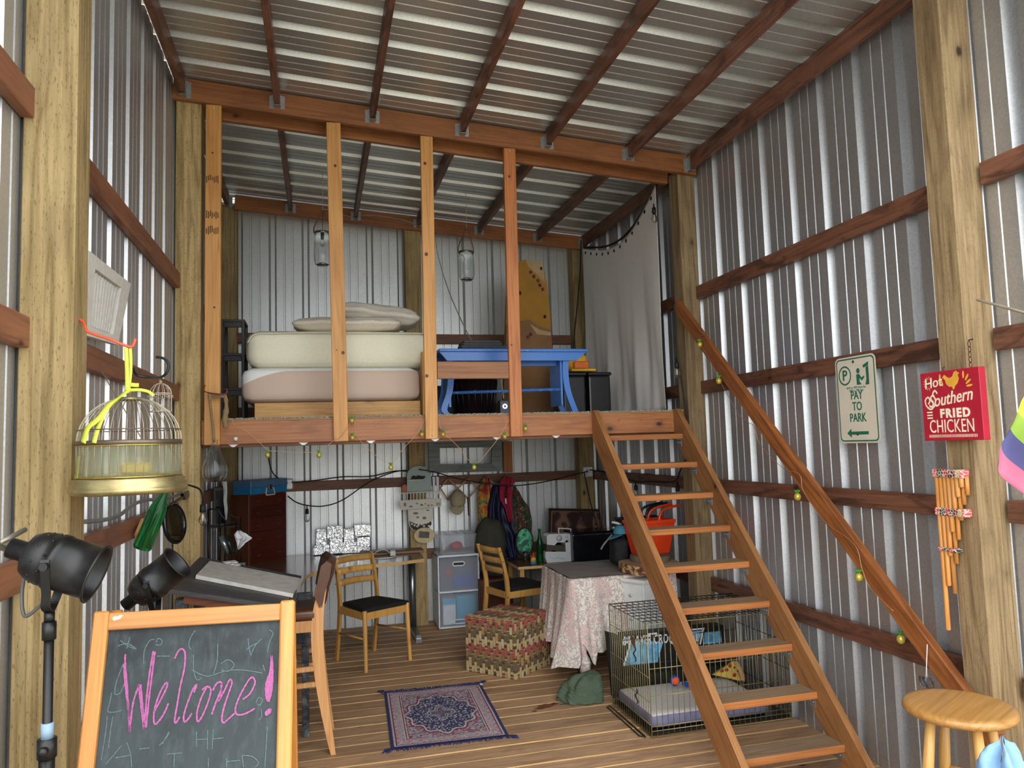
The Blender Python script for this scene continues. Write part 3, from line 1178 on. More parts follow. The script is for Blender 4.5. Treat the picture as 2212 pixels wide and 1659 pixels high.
def rrect(w_, h_, r_, n_=6):
    out = []
    for cx_, cy_, a0 in ((w_/2-r_, h_/2-r_, 0), (-w_/2+r_, h_/2-r_, 90), (-w_/2+r_, -h_/2+r_, 180), (w_/2-r_, -h_/2+r_, 270)):
        for i in range(n_+1):
            a = math.radians(a0+90*i/n_)
            out.append((cx_+r_*math.cos(a), cy_+r_*math.sin(a)))
    return out


MS = MX((X0, yc, zc_))


def sp(x, y, d=.0):
    return MS @ V((x, y, d))


def ring2(mb, outer, inner, f, d):
    k = len(outer)
    vs = [f(*p, d) for p in outer]+[f(*p, d) for p in inner]
    mb.add(vs, [(i, (i+1) % k, k+(i+1) % k, k+i) for i in range(k)])


mb = MB()
mb.prism([sp(x, y, 0) for x, y in rrect(.298, .446, .03)], MS.to_3x3() @ V((0, 0, .002)))
mb.build('sign_plate', M_SGW, ps)
mb = MB()
ring2(mb, rrect(.282, .43, .024), rrect(.268, .416, .02), sp, .0028)
mb.add([sp(x, y, .0028) for x, y in [(-.088, -.172), (-.055, -.148), (-.055, -.164), (.07, -.164), (.07, -.180), (-.055, -.180), (-.055, -.196)]], [tuple(range(7))])
circ = lambda cx_, cy_, r_, n_=24: [(cx_+r_*math.cos(2*PI*i/n_), cy_+r_*1.06*math.sin(2*PI*i/n_)) for i in range(n_)]
ring2(mb, circ(-.078, .128, .048), circ(-.078, .128, .040), sp, .0028)
# person at the machine
mb.add([sp(x, y, .0028) for x, y in circ(.022, .145, .013, 14)], [tuple(range(14))])
mb.add([sp(x, y, .0028) for x, y in [(.008, .128), (.03, .128), (.045, .108), (.063, .118), (.066, .108), (.046, .092), (.030, .108), (.030, .088), (.045, .074), (.008, .074)]], [tuple(range(10))])
mb.add([sp(x, y, .0028) for x, y in [(.058, .170), (.100, .186), (.098, .166), (.062, .156)]], [(0, 1, 2, 3)])
mb.add([sp(x, y, .0028) for x, y in [(.078, .158), (.098, .164), (.098, .070), (.070, .070), (.080, .10)]], [tuple(range(5))])
mb.build('printed_symbols', M_SGG, ps)['kind'] = 'stuff'
text_obj('lettering', 'P', .075, M_SGG, MX((X0-.003, yc+.078, zc_+.127)), ps, bold=.0012)
for i, (s_, zz) in enumerate((('PAY', .020), ('TO', -.037), ('PARK', -.095))):
    text_obj('lettering', s_, .062, M_SGG, MX((X0-.003, yc, zc_+zz)), ps, sx=.80, bold=.0008)
for s_, zz in (('8AM to 7PM Mon-Sat', .061), ('1PM to 7PM Sun', .046)):
    text_obj('lettering', s_, .0175, plain('grey_green_print', '#5c8577', .6), MX((X0-.003, yc, zc_+zz)), ps, sx=.92)
mb = MB()
for zz in (.195, -.178):
    mb.lathe([(0, .004), (.006, .003), (.008, 0)], n=10, M=MX((X0-.002, yc+.01, zc_+zz)))
mb.build('bolt', plain('dark_bolt', '#4a443c', .5, .6), ps)['kind'] = 'stuff'

X0 = 2.548
yc, zc_ = 2.542, 1.777
cs = thing('chicken_sign', 'red square wooden sign reading Hot Southern Fried Chicken on the right post', 'sign', (X0, yc, 1.63))
M_RED = plain('crimson_sign_paint', '#b01c33', .5, 0, var=.1, sc=14)
M_CREAM = plain('cream_sign_print', '#f0e4c8', .6)
M_YEL = plain('yellow_sign_print', '#e3a93c', .6)
MS = MX((X0, yc, zc_))
mb = MB()
mb.box((X0-.022, yc-.152, 1.632), (X0+.010, yc+.148, 1.922), .002)
mb.build('sign_box', M_RED, cs)
MS = MX((X0-.023, yc, zc_))
text_obj('lettering', 'Hot', .062, M_CREAM, MX((X0-.0235, yc+.080, zc_+.098)) @ Matrix.Rotation(.10, 4, 'Z'), cs, shear=.15, bold=.0004, sx=.95)
text_obj('lettering', 'Southern', .074, M_CREAM, MX((X0-.0235, yc+.0, zc_+.028)) @ Matrix.Rotation(.10, 4, 'Z'), cs, shear=.35, bold=.0006, sx=.82)
text_obj('lettering', 'FRIED', .050, M_CREAM, MX((X0-.0235, yc-.022, zc_-.034)), cs, bold=.0024, sx=.98, space=1.25)
text_obj('lettering', 'CHICKEN', .078, M_CREAM, MX((X0-.0235, yc+.0, zc_-.088)), cs, bold=.0, sx=.66, space=1.04)
mb = MB()
for k in range(3):
    mb.add([sp(x, y, .0008) for x, y in [(-.122, -.022-.012*k), (-.092, -.022-.012*k), (-.092, -.028-.012*k), (-.122, -.028-.012*k)]], [(0, 1, 2, 3)])
for k in range(34):
    x = -.118+k*.0072
    mb.add([sp(x_, y_, .0008) for x_, y_ in [(x, -.133), (x+.0035, -.131), (x+.004, -.119), (x+.0005, -.121)]], [(0, 1, 2, 3)])
for k in range(9):
    a = PI*.5+PI*k/8
    c0 = (-.098, .098)
    stroke(mb, [(c0[0]+.018*math.cos(a), c0[1]+.018*math.sin(a)), (c0[0]+.033*math.cos(a), c0[1]+.030*math.sin(a))], lambda x, y: sp(x, y, 0), (-1, 0, 0), .0018, .0008)
# big S swash
stroke(mb, [(-.060, .052), (-.072, .066), (-.084, .050), (-.072, .028), (-.078, .004), (-.100, -.012), (-.122, .004), (-.126, .028), (-.110, .040), (-.102, .024), (-.112, .010)], lambda x, y: sp(x, y, 0), (-1, 0, 0), .007, .0008)
mb.build('printed_marks', M_CREAM, cs)['kind'] = 'stuff'
mb = MB()
hen = [(-.028, .118), (-.016, .128), (-.004, .118), (.010, .112), (.024, .118), (.032, .134), (.044, .140), (.050, .134), (.060, .128), (.052, .122), (.056, .106), (.048, .088), (.034, .076), (.030, .066), (.022, .064), (.020, .075), (.004, .076), (-.010, .088), (-.014, .104)]
mb.add([sp(x, y, .0009) for x, y in hen], [tuple(range(len(hen)))])
for (x, y, a) in ((-.040, .118, 1.5), (-.032, .096, 1.9), (.078, .120, 1.5), (.094, .108, 1.0), (.100, .090, .6), (.104, .074, .1)):
    e = [(x+.016*math.cos(q)*math.cos(a)-.005*math.sin(q)*math.sin(a), y+.016*math.cos(q)*math.sin(a)+.005*math.sin(q)*math.cos(a)) for q in [2*PI*i/12 for i in range(12)]]
    mb.add([sp(p, r_, .0009) for p, r_ in e], [tuple(range(12))])
mb.build('rooster_print', M_YEL, cs)['kind'] = 'stuff'
mb = MB()
top = V((X0-.005, yc-.10, 1.922))
for k in range(5):
    c = top+V((.0, 0, .012+.021*k))
    e = Matrix.Rotation(PI/2*(k % 2), 3, 'Z')
    mb.tube([c+e @ V((0, .006*math.cos(a), .013*math.sin(a))) for a in [2*PI*i/10 for i in range(10)]], .0016, 5, closed=True)
mb.tube([top+V((0, 0, .112)), top+V((.02, 0, .116))], .003, 6)
mb.tube([V((X0-.01, yc+.035, 1.922)), V((X0-.01, yc+.035, 1.936)), V((X0, yc+.035, 1.94))], .002, 6)
mb.build('hanging_chain', plain('rusty_chain', '#4a2c20', .7, .4), cs)['kind'] = 'stuff'

# ---------------- pan flute
pf = thing('pan_flute', 'bamboo pan flute with woven red bands hanging on the right post', 'pan flute', (2.53, 2.57, .85))
M_BAM = wood('bamboo_pipe', '#d99a55', '#bd7a38', 'Z', 0, .4, bump=.05)
tops, bots = 1.49, [.845, 1.03, 1.155, 1.255, 1.335, 1.40, 1.44]
n_ = 7
for k in range(7):
    y_ = 2.640-.0205*k
    zb = bots[k]
    mb = MB()
    mb.tube([(2.527, y_, zb), (2.527, y_, zb+.004), (2.527, y_, 1.488)], [.006, .0098, .0098], 10)
    mb.build('pipe', M_BAM, pf)
    mb = MB()
    mb.tube([(2.545, y_-.010, zb-.03), (2.545, y_-.010, 1.485)], .0085, 8)
    if k > 0:
        mb.build('pipe', M_BAM, pf)
n = NT('woven_andean_band')
co = n.coord(rnd=False)
vo = n.n('TexVoronoi', {'Vector': n.scale(co, (20, 60, 60)), 'Scale': 1.4}, feature='DISTANCE_TO_EDGE')
yy = n.n('SeparateXYZ', {0: co}).outputs[1]
rr = n.ramp(n.math('FRACT', n.math('MULTIPLY', yy, 7.0)), [(0., srgb('#a9253c')), (.2, srgb('#3c4a34')), (.4, srgb('#d95a60')), (.6, srgb('#c9b27a')), (.75, srgb('#7a2030')), (.9, srgb('#303a30'))])
rr.node.color_ramp.interpolation = 'CONSTANT'
M_BAND = n.out(Base_Color=n.mix(n.ramp(vo.outputs['Distance'], [(.04, 1.), (.09, 0.)]), rr, srgb('#e3d9c6')), Roughness=.9)
for (za, zb_, k1) in ((1.478, 1.512, 7), (1.320, 1.352, 7), (1.172, 1.188, 4)):
    mb = MB()
    mb.box((2.514, 2.640-.0205*(k1-1)-.014, za), (2.558, 2.654, zb_), .004)
    mb.build('woven_band', M_BAND, pf)

# ---------------- rainbow flag
n = NT('rainbow_flag_cloth')
co = n.coord('UV', rnd=False)
uu = n.n('SeparateXYZ', {0: co}).outputs[0]
rr = n.ramp(uu, [(0., srgb('#b5607a')), (.17, srgb('#4a4a78')), (.335, srgb('#88a63c')), (.5, srgb('#e0c83c')), (.67, srgb('#e08a4a')), (.835, srgb('#c9503c'))])
rr.node.color_ramp.interpolation = 'CONSTANT'
M_FLAG = n.out(Base_Color=rr, Roughness=.75)
fo = P(2250, 820, 'y', 1.9)
mb = MB()
NU, NVV = 24, 20


def flagf(u, v):
    # u across the stripes (0 lowest/violet), v along the stripe
    a = P(2262, 780, 'y', 1.9)
    b = P(2158, 1000, 'y', 1.95)
    c = P(2236, 1120, 'y', 1.88)
    d = P(2330, 980, 'y', 1.85)
    # stripe direction from lower left edge (b->c) up to a->d
    e0 = b+(a-b)*u
    e1 = c+(d-c)*u
    p = e0+(e1-e0)*v
    p.y += .025*math.sin(v*7+u*4)+.012*math.sin(u*11)
    p.x += .006*math.sin(u*9)
    return p


mb.shell(flagf, NU, NVV, (0, .001, 0))
o = mb.build('rainbow_flag', M_FLAG)
tag(o, 'rainbow striped flag drooping at the right edge', 'flag')
uvl = o.data.uv_layers.new(name='UVMap')
W_ = NU+1
for poly in o.data.polygons:
    for li in poly.loop_indices:
        vi = o.data.loops[li].vertex_index % (W_*(NVV+1))
        uvl.data[li].uv = ((vi % W_)/NU*.999+.0005, vi//W_/NVV)
mb = MB()
mb.tube([P(2262, 782, 'y', 1.9)+V((0, 0, -.02)), P(2300, 700, 'y', 2.1), V((2.60, 2.44, 2.2))], .006, 8)
tag(mb.build('flag_pole', plain('pale_pole', '#cfc4ae', .5)), 'thin pale flag pole on the right post, out of frame', 'pole')

# ---------------- stool
W_STOOL = wood('blond_stool_wood', '#d4a864', '#b98a48', 'Z', .05, .4, bump=.05)
W_SEAT = wood('golden_stool_seat', '#b98a4e', '#96682f', 'X', .05, .3, bump=.05)
sc0 = V((2.082, 2.155, 0))
tl = thing('bar_stool', 'blond wooden bar stool with a round golden seat by the right post', 'stool', sc0, .5)
mb = MB()
mb.lathe([(0, .752), (.15, .752), (.165, .750), (.172, .742), (.173, .732), (.165, .722), (.14, .718), (0, .718)], (0, 0, 0), 40)
mb.build('seat', W_SEAT, tl, local=True)
for k in range(4):
    a = PI/4+k*PI/2
    tp = V((.095*math.cos(a), .095*math.sin(a), .722))
    bt = V((.185*math.cos(a), .185*math.sin(a), 0))
    mb = MB()
    mb.tube([bt, bt+(tp-bt)*.3, bt+(tp-bt)*.7, tp], [.013, .018, .0185, .015], 12)
    mb.build('leg', W_STOOL, tl, local=True)


def legp(k, z):
    a = PI/4+k*PI/2
    r_ = .185+(.095-.185)*z/.722
    return V((r_*math.cos(a), r_*math.sin(a), z))


for z1, z2, ks in ((.47, .47, (0, 2)), (.50, .50, (1, 3)), (.22, .22, (0, 2)), (.26, .26, (1, 3))):
    for k in ks:
        mb = MB()
        mb.tube([legp(k, z1), (legp(k, z1)+legp(k+1, z1))/2, legp(k+1, z1)], [.008, .011, .008], 10)
        mb.build('rung', W_STOOL, tl, local=True)

# blue cloth heap
mb = MB()
cc2 = P(2165, 1600, 'y', 1.72)
cc2.z = 0


def heap(u, v):
    a = 2*PI*u
    h = v
    r_ = (.16*(1-h**3)+.02)*(1+.18*math.sin(3*a+1)+.10*math.sin(7*a+h*5))*(1 if h < .98 else .2)
    z = .80*h*(1+.05*math.sin(5*a))
    p = V((cc2.x+r_*math.cos(a), cc2.y+r_*math.sin(a), z))
    q = fbm(p*9, 1, 4)*.03
    return p+V((math.cos(a), math.sin(a), .8))*q


mb.grid(heap, 90, 60)
o = mb.build('blue_cloth', plain('light_blue_cotton', '#7fa3c6', .85, 0, var=.05, sc=60, bump=.2), weld=True)
tag(o, 'crumpled light blue cloth heaped in front of the bar stool', 'cloth')

# blue thing at bottom left corner: small blue box edge
mb = MB()
b0 = P(12, 1655, 'y', 1.35)
mb.box((b0.x-.10, b0.y-.02, b0.z-.30), (b0.x-.004, b0.y+.03, b0.z-.018), .004)
mb.box((b0.x-.10, b0.y-.01, 0), (b0.x-.01, b0.y+.03, b0.z-.30), .004, mi=1)
tag(mb.build('storage_crate', [plain('blue_plastic', '#2b3f9c', .4), plain('grey_plastic', '#6a6a6a', .5)]), 'blue plastic box corner at the bottom left edge', 'box')

# ================================================================ on the loft
FZ = LZ+.012
M_SHEET = plain('ivory_stretch_cover', '#e9e6cf', .85, 0, var=.03, sc=60, bump=.1)
M_PINK = plain('beige_pink_box_cover', '#cdb6a6', .85, 0, var=.03, sc=60, bump=.1)
M_WHT = plain('white_sheet', '#eceef0', .85, 0, var=.02, sc=60)


def cushion(lo, hi, r, sag=0, seed=0, n=(40, 24, 10), amp=.006, pill=0):
    """rounded soft box as one closed surface"""
    lo, hi = V(lo), V(hi)
    c = (lo+hi)/2
    h = (hi-lo)/2
    bm = bmesh.new()
    bmesh.ops.create_cube(bm, size=2)
    bmesh.ops.subdivide_edges(bm, edges=bm.edges[:], cuts=14, use_grid_fill=True)
    for v in bm.verts:
        p = V((v.co.x*h.x, v.co.y*h.y, v.co.z*h.z))
        q = V((max(-h.x+r, min(h.x-r, p.x)), max(-h.y+r, min(h.y-r, p.y)), max(-h.z+r, min(h.z-r, p.z))))
        d = p-q
        if d.length > 1e-6:
            # spread corner verts on the round
            p = q+d.normalized()*min(d.length, r) if d.length > r*.999 else p
        if pill:
            e = max(abs(v.co.x), abs(v.co.y))
            p.z *= 1-pill*e**3
        nn = fbm(p*4+V((seed, 0, 0)), 1, 3)*amp
        v.co = c+p+(p.normalized())*nn+V((0, 0, -sag*(1-v.co.x**2)*(1 if v.co.z > 0 else 0)))
    bm.verts.index_update()
    vs = [v.co.copy() for v in bm.verts]
    fs = [[v.index for v in f.verts] for f in bm.faces]
    bm.free()
    return vs, fs


bed = thing('bed', 'bed of two stacked mattresses on a raw pine base on the left of the loft', 'bed', (.15, 6.0, FZ))
W_RAW = wood('raw_pine_base', '#d3a35c', '#a87036', 'X', .35, .5, dark='#8a5a2c', darkamt=.2)
yb_ = 5.22
board('base_board', (-.412, yb_+.02, FZ+.055), (.690, yb_+.02, FZ+.055), .108, .036, W_RAW, parent=bed)
board('base_board', (-.412, 6.55, FZ+.055), (.690, 6.55, FZ+.055), .108, .036, W_RAW, parent=bed)
board('base_board', (-.394, yb_+.04, FZ+.055), (-.394, 6.53, FZ+.055), .108, .036, W_RAW, parent=bed)
board('base_board', (.672, yb_+.04, FZ+.055), (.672, 6.53, FZ+.055), .108, .036, W_RAW, parent=bed)
board('headboard_post', (.716, yb_-.01, FZ), (.716, yb_-.01, 2.335), .035, .09, W_RAW, parent=bed, up=(1, 0, 0))
mb = MB()
vs, fs = cushion((-.500, yb_-.02, FZ+.108), (.700, 6.60, 2.235), .07, seed=3, amp=.004)
for v in vs:
    if v.z < 2.06:
        k = (2.06-v.z)/.08
        if v.y < yb_+.1:
            v.y += .008*math.sin(v.x*46+math.sin(v.x*9)*2)*min(1, k)*.6
mb.add(vs, fs, 0, True)
n = NT('beige_cover_with_white_sheet')
sx = n.n('SeparateXYZ', {0: n.coord(rnd=False)})
lf = n.math('MAXIMUM', n.math('MULTIPLY', n.math('SUBTRACT', -.34, sx.outputs[0]), 4.0), 0.0)
lim = n.math('SUBTRACT', 2.208-FZ, n.math('MULTIPLY', n.math('POWER', lf, 1.6), .07))
wm_ = n.math('GREATER_THAN', sx.outputs[2], lim)
mb.build('lower_mattress', n.out(Base_Color=n.mix(wm_, srgb('#cdb6a6'), srgb('#eceef0')), Roughness=.85), bed)
mb = MB()
vs, fs = cushion((-.470, yb_-.0, 2.237), (.775, 6.62, 2.492), .085, seed=8, amp=.006)
mb.add(vs, fs, 0, True)
mb.build('upper_mattress', M_SHEET, bed)
mb = MB()
mb.tube(catmull([(-.455, yb_+.01, 2.40), (-.41, yb_-.003, 2.455), (-.3, yb_-.003, 2.462), (-.1, yb_-.003, 2.468), (.3, yb_-.003, 2.470), (.74, yb_-.003, 2.470)], 4), .003, 6)
mb.build('seam_piping', M_SHEET, bed)
M_PIL = plain('off_white_woven_pillow', '#dcd3c4', .9, 0, var=.08, sc=140, bump=.4)
M_PIL2 = plain('cream_pillow_case', '#e4dccf', .85, 0, var=.04, sc=40, bump=.2)


def pillow(name, mat, lab, px_, wd, z0, hh, ang, yv, seed):
    mb = MB()
    a, b = -wd/2, wd/2
    vs, fs = cushion((a, -.20, 0), (b, .20, hh), hh*.48, seed=seed, amp=.012, pill=.55)
    M = Matrix.Translation((px_, yv, z0)) @ Matrix.Rotation(ang, 4, 'Y') @ Matrix.Rotation(-.08, 4, 'Z')
    for v in vs:
        v.z = max(.001, v.z+.010*fbm(V((v.x*14, v.y*8, seed)), 1, 3))
    mb.add([M @ v for v in vs], fs, 0, True)
    tag(mb.build(name, mat), lab, 'pillow')


pillow('pillow', M_PIL, 'flat beige ribbed pillow lying on the upper mattress', .21, .74, 2.493, .115, 0.0, yb_+.24, 2)
pillow('pillow', M_PIL2, 'cream crumpled pillow slumped on top of the ribbed pillow', .43, .62, 2.590, .15, .12, yb_+.46, 9)

# black step shelf left of the bed
M_BLKW = plain('black_brown_stained_wood', '#2e2a2a', .5, 0, var=.15, sc=12)
yl = 5.75
t = thing('step_shelf', 'black wooden ladder-like shelf standing left of the bed', 'shelf', (-.61, yl+.12, FZ))
lx0, lx1 = P(476, 800, 'y', yl).x, P(529, 800, 'y', yl).x
ztp = P(500, 686, 'y', yl).z
for xx in (lx0+.012, lx1-.012):
    for yy in (yl+.012, yl+.25):
        board('leg', (xx, yy, FZ), (xx, yy, ztp-.015), .022, .022, M_BLKW, up=(1, 0, 0), parent=t)
for v_ in (692, 765, 840):
    z = P(500, v_, 'y', yl).z
    mb = MB()
    mb.box((lx0, yl, z-.012), (lx1, yl+.262, z+.008), .002)
    mb.build('shelf_board', M_BLKW, t)
    mb = MB()
    mb.box((lx0+.024, yl+.004, z-.05), (lx1-.024, yl+.018, z-.012), .002)
    mb.build('apron', M_BLKW, t)

# blue bench
n = NT('chipped_blue_paint')
co = n.coord()
ch = n.ramp(n.noise(co, 28, 5, .6), [(.70, 0.), (.73, 1.)])
M_BLUE = n.out(Base_Color=n.mix(ch, srgb('#3f78c8'), srgb('#d8d2c4')), Roughness=.35)
n = NT('worn_blue_edge_paint')
co = n.coord()
ch = n.ramp(n.noise(n.scale(co, (9, 30, 30)), 3, 5, .6), [(.62, 0.), (.65, 1.)])
M_BLUE2 = n.out(Base_Color=n.mix(ch, srgb('#3f78c8'), srgb('#dcd6c6')), Roughness=.4)
t = thing('bench', 'blue painted wooden bench with chipped edges on the loft', 'bench', (1.38, 5.42, FZ))
yb2 = 5.24
x0, x1, zt_ = .826, 1.945, 2.362
mb = MB()
mb.box((x0, yb2-.03, zt_-.022), (x1, yb2+.36, zt_), .004)
mb.build('bench_top', M_BLUE2, t)
mb = MB()
mb.prism([(x0+.005, yb2-.015, zt_-.022), (x1-.01, yb2-.015, zt_-.022), (x1-.085, yb2-.015, zt_-.085), (x0+.06, yb2-.015, zt_-.085)], (0, .02, 0))
mb.prism([(x0+.005, yb2+.33, zt_-.022), (x1-.01, yb2+.33, zt_-.022), (x1-.085, yb2+.33, zt_-.085), (x0+.06, yb2+.33, zt_-.085)], (0, .02, 0))
mb.build('apron', M_BLUE, t)['kind'] = 'stuff'
mb = MB()
mb.box((1.0, yb2+.12, zt_-.11), (1.80, yb2+.14, zt_-.022))
mb.build('centre_rail', M_BLUE, t)
for sgn, xc in ((-1, .905), (1, 1.785)):
    for yy in (yb2+.02, yb2+.30):
        mb = MB()
        pts = [V((xc, yy, zt_-.022)), V((xc-.010*sgn, yy, 2.18)), V((xc+.005*sgn, yy, 2.05)), V((xc+.045*sgn, yy, 1.93)), V((xc+.06*sgn if sgn > 0 else xc-.0, yy, FZ))]
        pts = catmull(pts, 4)
        vs = []
        for p in pts:
            vs += [p+V((-.022, -.012, 0)), p+V((.022, -.012, 0)), p+V((.022, .012, 0)), p+V((-.022, .012, 0))]
        fs = []
        for i in range(len(pts)-1):
            for j in range(4):
                fs.append((4*i+j, 4*i+(j+1) % 4, 4*i+4+(j+1) % 4, 4*i+4+j))
        fs += [(0, 1, 2, 3), tuple(len(vs)-4+j for j in range(4))]
        mb.add(vs, fs)
        mb.build('leg', M_BLUE, t)
    mb = MB()
    mb.box((xc-.045 if sgn > 0 else xc-.005, yb2+.03, 1.95), (xc-.03 if sgn > 0 else xc+.01, yb2+.29, zt_-.025))
    mb.build('end_panel', M_BLUE, t)
mb = MB()
mb.tube([(.93, yb2+.05, 2.052), (1.76, yb2+.05, 2.070)], .0115, 10)
mb.build('stretcher', M_BLUE2, t)

# folded grey cloth on bench
mb = MB()
for k in range(4):
    vs, fs = cushion((1.0+.01*k, yb2+.08, 2.364+.018*k), (1.34-.012*k, yb2+.32, 2.385+.018*k), .009, seed=k, amp=.004)
    mb.add(vs, fs, 0, True)
vs, fs = cushion((1.28, yb2+.10, 2.364), (1.44, yb2+.30, 2.42), .025, seed=6, amp=.012, pill=.4)
mb.add(vs, fs, 0, True)
tag(mb.build('folded_blanket', plain('charcoal_cloth', '#4a4b50', .9, 0, bump=.3)), 'folded charcoal cloth on the left end of the blue bench', 'blanket')

# cardboard
M_CARD = plain('brown_cardboard', '#8a6440', .8, 0, var=.12, sc=6)
M_CARDO = plain('ochre_cardboard', '#a87a2c', .8, 0, var=.15, sc=5)
M_CARDL = plain('pale_cardboard', '#b59a72', .8, 0, var=.1, sc=6)
yc_ = 6.45
t = thing('cardboard_carton', 'tall ochre and brown cardboard packing piece standing behind the blue bench', 'cardboard', P(1160, 885, 'y', yc_))


def cp(u, v, d=0):
    return P(u, v, 'y', yc_+d)


zb0 = FZ+.004
mb = MB()
pl = [cp(1112, 568), cp(1135, 560), cp(1172, 566), cp(1181, 610), cp(1189, 680), cp(1191, 760), cp(1197, 820)]
lowR = cp(1203, 880)
lowR.z = zb0
lowL = cp(1085, 885)
lowL.z = zb0
mb.prism(pl+[lowR, lowL, cp(1095, 640)], (0, .05, 0))
mb.build('back_panel', M_CARDO, t)
mb = MB()
pl = [cp(1095, 700, -.03), cp(1143, 690, -.03), cp(1165, 705, -.03), cp(1190, 712, -.03), cp(1196, 800, -.03)]
a_, b_ = cp(1202, 880, -.03), cp(1085, 885, -.03)
a_.z = b_.z = zb0
mb.prism(pl+[a_, b_], (0, .028, 0))
mb.build('front_flap', M_CARD, t)
mb = MB()
mb.prism([cp(1135, 560, -.003), cp(1172, 566, -.003), cp(1178, 612, -.003), cp(1158, 590, -.003), cp(1140, 575, -.003)], (0, .002, 0))
mb.prism([cp(1145, 700, -.033), cp(1165, 712, -.033), cp(1190, 718, -.033), cp(1190, 725, -.033), cp(1160, 722, -.033)], (0, .002, 0))
mb.build('pale_edge', M_CARDL, t)['kind'] = 'stuff'
mb = MB()
for (u, v, r_) in ((1169, 580, .012), (1123, 633, .014), (1177, 684, .014)):
    c = cp(u, v, -.004)
    mb.add([c+V((r_*math.cos(a), 0, r_*1.3*math.sin(a))) for a in [2*PI*i/12 for i in range(12)]], [tuple(range(12))])
mb.build('bolt_hole', plain('dark_hole', '#2c1d10', .9), t)['kind'] = 'stuff'
mb = MB()
for k, (u, v) in enumerate(((1146, 588), (1153, 597), (1162, 606), (1166, 616), (1172, 625), (1146, 722), (1140, 728))):
    c = cp(u, v, -.034 if v > 700 else -.004)
    mb.add([c+V((x*.02, 0, z*.02)) for x, z in ((-.8, .4), (.4, 1), (.9, -.5), (-.3, -1))], [(0, 1, 2, 3)], mi=k % 2)
mb.build('printed_blocks', [plain('maroon_print', '#6b2a35', .8), plain('plum_print', '#4a2a3a', .8)], t)['kind'] = 'stuff'

# black crate, drum, bins under bench and beside
M_DARKP = plain('black_plastic', '#17171b', .35, 0, var=.2)
t = thing('laundry_basket', 'round black slatted basket under the blue bench', 'basket', (1.22, 5.95, FZ))
mb = MB()
mb.lathe([(0, .006), (.16, .006), (.185, .30), (.19, .30), (.19, .32), (.175, .32), (.15, .02), (0, .02)], (1.22, 5.95, FZ), 32)
mb.build('basket_body', plain('dark_maroon_basket', '#2a1618', .5), t)
for k in range(22):
    a = 2*PI*k/22
    mb = MB()
    mb.tube([(1.22+.163*math.cos(a), 5.95+.163*math.sin(a), FZ+.01), (1.22+.19*math.cos(a), 5.95+.19*math.sin(a), FZ+.30)], .006, 5)
    mb.build('slat', M_DARKP, t)
mb = MB()
mb.tube([(1.22+.19*math.cos(a), 5.95+.19*math.sin(a), FZ+.31) for a in [2*PI*i/32 for i in range(32)]], .008, 6, closed=True)
mb.build('rim', M_DARKP, t)
mb = MB()
vs, fs = cushion((.84, 5.62, FZ+.006), (1.0, 5.9, FZ+.25), .05, seed=4, amp=.02)
mb.add(vs, fs, 0, True)
tag(mb.build('duffel_bag', plain('black_nylon', '#1d1f22', .6)), 'small black bag under the left end of the blue bench', 'bag')
t = thing('projector', 'small grey gadget with a glowing blue round light under the bench', 'gadget', (1.30, 5.40, FZ))
c = P(1091, 877, 'y', 5.36)
mb = MB()
mb.box((c.x-.037, 5.365, FZ+.003), (c.x+.037, 5.45, c.z+.045), .010)
mb.build('body', plain('dark_grey_gadget', '#3c3d42', .4), t)
n = NT('blue_led_ring')
M_LED = n.out(Base_Color=(.1, .1, 1, 1), Emission_Color=(.25, .3, 1, 1), Emission_Strength=6.0)
mb = MB()
mb.tube([(c.x+.014*math.cos(a), 5.362, c.z-.002+.014*math.sin(a)) for a in [2*PI*i/20 for i in range(20)]], .0035, 6, closed=True)
mb.build('led_ring', M_LED, t)
for i, (xa, xb_, lab) in enumerate(((1.93, 2.14, 'black storage bin at the right end of the blue bench, left one'), (2.15, 2.36, 'black storage bin half hidden by the grey curtain'))):
    t = thing('storage_bin', lab, 'bin', ((xa+xb_)/2, 5.95, FZ))
    mb = MB()
    for s in range(1):
        mb.box((xa+.01, 5.8, FZ+.002), (xb_-.01, 6.1, FZ+.33), .015)
    mb.build('bin_body', M_DARKP, t)
    mb = MB()
    mb.box((xa, 5.79, FZ+.33), (xb_, 6.11, FZ+.36), .008)
    mb.build('lid', M_DARKP, t)
# yellow-orange toys on bins
M_YP = plain('yellow_plastic', '#e0b02a', .35)
M_OP = plain('orange_plastic', '#d8681c', .35)
c = P(1243, 745, 'y', 5.9)
t = thing('toy_helmet', 'yellow and orange plastic toy on the black bins beside the curtain', 'toy', (c.x, c.y, FZ+.361))
mb = MB()
pr = [(.0, .155), (.05, .15), (.085, .12), (.10, .06), (.105, .0)]
mb.lathe([(r_, z_) for r_, z_ in pr]+[(.098, .0), (.093, .06), (.078, .11), (.045, .14), (0, .145)], (c.x-.0, c.y, FZ+.380), 24)
mb.build('shell', M_YP, t)
mb = MB()
mb.box((c.x-.06, c.y-.118, FZ+.385), (c.x+.07, c.y-.095, FZ+.45), .008)
mb.build('visor', M_OP, t)
mb = MB()
vs, fs = cushion((c.x-.10, c.y-.16, FZ+.362), (c.x+.12, c.y+.05, FZ+.385), .01, seed=1, amp=.004)
mb.add(vs, fs, 0, True)
mb.build('brim', M_YP, t)
mb = MB()
vs, fs = cushion((1.96, 6.0, FZ+.362), (2.10, 6.2, FZ+.52), .05, seed=7, amp=.03, pill=.3)
mb.add(vs, fs, 0, True)
tag(mb.build('dark_bundle', plain('dark_speckled_fabric', '#3a3640', .8, 0, var=.5, sc=60)), 'dark speckled bundle on the left black bin', 'bundle')

# curtain
XC = 2.545


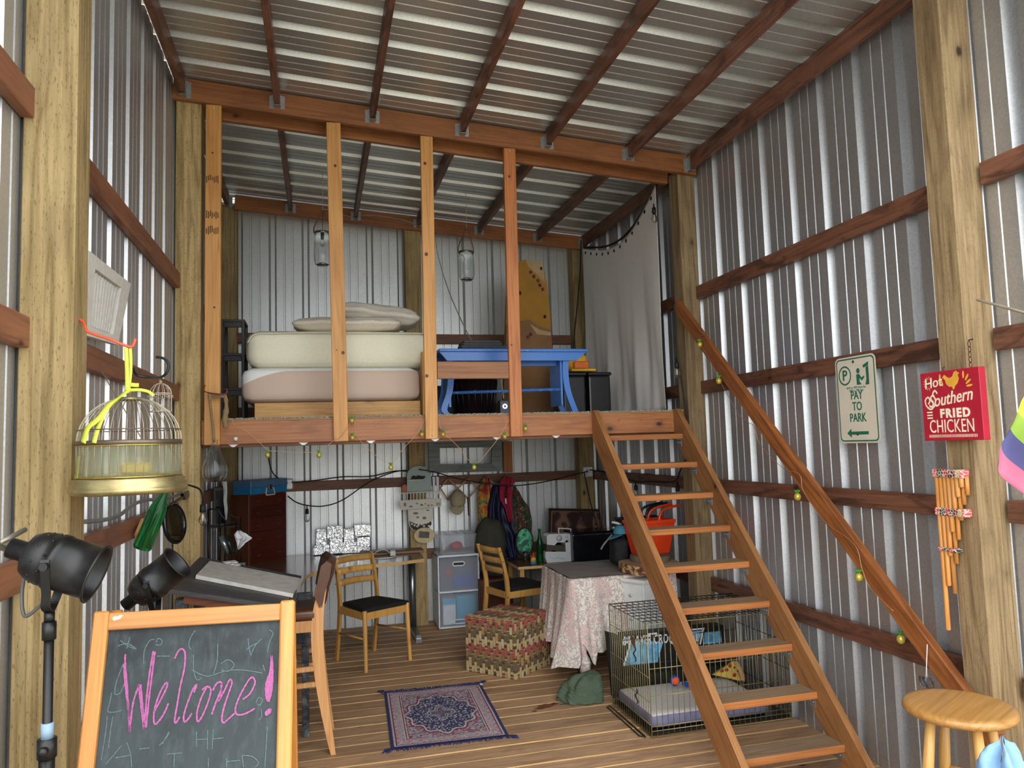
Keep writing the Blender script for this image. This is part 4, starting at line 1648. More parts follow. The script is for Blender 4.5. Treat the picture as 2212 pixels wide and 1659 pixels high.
def curt(u, v):
    # u: 0 near (right in view) .. 1 far ; v: 0 top .. 1 bottom
    y_ = 5.16+(6.93-5.16)*u
    top = 3.63+(3.60-3.63)*u-.40*math.sin(PI*u)*(1-.25*u)*.62
    z = top+(FZ+.012-top)*v
    x = 2.525+.04*u+.02*math.sin(PI*u)
    fold = math.sin(u*34+math.sin(v*3)*1.2)*.010+math.sin(u*71+2*v)*.004
    swoop = math.sin(u*18-(1-v)*4.5)*.016
    x += (fold*.6+swoop*.9)*min(1, .02+v*v*1.6)
    return (x, y_, z)


M_CURT = plain('grey_linen_sheet', '#ece8e4', .85, 0, var=.03, sc=70, bump=.08)
t = thing('curtain', 'grey sheet with black grommets hung along the right side of the loft', 'curtain', (2.55, 6.0, FZ))
mb = MB()
mb.shell(curt, 150, 50, (.0015, 0, 0))
mb.build('sheet', M_CURT, t)
M_GROM = plain('black_grommet', '#18181a', .4)
for k in range(12):
    u = .05+.9*k/11
    p = V(curt(u, .012))
    mb = MB()
    M = Matrix.Translation(p+V((-.002, 0, -.018))) @ Matrix.Rotation(PI/2, 4, 'Y')
    mb.lathe([(0, -.004), (.014, -.003), (.016, 0), (.014, .003), (0, .004)], n=14, M=M)
    mb.build('grommet', M_GROM, t)
mb = MB()
mb.tube([V(curt(u/20, 0))+V((.02, 0, .012+.03*math.sin(PI*u/20))) for u in range(21)], .010, 8)
tag(mb.build('curtain_rope', plain('black_cord', '#17171a', .7)), 'black cord sagging above the grey sheet', 'cord')
MB_ = MB()
p0 = P(1255, 520, 'y', 7.0)
p1 = P(1240, 735, 'y', 7.0)
MB_.tube(catmull([p0, P(1253, 590, 'y', 7.0), P(1247, 660, 'y', 7.0), p1, (p1.x-.02, 7.0, FZ+.4)], 5), .007, 8)
tag(MB_.build('black_strap', plain('black_cord', '#17171a', .7)), 'black strap hanging from the back corner post', 'strap')

# lanterns
n = NT('lantern_glass')
M_GLS = n.out(Base_Color=(.95, .97, .97, 1), Roughness=.02, Transmission_Weight=1.0, IOR=1.3, Alpha=.85)
M_CHR = plain('dull_chrome', '#8d8d8a', .2, .9)
M_LEA = plain('tan_leather_strap', '#6a4a38', .6)


def lantern(u, ytop, v_rim, v_bot, yv, lab, hang_v):
    b = P(u, v_bot, 'y', yv)
    r0 = P(u, v_rim, 'y', yv)
    H = r0.z-b.z
    t = thing('glass_lantern', lab, 'lantern', b)
    mb = MB()
    mb.lathe([(.035, 0), (.058, .008), (.066, .04), (.068, H*.35), (.064, H*.7), (.060, H*.97), (.060, H)], b, 28)
    mb.lathe([(.060, H*.999), (.0585, H), (.0625, H*.7), (.0665, H*.35), (.064, .04), (.056, .010), (.0, .006)], b, 28)
    mb.build('glass_body', M_GLS, t)
    mb = MB()
    mb.lathe([(.061, H-.012), (.064, H-.012), (.064, H+.004), (.059, H+.004), (.059, H-.012)], b, 28)
    mb.build('rim_band', M_CHR, t)
    mb = MB()
    mb.lathe([(0, -.004), (.044, -.004), (.048, .004), (.040, .008), (.030, .014), (0, .016)], b, 24)
    mb.build('base_disc', M_CHR, t)
    mb = MB()
    tp = P(u, hang_v, 'y', yv)
    mb.tube(catmull([b+V((-.064, 0, H-.005)), b+V((-.060, 0, H+.05)), tp+V((-.012, 0, -.01)), tp, tp+V((.012, 0, -.01)), b+V((.060, 0, H+.05)), b+V((.064, 0, H-.005))], 6), .005, 8)
    mb.build('strap', M_LEA, t)
    return b, H, tp, t


b, H, tp, t = lantern(697, 0, 503, 573, 6.0, 'glass lantern with a filament bulb inside, hanging left above the bed', 456)
mb = MB()
mb.tube([tp, b+V((0, 0, H+.0))], .0018, 6)
mb.tube([b+V((0, 0, H-.005)), b+V((0, 0, H-.055))], .013, 10)
mb.build('socket', plain('black_socket', '#1d1d1e', .5), t)
MB().ball(b+V((0, 0, H-.085)), .017, 12, (1, 1, 1.7)).build('bulb', M_GLS, t)
b2, H2, tp2, t2 = lantern(1008, 0, 545, 605, 6.0, 'glass lantern hanging on a leather strap over the blue bench', 495)
# ceiling hooks for lanterns: cord to purlin
mb = MB()
mb.tube([tp, (tp.x, 6.0, zt(tp.x, 6.0, .09))], .002, 6)
mb.tube([tp2, (tp2.x, 6.0, zt(tp2.x, 6.0, .09))], .002, 6)
cw = [P(697, 452, 'y', 7.14), P(720, 455, 'y', 7.14), P(755, 468, 'y', 7.14), P(800, 465, 'y', 7.14), P(860, 473, 'y', 7.14), P(905, 487, 'y', 7.14), P(935, 498, 'y', 7.1), P(948, 560, 'y', 7.1), P(970, 630, 'y', 6.8), P(1000, 700, 'y', 6.2), P(1022, 742, 'y', 5.75), P(1030, 760, 'y', 5.62), P(1075, 800, 'y', 5.62), P(1088, 860, 'y', 5.47)]
mb.tube(catmull(cw, 5), .0045, 6)
o = mb.build('white_cable', plain('off_white_cable', '#b5b0a4', .5))
tag(o, 'off-white cable looped along the back beam and down to the bench', 'cable')

# ================================================================ below the loft
def hang(name, rows, yv, mat, amp=.02, nf=5, d=.02, parent=None, seed=0, nu=28, nv=30, sway=0):
    """cloth between left/right pixel edges given per row (v, uL, uR), at depth yv, with folds"""
    rows = sorted(rows)

    def at(v):
        for i in range(len(rows)-1):
            if rows[i][0] <= v <= rows[i+1][0]:
                k = (v-rows[i][0])/(rows[i+1][0]-rows[i][0])
                k = k*k*(3-2*k)*.5+k*.5
                return rows[i][1]+(rows[i+1][1]-rows[i][1])*k, rows[i][2]+(rows[i+1][2]-rows[i][2])*k
        return rows[-1][1:]

    def fn(u, v):
        vv = rows[0][0]+(rows[-1][0]-rows[0][0])*v
        l, r = at(vv)
        p = P(l+(r-l)*u, vv, 'y', yv)
        p.y += amp*(math.sin(u*nf*2*PI+seed+2*v)*.5-math.sin(PI*u)*1.2)*(.35+.65*v)+amp*.6*fbm((u*3+seed, v*4, seed), 1, 3)
        return p
    mb = MB()
    mb.shell(fn, nu, nv, (0, d, 0))
    return mb.build(name, mat, parent)


# ---------------- chairs
W_CH = wood('honey_chair_wood', '#d9a75e', '#bf8a40', 'Z', .02, .35, bump=.05)
M_SEATB = plain('black_seat_fabric', '#131316', .85, 0, bump=.1)


def slat_chair(label, loc, rz, group=None):
    """local +Y is where the sitter looks"""
    t = thing('dining_chair', label, 'chair', loc, rz, group)
    wf, wb_, dp, hs = .425, .38, .40, .435
    for s_ in (-1, 1):
        # front leg
        mb = MB()
        x = s_*(wf/2-.016)
        mb.tube([(x+s_*.008, dp/2+.006, 0), (x, dp/2-.016, hs+.012)], [.014, .019], 8, smooth=False)
        mb.build('leg', W_CH, t, local=True)
        mb = MB()
        x = s_*(wb_/2-.014)
        pts = catmull([(x, -dp/2-.055, 0), (x, -dp/2-.02, .22), (x, -dp/2+.002, .44), (x, -dp/2-.02, .62), (x, -dp/2-.075, .81)], 4)
        vs, fs = [], []
        for i, p in enumerate(pts):
            k = i/(len(pts)-1)
            wy = .017 if .3 < k < .7 else .014
            for a, b in ((-.011, -wy), (.011, -wy), (.011, wy), (-.011, wy)):
                vs.append(p+V((a, b, 0)))
        for i in range(len(pts)-1):
            for j in range(4):
                fs.append((4*i+j, 4*i+(j+1) % 4, 4*i+4+(j+1) % 4, 4*i+4+j))
        fs += [(0, 1, 2, 3), tuple(len(vs)-4+j for j in range(4))]
        mb.add(vs, fs)
        o = mb.build('leg', W_CH, t, local=True)
        mb = MB()
        for z_ in (.39, .60, .69, .775):
            mb.tube([(x+s_*.010, -dp/2-.04*(z_ > .5)-.02*(z_ > .7), z_), (x+s_*.0125, -dp/2-.04*(z_ > .5)-.02*(z_ > .7), z_)], .005, 8)
        mb.build('screw_cap', M_SEATB, o, local=True)['kind'] = 'stuff'
    for z_, yy in ((.775, -dp/2-.062), (.69, -dp/2-.038), (.605, -dp/2-.018)):
        mb = MB()

        def sl(u, v, z_=z_, yy=yy):
            return ((u-.5)*(wb_-.04), yy-.028*math.sin(PI*u)+(v-.5)*-.008, z_+(v-.5)*.05+.004*math.sin(PI*u))
        mb.shell(sl, 10, 2, (0, .014, 0))
        mb.build('back_slat', W_CH, t, local=True)
    for nm, a, b in (('front_apron', (-wf/2+.02, dp/2-.016, hs-.03), (wf/2-.02, dp/2-.016, hs-.03)),
                     ('back_apron', (-wb_/2+.02, -dp/2+.0, hs-.03), (wb_/2-.02, -dp/2+.0, hs-.03)),
                     ('side_apron', (-wb_/2+.012, -dp/2, hs-.03), (-wf/2+.014, dp/2-.02, hs-.03)),
                     ('side_apron', (wb_/2-.012, -dp/2, hs-.03), (wf/2-.014, dp/2-.02, hs-.03))):
        MB().bar(a, b, .055, .018, bev=.002).build(nm, W_CH, t, local=True)
    for s_ in (-1, 1):
        MB().tube([(s_*(wb_/2-.012), -dp/2-.02, .22), (s_*(wf/2-.010), dp/2-.008, .24)], .008, 8).build('stretcher', W_CH, t, local=True)
    vs, fs = cushion((-1, -1, 0), (1, 1, .036), .016, seed=2, amp=.001)
    mb = MB()
    vv = []
    for v in vs:
        k = (v.y+1)/2
        hw = (wb_/2-.028)*(1-k)+(wf/2-.004)*k
        vv.append(V((v.x*hw, -dp/2+.02+k*(dp-.022), hs+v.z+.010*(1-v.x**2)*(1-v.y**2)*(v.z > .02)-.004)))
    mb.add(vv, fs, 0, True)
    mb.build('seat', M_SEATB, t, local=True)
    return t


slat_chair('honey wood chair with a black seat standing by the corner desk', (.40, 6.15, 0), math.radians(-150))
slat_chair('honey wood chair with a black seat facing the low table, behind the woven cube', (1.66, 6.47, 0), math.radians(-72))

# chair C : tall chair with leather back
W_PCH = wood('pinkish_beech_chair', '#d8a26a', '#bb824c', 'Z', .02, .4, bump=.05)
M_LEAT = plain('brown_leather', '#5a3826', .35, 0, var=.15, sc=18)
fx, fy = .05, 4.40
t = thing('counter_chair', 'tall beech chair with brown leather seat and back, right of the chalkboard', 'chair', (-.14, 4.42, 0))
for yy in (4.40, 4.80):
    mb = MB()
    pts = catmull([(.060, yy, 0), (.010, yy, .30), (-.018, yy, .58), (-.012, yy, .78), (.018, yy, .92), (.045, yy, 1.02)], 5)
    vs, fs = [], []
    for i, p in enumerate(pts):
        k = i/(len(pts)-1)
        w_ = .013+.020*math.sin(PI*min(1, k*1.15))
        for a, b in ((-w_, -.013), (w_, -.013), (w_, .013), (-w_, .013)):
            vs.append(p+V((a, b, 0)))
    for i in range(len(pts)-1):
        for j in range(4):
            fs.append((4*i+j, 4*i+(j+1) % 4, 4*i+4+(j+1) % 4, 4*i+4+j))
    fs += [(0, 1, 2, 3), tuple(len(vs)-4+j for j in range(4))]
    mb.add(vs, fs)
    mb.build('rear_leg', W_PCH, t)
    MB().bar((-.44, yy, 0), (-.40, yy, .71), .034, .026, up=(1, 0, 0), bev=.004).build('front_leg', W_PCH, t)
    for z_ in (.47, .385):
        MB().bar((-.43, yy, z_-.01), (-.012, yy, z_), .028, .020, bev=.004).build('stretcher', W_PCH, t)
    MB().bar((-.41, yy, .70), (-.015, yy, .70), .062, .022, bev=.002).build('side_apron', W_PCH, t)
for xx, z_ in ((-.42, .40), (-.41, .70), (-.012, .70)):
    MB().bar((xx, 4.42, z_), (xx, 4.78, z_), .035 if z_ < .6 else .06, .02, bev=.003).build('cross_rail', W_PCH, t)
mb = MB()
vs, fs = cushion((-.44, 4.385, .732), (-.012, 4.815, .790), .022, seed=5, amp=.003)
mb.add(vs, fs, 0, True)
mb.build('seat', M_LEAT, t)
mb = MB()


def lb(u, v):
    y_ = 4.372+.456*v
    pr = [(-.005, .80), (-.030, .86), (-.012, .96), (.005, 1.03), (.035, 1.052), (.062, 1.035), (.050, .96), (.022, .88), (.005, .80)]
    k = u*8
    i = min(7, int(k))
    f_ = k-i
    x = pr[i][0]*(1-f_)+pr[i+1][0]*f_
    z = pr[i][1]*(1-f_)+pr[i+1][1]*f_
    return (x+.03*math.sin(PI*v), y_, z)


mb.grid(lb, 24, 12)
ends = [[lb(i/24, 0) for i in range(24)], [lb(i/24, 1) for i in range(24)]]
for e in ends:
    mb.add(e, [tuple(range(24))])
mb.build('backrest', M_LEAT, t, weld=True)

# ---------------- woven cube
c0 = P(1021, 1452, 'z', 0)
c1 = P(1115, 1470, 'z', 0)
c2 = P(1190, 1438, 'z', 0)
e1 = (c0-c1)
e2 = (c2-c1)
S1, S2 = .455, .445
e1 = V((-.62, .60, 0)).normalized()*S1
e2 = V((.66, .66, 0)).normalized()*S2
e1 = (c0-c1).normalized()*S1
e2 = (c2-c1).normalized()*S2
# make square
e2 = (e2-e1.normalized()*e2.dot(e1.normalized())*.75).normalized()*S2
HC = .405
t = thing('woven_cube', 'woven cube pouf in tan, rust and olive strips on the deck', 'pouf', c1+(e1+e2)/2)
mb = MB()
q = [c1+e1*.012+e2*.012, c1+e1*.988+e2*.012, c1+e1*.988+e2*.988, c1+e1*.012+e2*.988]
mb.prism([V((p.x, p.y, .004)) for p in q], (0, 0, HC-.008))
mb.build('core', plain('dark_tan_core', '#5a4a34', .9), t)
cols = ['#b08a58', '#a0564a', '#6e5c46', '#d9cba8', '#3c3024', '#c0bd3e', '#8a7250', '#b9a277']
cols[3] = '#bfae8e'
wm = [plain('woven_strip_%s' % ('tan', 'rust', 'brown', 'cream', 'dark', 'lime', 'olive', 'sand')[i], c, .75, var=.1) for i, c in enumerate(cols)]
bands = [1, 1, 6, 2, 2, 7, 7, 1, 1, 6, 2, 2, 7, 7]
random.seed(11)


def weave(mb, o, ex, ey, nrm_, nx, ny):
    """twill of raised strips"""
    for i in range(nx):
        for j in range(ny):
            k = (j+i) % 3
            u0 = (i+.08)/nx
            u1 = (i+.92)/nx
            if k == 0:      # vertical strip spanning 2 rows
                v0, v1 = max(0, (j-.35)/ny), min(1, (j+1.45)/ny)
                b = bands[(ny-1-j) % len(bands)]
                m = b if random.random() > .12 else random.choice([0, 7, 3])
                hgt = .006
            elif k == 1:
                v0, v1 = (j+.30)/ny, (j+.55)/ny
                u0, u1 = i/nx, (i+1)/nx
                m = 5 if bands[(ny-1-j) % len(bands)] in (2, 6) and (j % 2 == 0) else random.choice([3, 4, 0])
                hgt = .004
            else:
                v0, v1 = (j+.05)/ny, (j+.95)/ny
                m = bands[(ny-1-j) % len(bands)]
                hgt = .003
            p = [o+ex*u0+ey*v0, o+ex*u1+ey*v0, o+ex*u1+ey*v1, o+ex*u0+ey*v1]
            d_ = nrm_*hgt
            c_ = sum(p, V())/4
            tp = [c_+(x-c_)*.90+d_ for x in p]
            mb.add(p+tp, [(4, 5, 6, 7), (0, 1, 5, 4), (1, 2, 6, 5), (2, 3, 7, 6), (3, 0, 4, 7)], m)


Z_ = V((0, 0, 1))
mb = MB()
n1 = e1.cross(Z_).normalized()
if n1.dot(e2) > 0:
    n1 = -n1
n2 = e2.cross(Z_).normalized()
if n2.dot(e1) > 0:
    n2 = -n2
zz = Z_*HC
weave(mb, c1+n1*-.006+V((0, 0, .002)), e1, zz, n1, 18, 14)
weave(mb, c1+n2*-.006+V((0, 0, .002)), e2, zz, n2, 18, 14)
weave(mb, c1+e2-n1*-.006, e1, zz, -n1, 18, 14)
weave(mb, c1+e1-n2*-.006, e2, zz, -n2, 18, 14)
weave(mb, c1+zz-Z_*.004, e1, e2, Z_, 18, 14)
mb.build('woven_strips', wm, t)['kind'] = 'stuff'

# ---------------- rug
rc = V((.728, 4.83, 0))
t = thing('rug', 'small navy and cream oriental rug with blue fringe on the deck', 'rug', rc, math.radians(-2.5))
n = NT('oriental_rug_pile')
co = n.coord(rnd=False)
sx = n.n('SeparateXYZ', {0: co})
X_, Y_ = sx.outputs[0], sx.outputs[1]
ax_ = n.math('ABSOLUTE', X_)
ay_ = n.math('ABSOLUTE', Y_)
# distance to edge
de = n.math('MINIMUM', n.math('SUBTRACT', .335, ax_), n.math('SUBTRACT', .49, ay_))
ang = n.math('ARCTAN2', n.math('MULTIPLY', Y_, .66), X_)
rad = n.math('SQRT', n.math('ADD', n.math('POWER', X_, 2.0), n.math('POWER', n.math('MULTIPLY', Y_, .66), 2.0)))
lob = n.math('ADD', .205, n.math('MULTIPLY', .013, n.math('COSINE', n.math('MULTIPLY', ang, 12.0))))
lob = n.math('ADD', lob, n.math('MULTIPLY', .008, n.math('COSINE', n.math('MULTIPLY', ang, 4.0))))
lob2 = n.math('ADD', .068, n.math('MULTIPLY', .018, n.math('COSINE', n.math('MULTIPLY', ang, 4.0))))
v1 = n.n('TexVoronoi', {'Vector': co, 'Scale': 62.0}, feature='F1').outputs['Distance']
v2 = n.n('TexVoronoi', {'Vector': co, 'Scale': 95.0}, feature='F1').outputs['Distance']
nz = n.noise(co, 70, 3, .7)
fleck = n.ramp(v1, [(.30, 1.), (.42, 0.)])
fleck2 = n.ramp(v2, [(.28, 1.), (.4, 0.)])
navy = srgb('#3a3c62')
cream = srgb('#cdc7c4')
redc = srgb('#8e3348')
field = n.mix(fleck, navy, cream)
corner = n.mix(n.ramp(nz, [(.46, 0.), (.54, 1.)]), srgb('#a9b3b8'), n.mix(fleck2, redc, srgb('#5a6a86')))
inside = n.math('LESS_THAN', rad, lob)
col = n.mix(inside, corner, field)
ringm = n.math('LESS_THAN', n.math('ABSOLUTE', n.math('SUBTRACT', rad, lob)), .0045)
col = n.mix(ringm, col, cream)
ringr = n.math('LESS_THAN', n.math('ABSOLUTE', n.math('SUBTRACT', n.math('SUBTRACT', rad, .014), lob)), .005)
col = n.mix(ringr, col, redc)
in2 = n.math('LESS_THAN', rad, lob2)
col = n.mix(in2, col, n.mix(fleck2, srgb('#4a4a68'), srgb('#b0a4ac')))
for rr_, wd_, c_ in ((0., .003, cream), (-.018, .0022, cream), (-.035, .002, redc)):
    m_ = n.math('LESS_THAN', n.math('ABSOLUTE', n.math('SUBTRACT', n.math('SUBTRACT', rad, rr_), lob2)), wd_)
    col = n.mix(m_, col, c_)
# border bands
bd = n.math('LESS_THAN', de, .095)
vb = n.n('TexVoronoi', {'Vector': co, 'Scale': 15.5, 'Randomness': 0.0}, feature='F1').outputs['Distance']
ros = n.ramp(vb, [(.10, cream), (.16, redc), (.24, srgb('#c4bcc0')), (.34, srgb('#5b5670')), (.42, srgb('#b9aeb4')), (.6, srgb('#a7707e'))])
bcol = n.mix(n.ramp(nz, [(.5, 0.), (.6, .6)]), ros, cream)
col = n.mix(bd, col, bcol)
for p_, w_, c_ in ((.095, .003, redc), (.088, .002, cream), (.034, .003, redc), (.026, .002, cream), (.030, .0018, srgb('#50506e')), (.102, .002, cream), (.110, .0016, srgb('#50506e'))):
    m_ = n.math('LESS_THAN', n.math('ABSOLUTE', n.math('SUBTRACT', de, p_)), w_)
    col = n.mix(m_, col, c_)
col = n.mix(n.math('LESS_THAN', de, .018), col, srgb('#2c3560'))
n.bump(nz, .4, .003)
M_RUG = n.out(Base_Color=col, Roughness=.9)
mb = MB()
mb.grid(lambda u, v: ((u-.5)*.67, (v-.5)*.98, .006+.0025*math.sin(u*9+v*5)*math.sin(v*11)), 30, 40)
mb.box((-.335, -.49, .001), (.335, .49, .003))
mb.build('pile', M_RUG, t, local=True)
M_FRI = plain('navy_fringe', '#1f2a66', .9)
mb = MB()
random.seed(5)
for s_ in (-1, 1):
    for k in range(150):
        x = -.345+.69*k/149+random.uniform(-.003, .003)
        L_ = random.uniform(.025, .05)
        y0 = s_*.487
        mb.tube([(x, y0, .006), (x+random.uniform(-.006, .006), y0+s_*L_*.5, .010), (x+random.uniform(-.014, .014), y0+s_*L_, .004)], [.0022, .002, .001], 4)
    for cx_ in (-.345, .345):
        for k in range(14):
            y0 = s_*.487
            mb.tube([(cx_, y0, .006), (cx_+random.uniform(-.01, .03)*(1 if cx_ > 0 else -1), y0+s_*.03, .014), (cx_+random.uniform(.0, .045)*(1 if cx_ > 0 else -1), y0+s_*random.uniform(.03, .065), .005)], [.003, .0025, .001], 4)
mb.build('fringe', M_FRI, t, local=True)['kind'] = 'stuff'
mb = MB()
mb.prism([(.325, .44, .009), (.345, .445, .012), (.34, .475, .012), (.322, .47, .009)], (0, 0, .001))
mb.build('care_label', M_WHT, t, local=True)

# ---------------- desks
M_DESK = plain('brown_laminate', '#6a5244', .18, 0, var=.06, sc=4)
M_DESKE = wood('blond_desk_edge', '#e0bc80', '#c99b5a', 'X', 0, .45)
M_STEEL = plain('brushed_steel', '#8d9396', .3, .9)


def slab(mb, poly, z0, z1, mi_top=0, mi_side=1):
    k = len(poly)
    vs = [V((x, y, z0)) for x, y in poly]+[V((x, y, z1)) for x, y in poly]
    mb.add(vs, [tuple(range(k))[::-1], tuple(range(k, 2*k))], mi_top)
    mb.add(vs, [(i, (i+1) % k, k+(i+1) % k, k+i) for i in range(k)], mi_side)


DZ = .705
t = thing('corner_desk', 'brown laminate corner desk with a blond edge along the back wall', 'desk', (.1, 6.9, 0))
poly = [(.875, 6.60), (.62, 6.50), (.30, 6.44), (.05, 6.40), (-.05, 6.30), (-.11, 6.12), (-.135, 5.80), (-.135, 5.3), (-.80, 5.3), (-.80, 7.02), (-.68, 7.18), (-.68, 7.30), (.80, 7.30), (.80, 7.16), (.895, 7.16)]
mb = MB()
slab(mb, poly, DZ-.028, DZ)
mb.build('desk_top', [M_DESK, M_DESKE], t)
mb = MB()
mb.tube([(.815, 7.0, .03), (.815, 7.0, DZ-.03)], .032, 20)
mb.build('steel_leg', M_STEEL, t)
mb = MB()
mb.prism([(.79, 6.58, .0), (.84, 6.58, .0), (.85, 7.12, .0), (.78, 7.12, .0)], (0, 0, .03))
mb.prism([(.795, 6.60, .03), (.835, 6.60, .03), (.845, 7.1, .03), (.785, 7.1, .03)], (0, 0, .03))
mb.build('steel_foot', M_STEEL, t)['kind'] = 'stuff'
mb = MB()
mb.tube([(-.6, 5.5, .0), (-.6, 5.5, DZ-.03)], .03, 16)
mb.build('steel_leg', M_STEEL, t)

# shelf board on desk with power strip
pz = DZ
mb = MB()
mb.box((.36, 6.98, DZ+.001), (.93, 7.19, DZ+.022), .003)
tag(mb.build('wall_shelf', wood('mdf_board', '#9c7758', '#86644a', 'X', 0, .6)), 'thin brown board lying along the back of the corner desk', 'board')
mb = MB()
mb.box((.44, 7.02, DZ+.023), (.76, 7.14, DZ+.036), .004)
tag(mb.build('keyboard', plain('dark_grey_slab', '#55585c', .4)), 'flat dark grey device lying on the thin board on the desk', 'device')
c = P(852, 1197, 'z', DZ+.03)
mb = MB()
mb.box((c.x-.03, 6.86, DZ+.001), (c.x+.02, 6.92, DZ+.05), .006)
mb.tube(catmull([(c.x-.03, 6.88, DZ+.03), (c.x-.09, 6.84, DZ+.07), (c.x-.16, 6.82, DZ+.05), (c.x-.20, 6.78, DZ+.008), (c.x-.12, 6.74, DZ+.006), (c.x-.04, 6.76, DZ+.006), (c.x+.02, 6.82, DZ+.006)], 6), .004, 6)
tag(mb.build('power_adapter', plain('white_plastic', '#d6d6d2', .4)), 'white power adapter with a looped cord on the desk', 'adapter')

# drafting table
W_BLK = wood('worn_black_board', '#4a4a4c', '#343538', 'X', 0, .55, dark='#6a5c50', darkamt=.3)
A_, B_, C_, D_ = P(362, 1272, 'y', 3.95), P(432, 1203, 'y', 4.75), P(651, 1246, 'y', 4.62), P(616, 1308, 'y', 3.92)
# keep it planar
nn_ = (B_-A_).cross(D_-A_).normalized()
C_ = C_-nn_*((C_-A_).dot(nn_))
t = thing('drafting_table', 'black worn tilted drafting table behind the chalkboard', 'table', ((A_+C_)/2).to_2d().to_3d())
mb = MB()
mb.prism([A_, D_, C_, B_], nn_*(-.022 if nn_.z > 0 else .022))
mb.build('table_top', W_BLK, t)
W_RED = wood('red_brown_underframe', '#6e3c26', '#4a2818', 'X', 0, .6)
dnn = V((0, 0, -1))
mb = MB()
for a, b in ((A_, D_), (B_, C_)):
    s_ = .93
    a2, b2 = a.lerp(b, .08), b.lerp(a, .08)
    ctr = (A_+C_)/2
    a2 = a2.lerp(ctr, .10)+V((0, 0, -.045))
    b2 = b2.lerp(ctr, .10)+V((0, 0, -.045))
    o = MB().bar(a2, b2, .04, .02).build('underframe_rail', W_RED, t)
M_MARB = NT('marbled_black_leg')
co = M_MARB.coord()
g = M_MARB.noise(co, 14, 5, .7, 1.0)
M_MARB = M_MARB.out(Base_Color=M_MARB.ramp(g, [(.4, srgb('#1d2024')), (.55, srgb('#4a4f54')), (.7, srgb('#8a9094'))]), Roughness=.4)
M_GEM = plain('red_gem', '#c02040', .15)
fp = P(652, 1548, 'z', 0)
for (cx_, cy_, main) in ((-.16, 4.52, 1), (-.16, 4.05, 0), (-.66, 4.05, 0), (-.66, 4.62, 0)):
    zt2 = A_.z+((cx_-A_.x)*-nn_.x+(cy_-A_.y)*-nn_.y)/nn_.z-.06
    mb = MB()
    mb.box((cx_-.028, cy_-.028, 0), (cx_+.028, cy_+.028, zt2), .003)
    o = mb.build('leg', M_MARB, t)
    if main:
        mb = MB()
        for k in range(12):
            mb.ball((cx_-.026+k*.0047, cy_-.031, .50), .0035, 6)
            mb.ball((cx_-.026+k*.0047, cy_-.031, .34), .0035, 6)
        mb.build('bead_band', plain('pale_gold_bead', '#d9cfa0', .3, .5), o)['kind'] = 'stuff'
mb = MB()
mb.box((-.135, 4.70, .54), (-.045, 4.73, .83), .003)
mb.box((-.11, 4.70, 0), (-.07, 4.73, .54), .003)
o = mb.build('painted_panel', M_MARB)
tag(o, 'narrow dark marbled panel with red gems standing left of the tall beech chair', 'panel')
mb = MB()
for (dx, dz) in ((-.10, .70), (-.09, .72), (-.085, .695), (-.095, .71), (-.08, .71)):
    mb.ball((dx, 4.697, dz), .008, 8)
mb.build('red_gems', M_GEM, o)['kind'] = 'stuff'
# white board on it
nu = nn_ if nn_.z > 0 else -nn_


def ontab(u, v, h=.0):
    return PL(u, v, A_+nu*h, nu)


mb = MB()
mb.prism([ontab(422, 1250, .002), ontab(632, 1291, .002), ontab(648, 1257, .002), ontab(452, 1219, .002)], nu*.020)
tag(mb.build('glossy_panel', [plain('glossy_pale_panel', '#cfcbc4', .12)]), 'glossy off-white panel lying across the black drafting table', 'panel')
mb = MB()
for u, v in ((492, 1217), (499, 1221), (507, 1216), (512, 1222)):
    p = ontab(u, v, .004)
    mb.lathe([(0, .002), (.018, .002), (.018, .006), (.014, .007), (0, .005)], p, 14)
mb.prism([ontab(480, 1214, .001), ontab(497, 1228, .001), ontab(520, 1222, .001), ontab(508, 1211, .001)], nu*.003)
tag(mb.build('paint_palette', plain('white_palette', '#d9d9d6', .4)), 'small white paint palette at the top corner of the drafting table', 'palette')

# drawer chest
FL, FR = V((-.585, 6.83, 0)), V((-.292, 7.16, 0))
dx_ = (FR-FL).normalized()
Mch = Matrix.Translation((FL.x, FL.y, DZ+.001)) @ Matrix((dx_, V((-dx_.y, dx_.x, 0)), V((0, 0, 1)))).transposed().to_4x4()
Wc, Dc, Hc = (FR-FL).length, .22, .60
t = thing('drawer_chest', 'tall dark mahogany drawer chest standing on the corner desk', 'chest', (0, 0, 0), M=Mch)
M_MAH = wood('dark_mahogany', '#5a2418', '#431810', 'X', 0, .3, bump=.05)
mb = MB()
mb.box((0, 0.004, 0), (Wc, Dc, Hc), .002)
mb.build('carcass', wood('mahogany_side', '#7a4426', '#5c3018', 'Z', 0, .4), t, local=True)
zs = [0.008, .155, .28, .39, .495, .592]
for i in range(5):
    mb = MB()
    mb.box((.012, -.008, zs[i]+.002), (Wc-.012, .003, zs[i+1]-.002), .001)
    dr = mb.build('drawer', M_MAH, t, local=True)
    for xx in (.1, Wc-.1):
        z_ = (zs[i]+zs[i+1])/2
        mb = MB()
        for s_ in (-1, 1):
            mb.ball((xx+s_*.014, -.011, z_), .004, 6)
        mb.tube(catmull([(xx-.014, -.012, z_), (xx-.010, -.014, z_-.010), (xx+.010, -.014, z_-.010), (xx+.014, -.012, z_)], 3), .0015, 5)
        mb.build('handle', plain('antique_brass', '#8a6a50', .4, .8), dr, local=True)

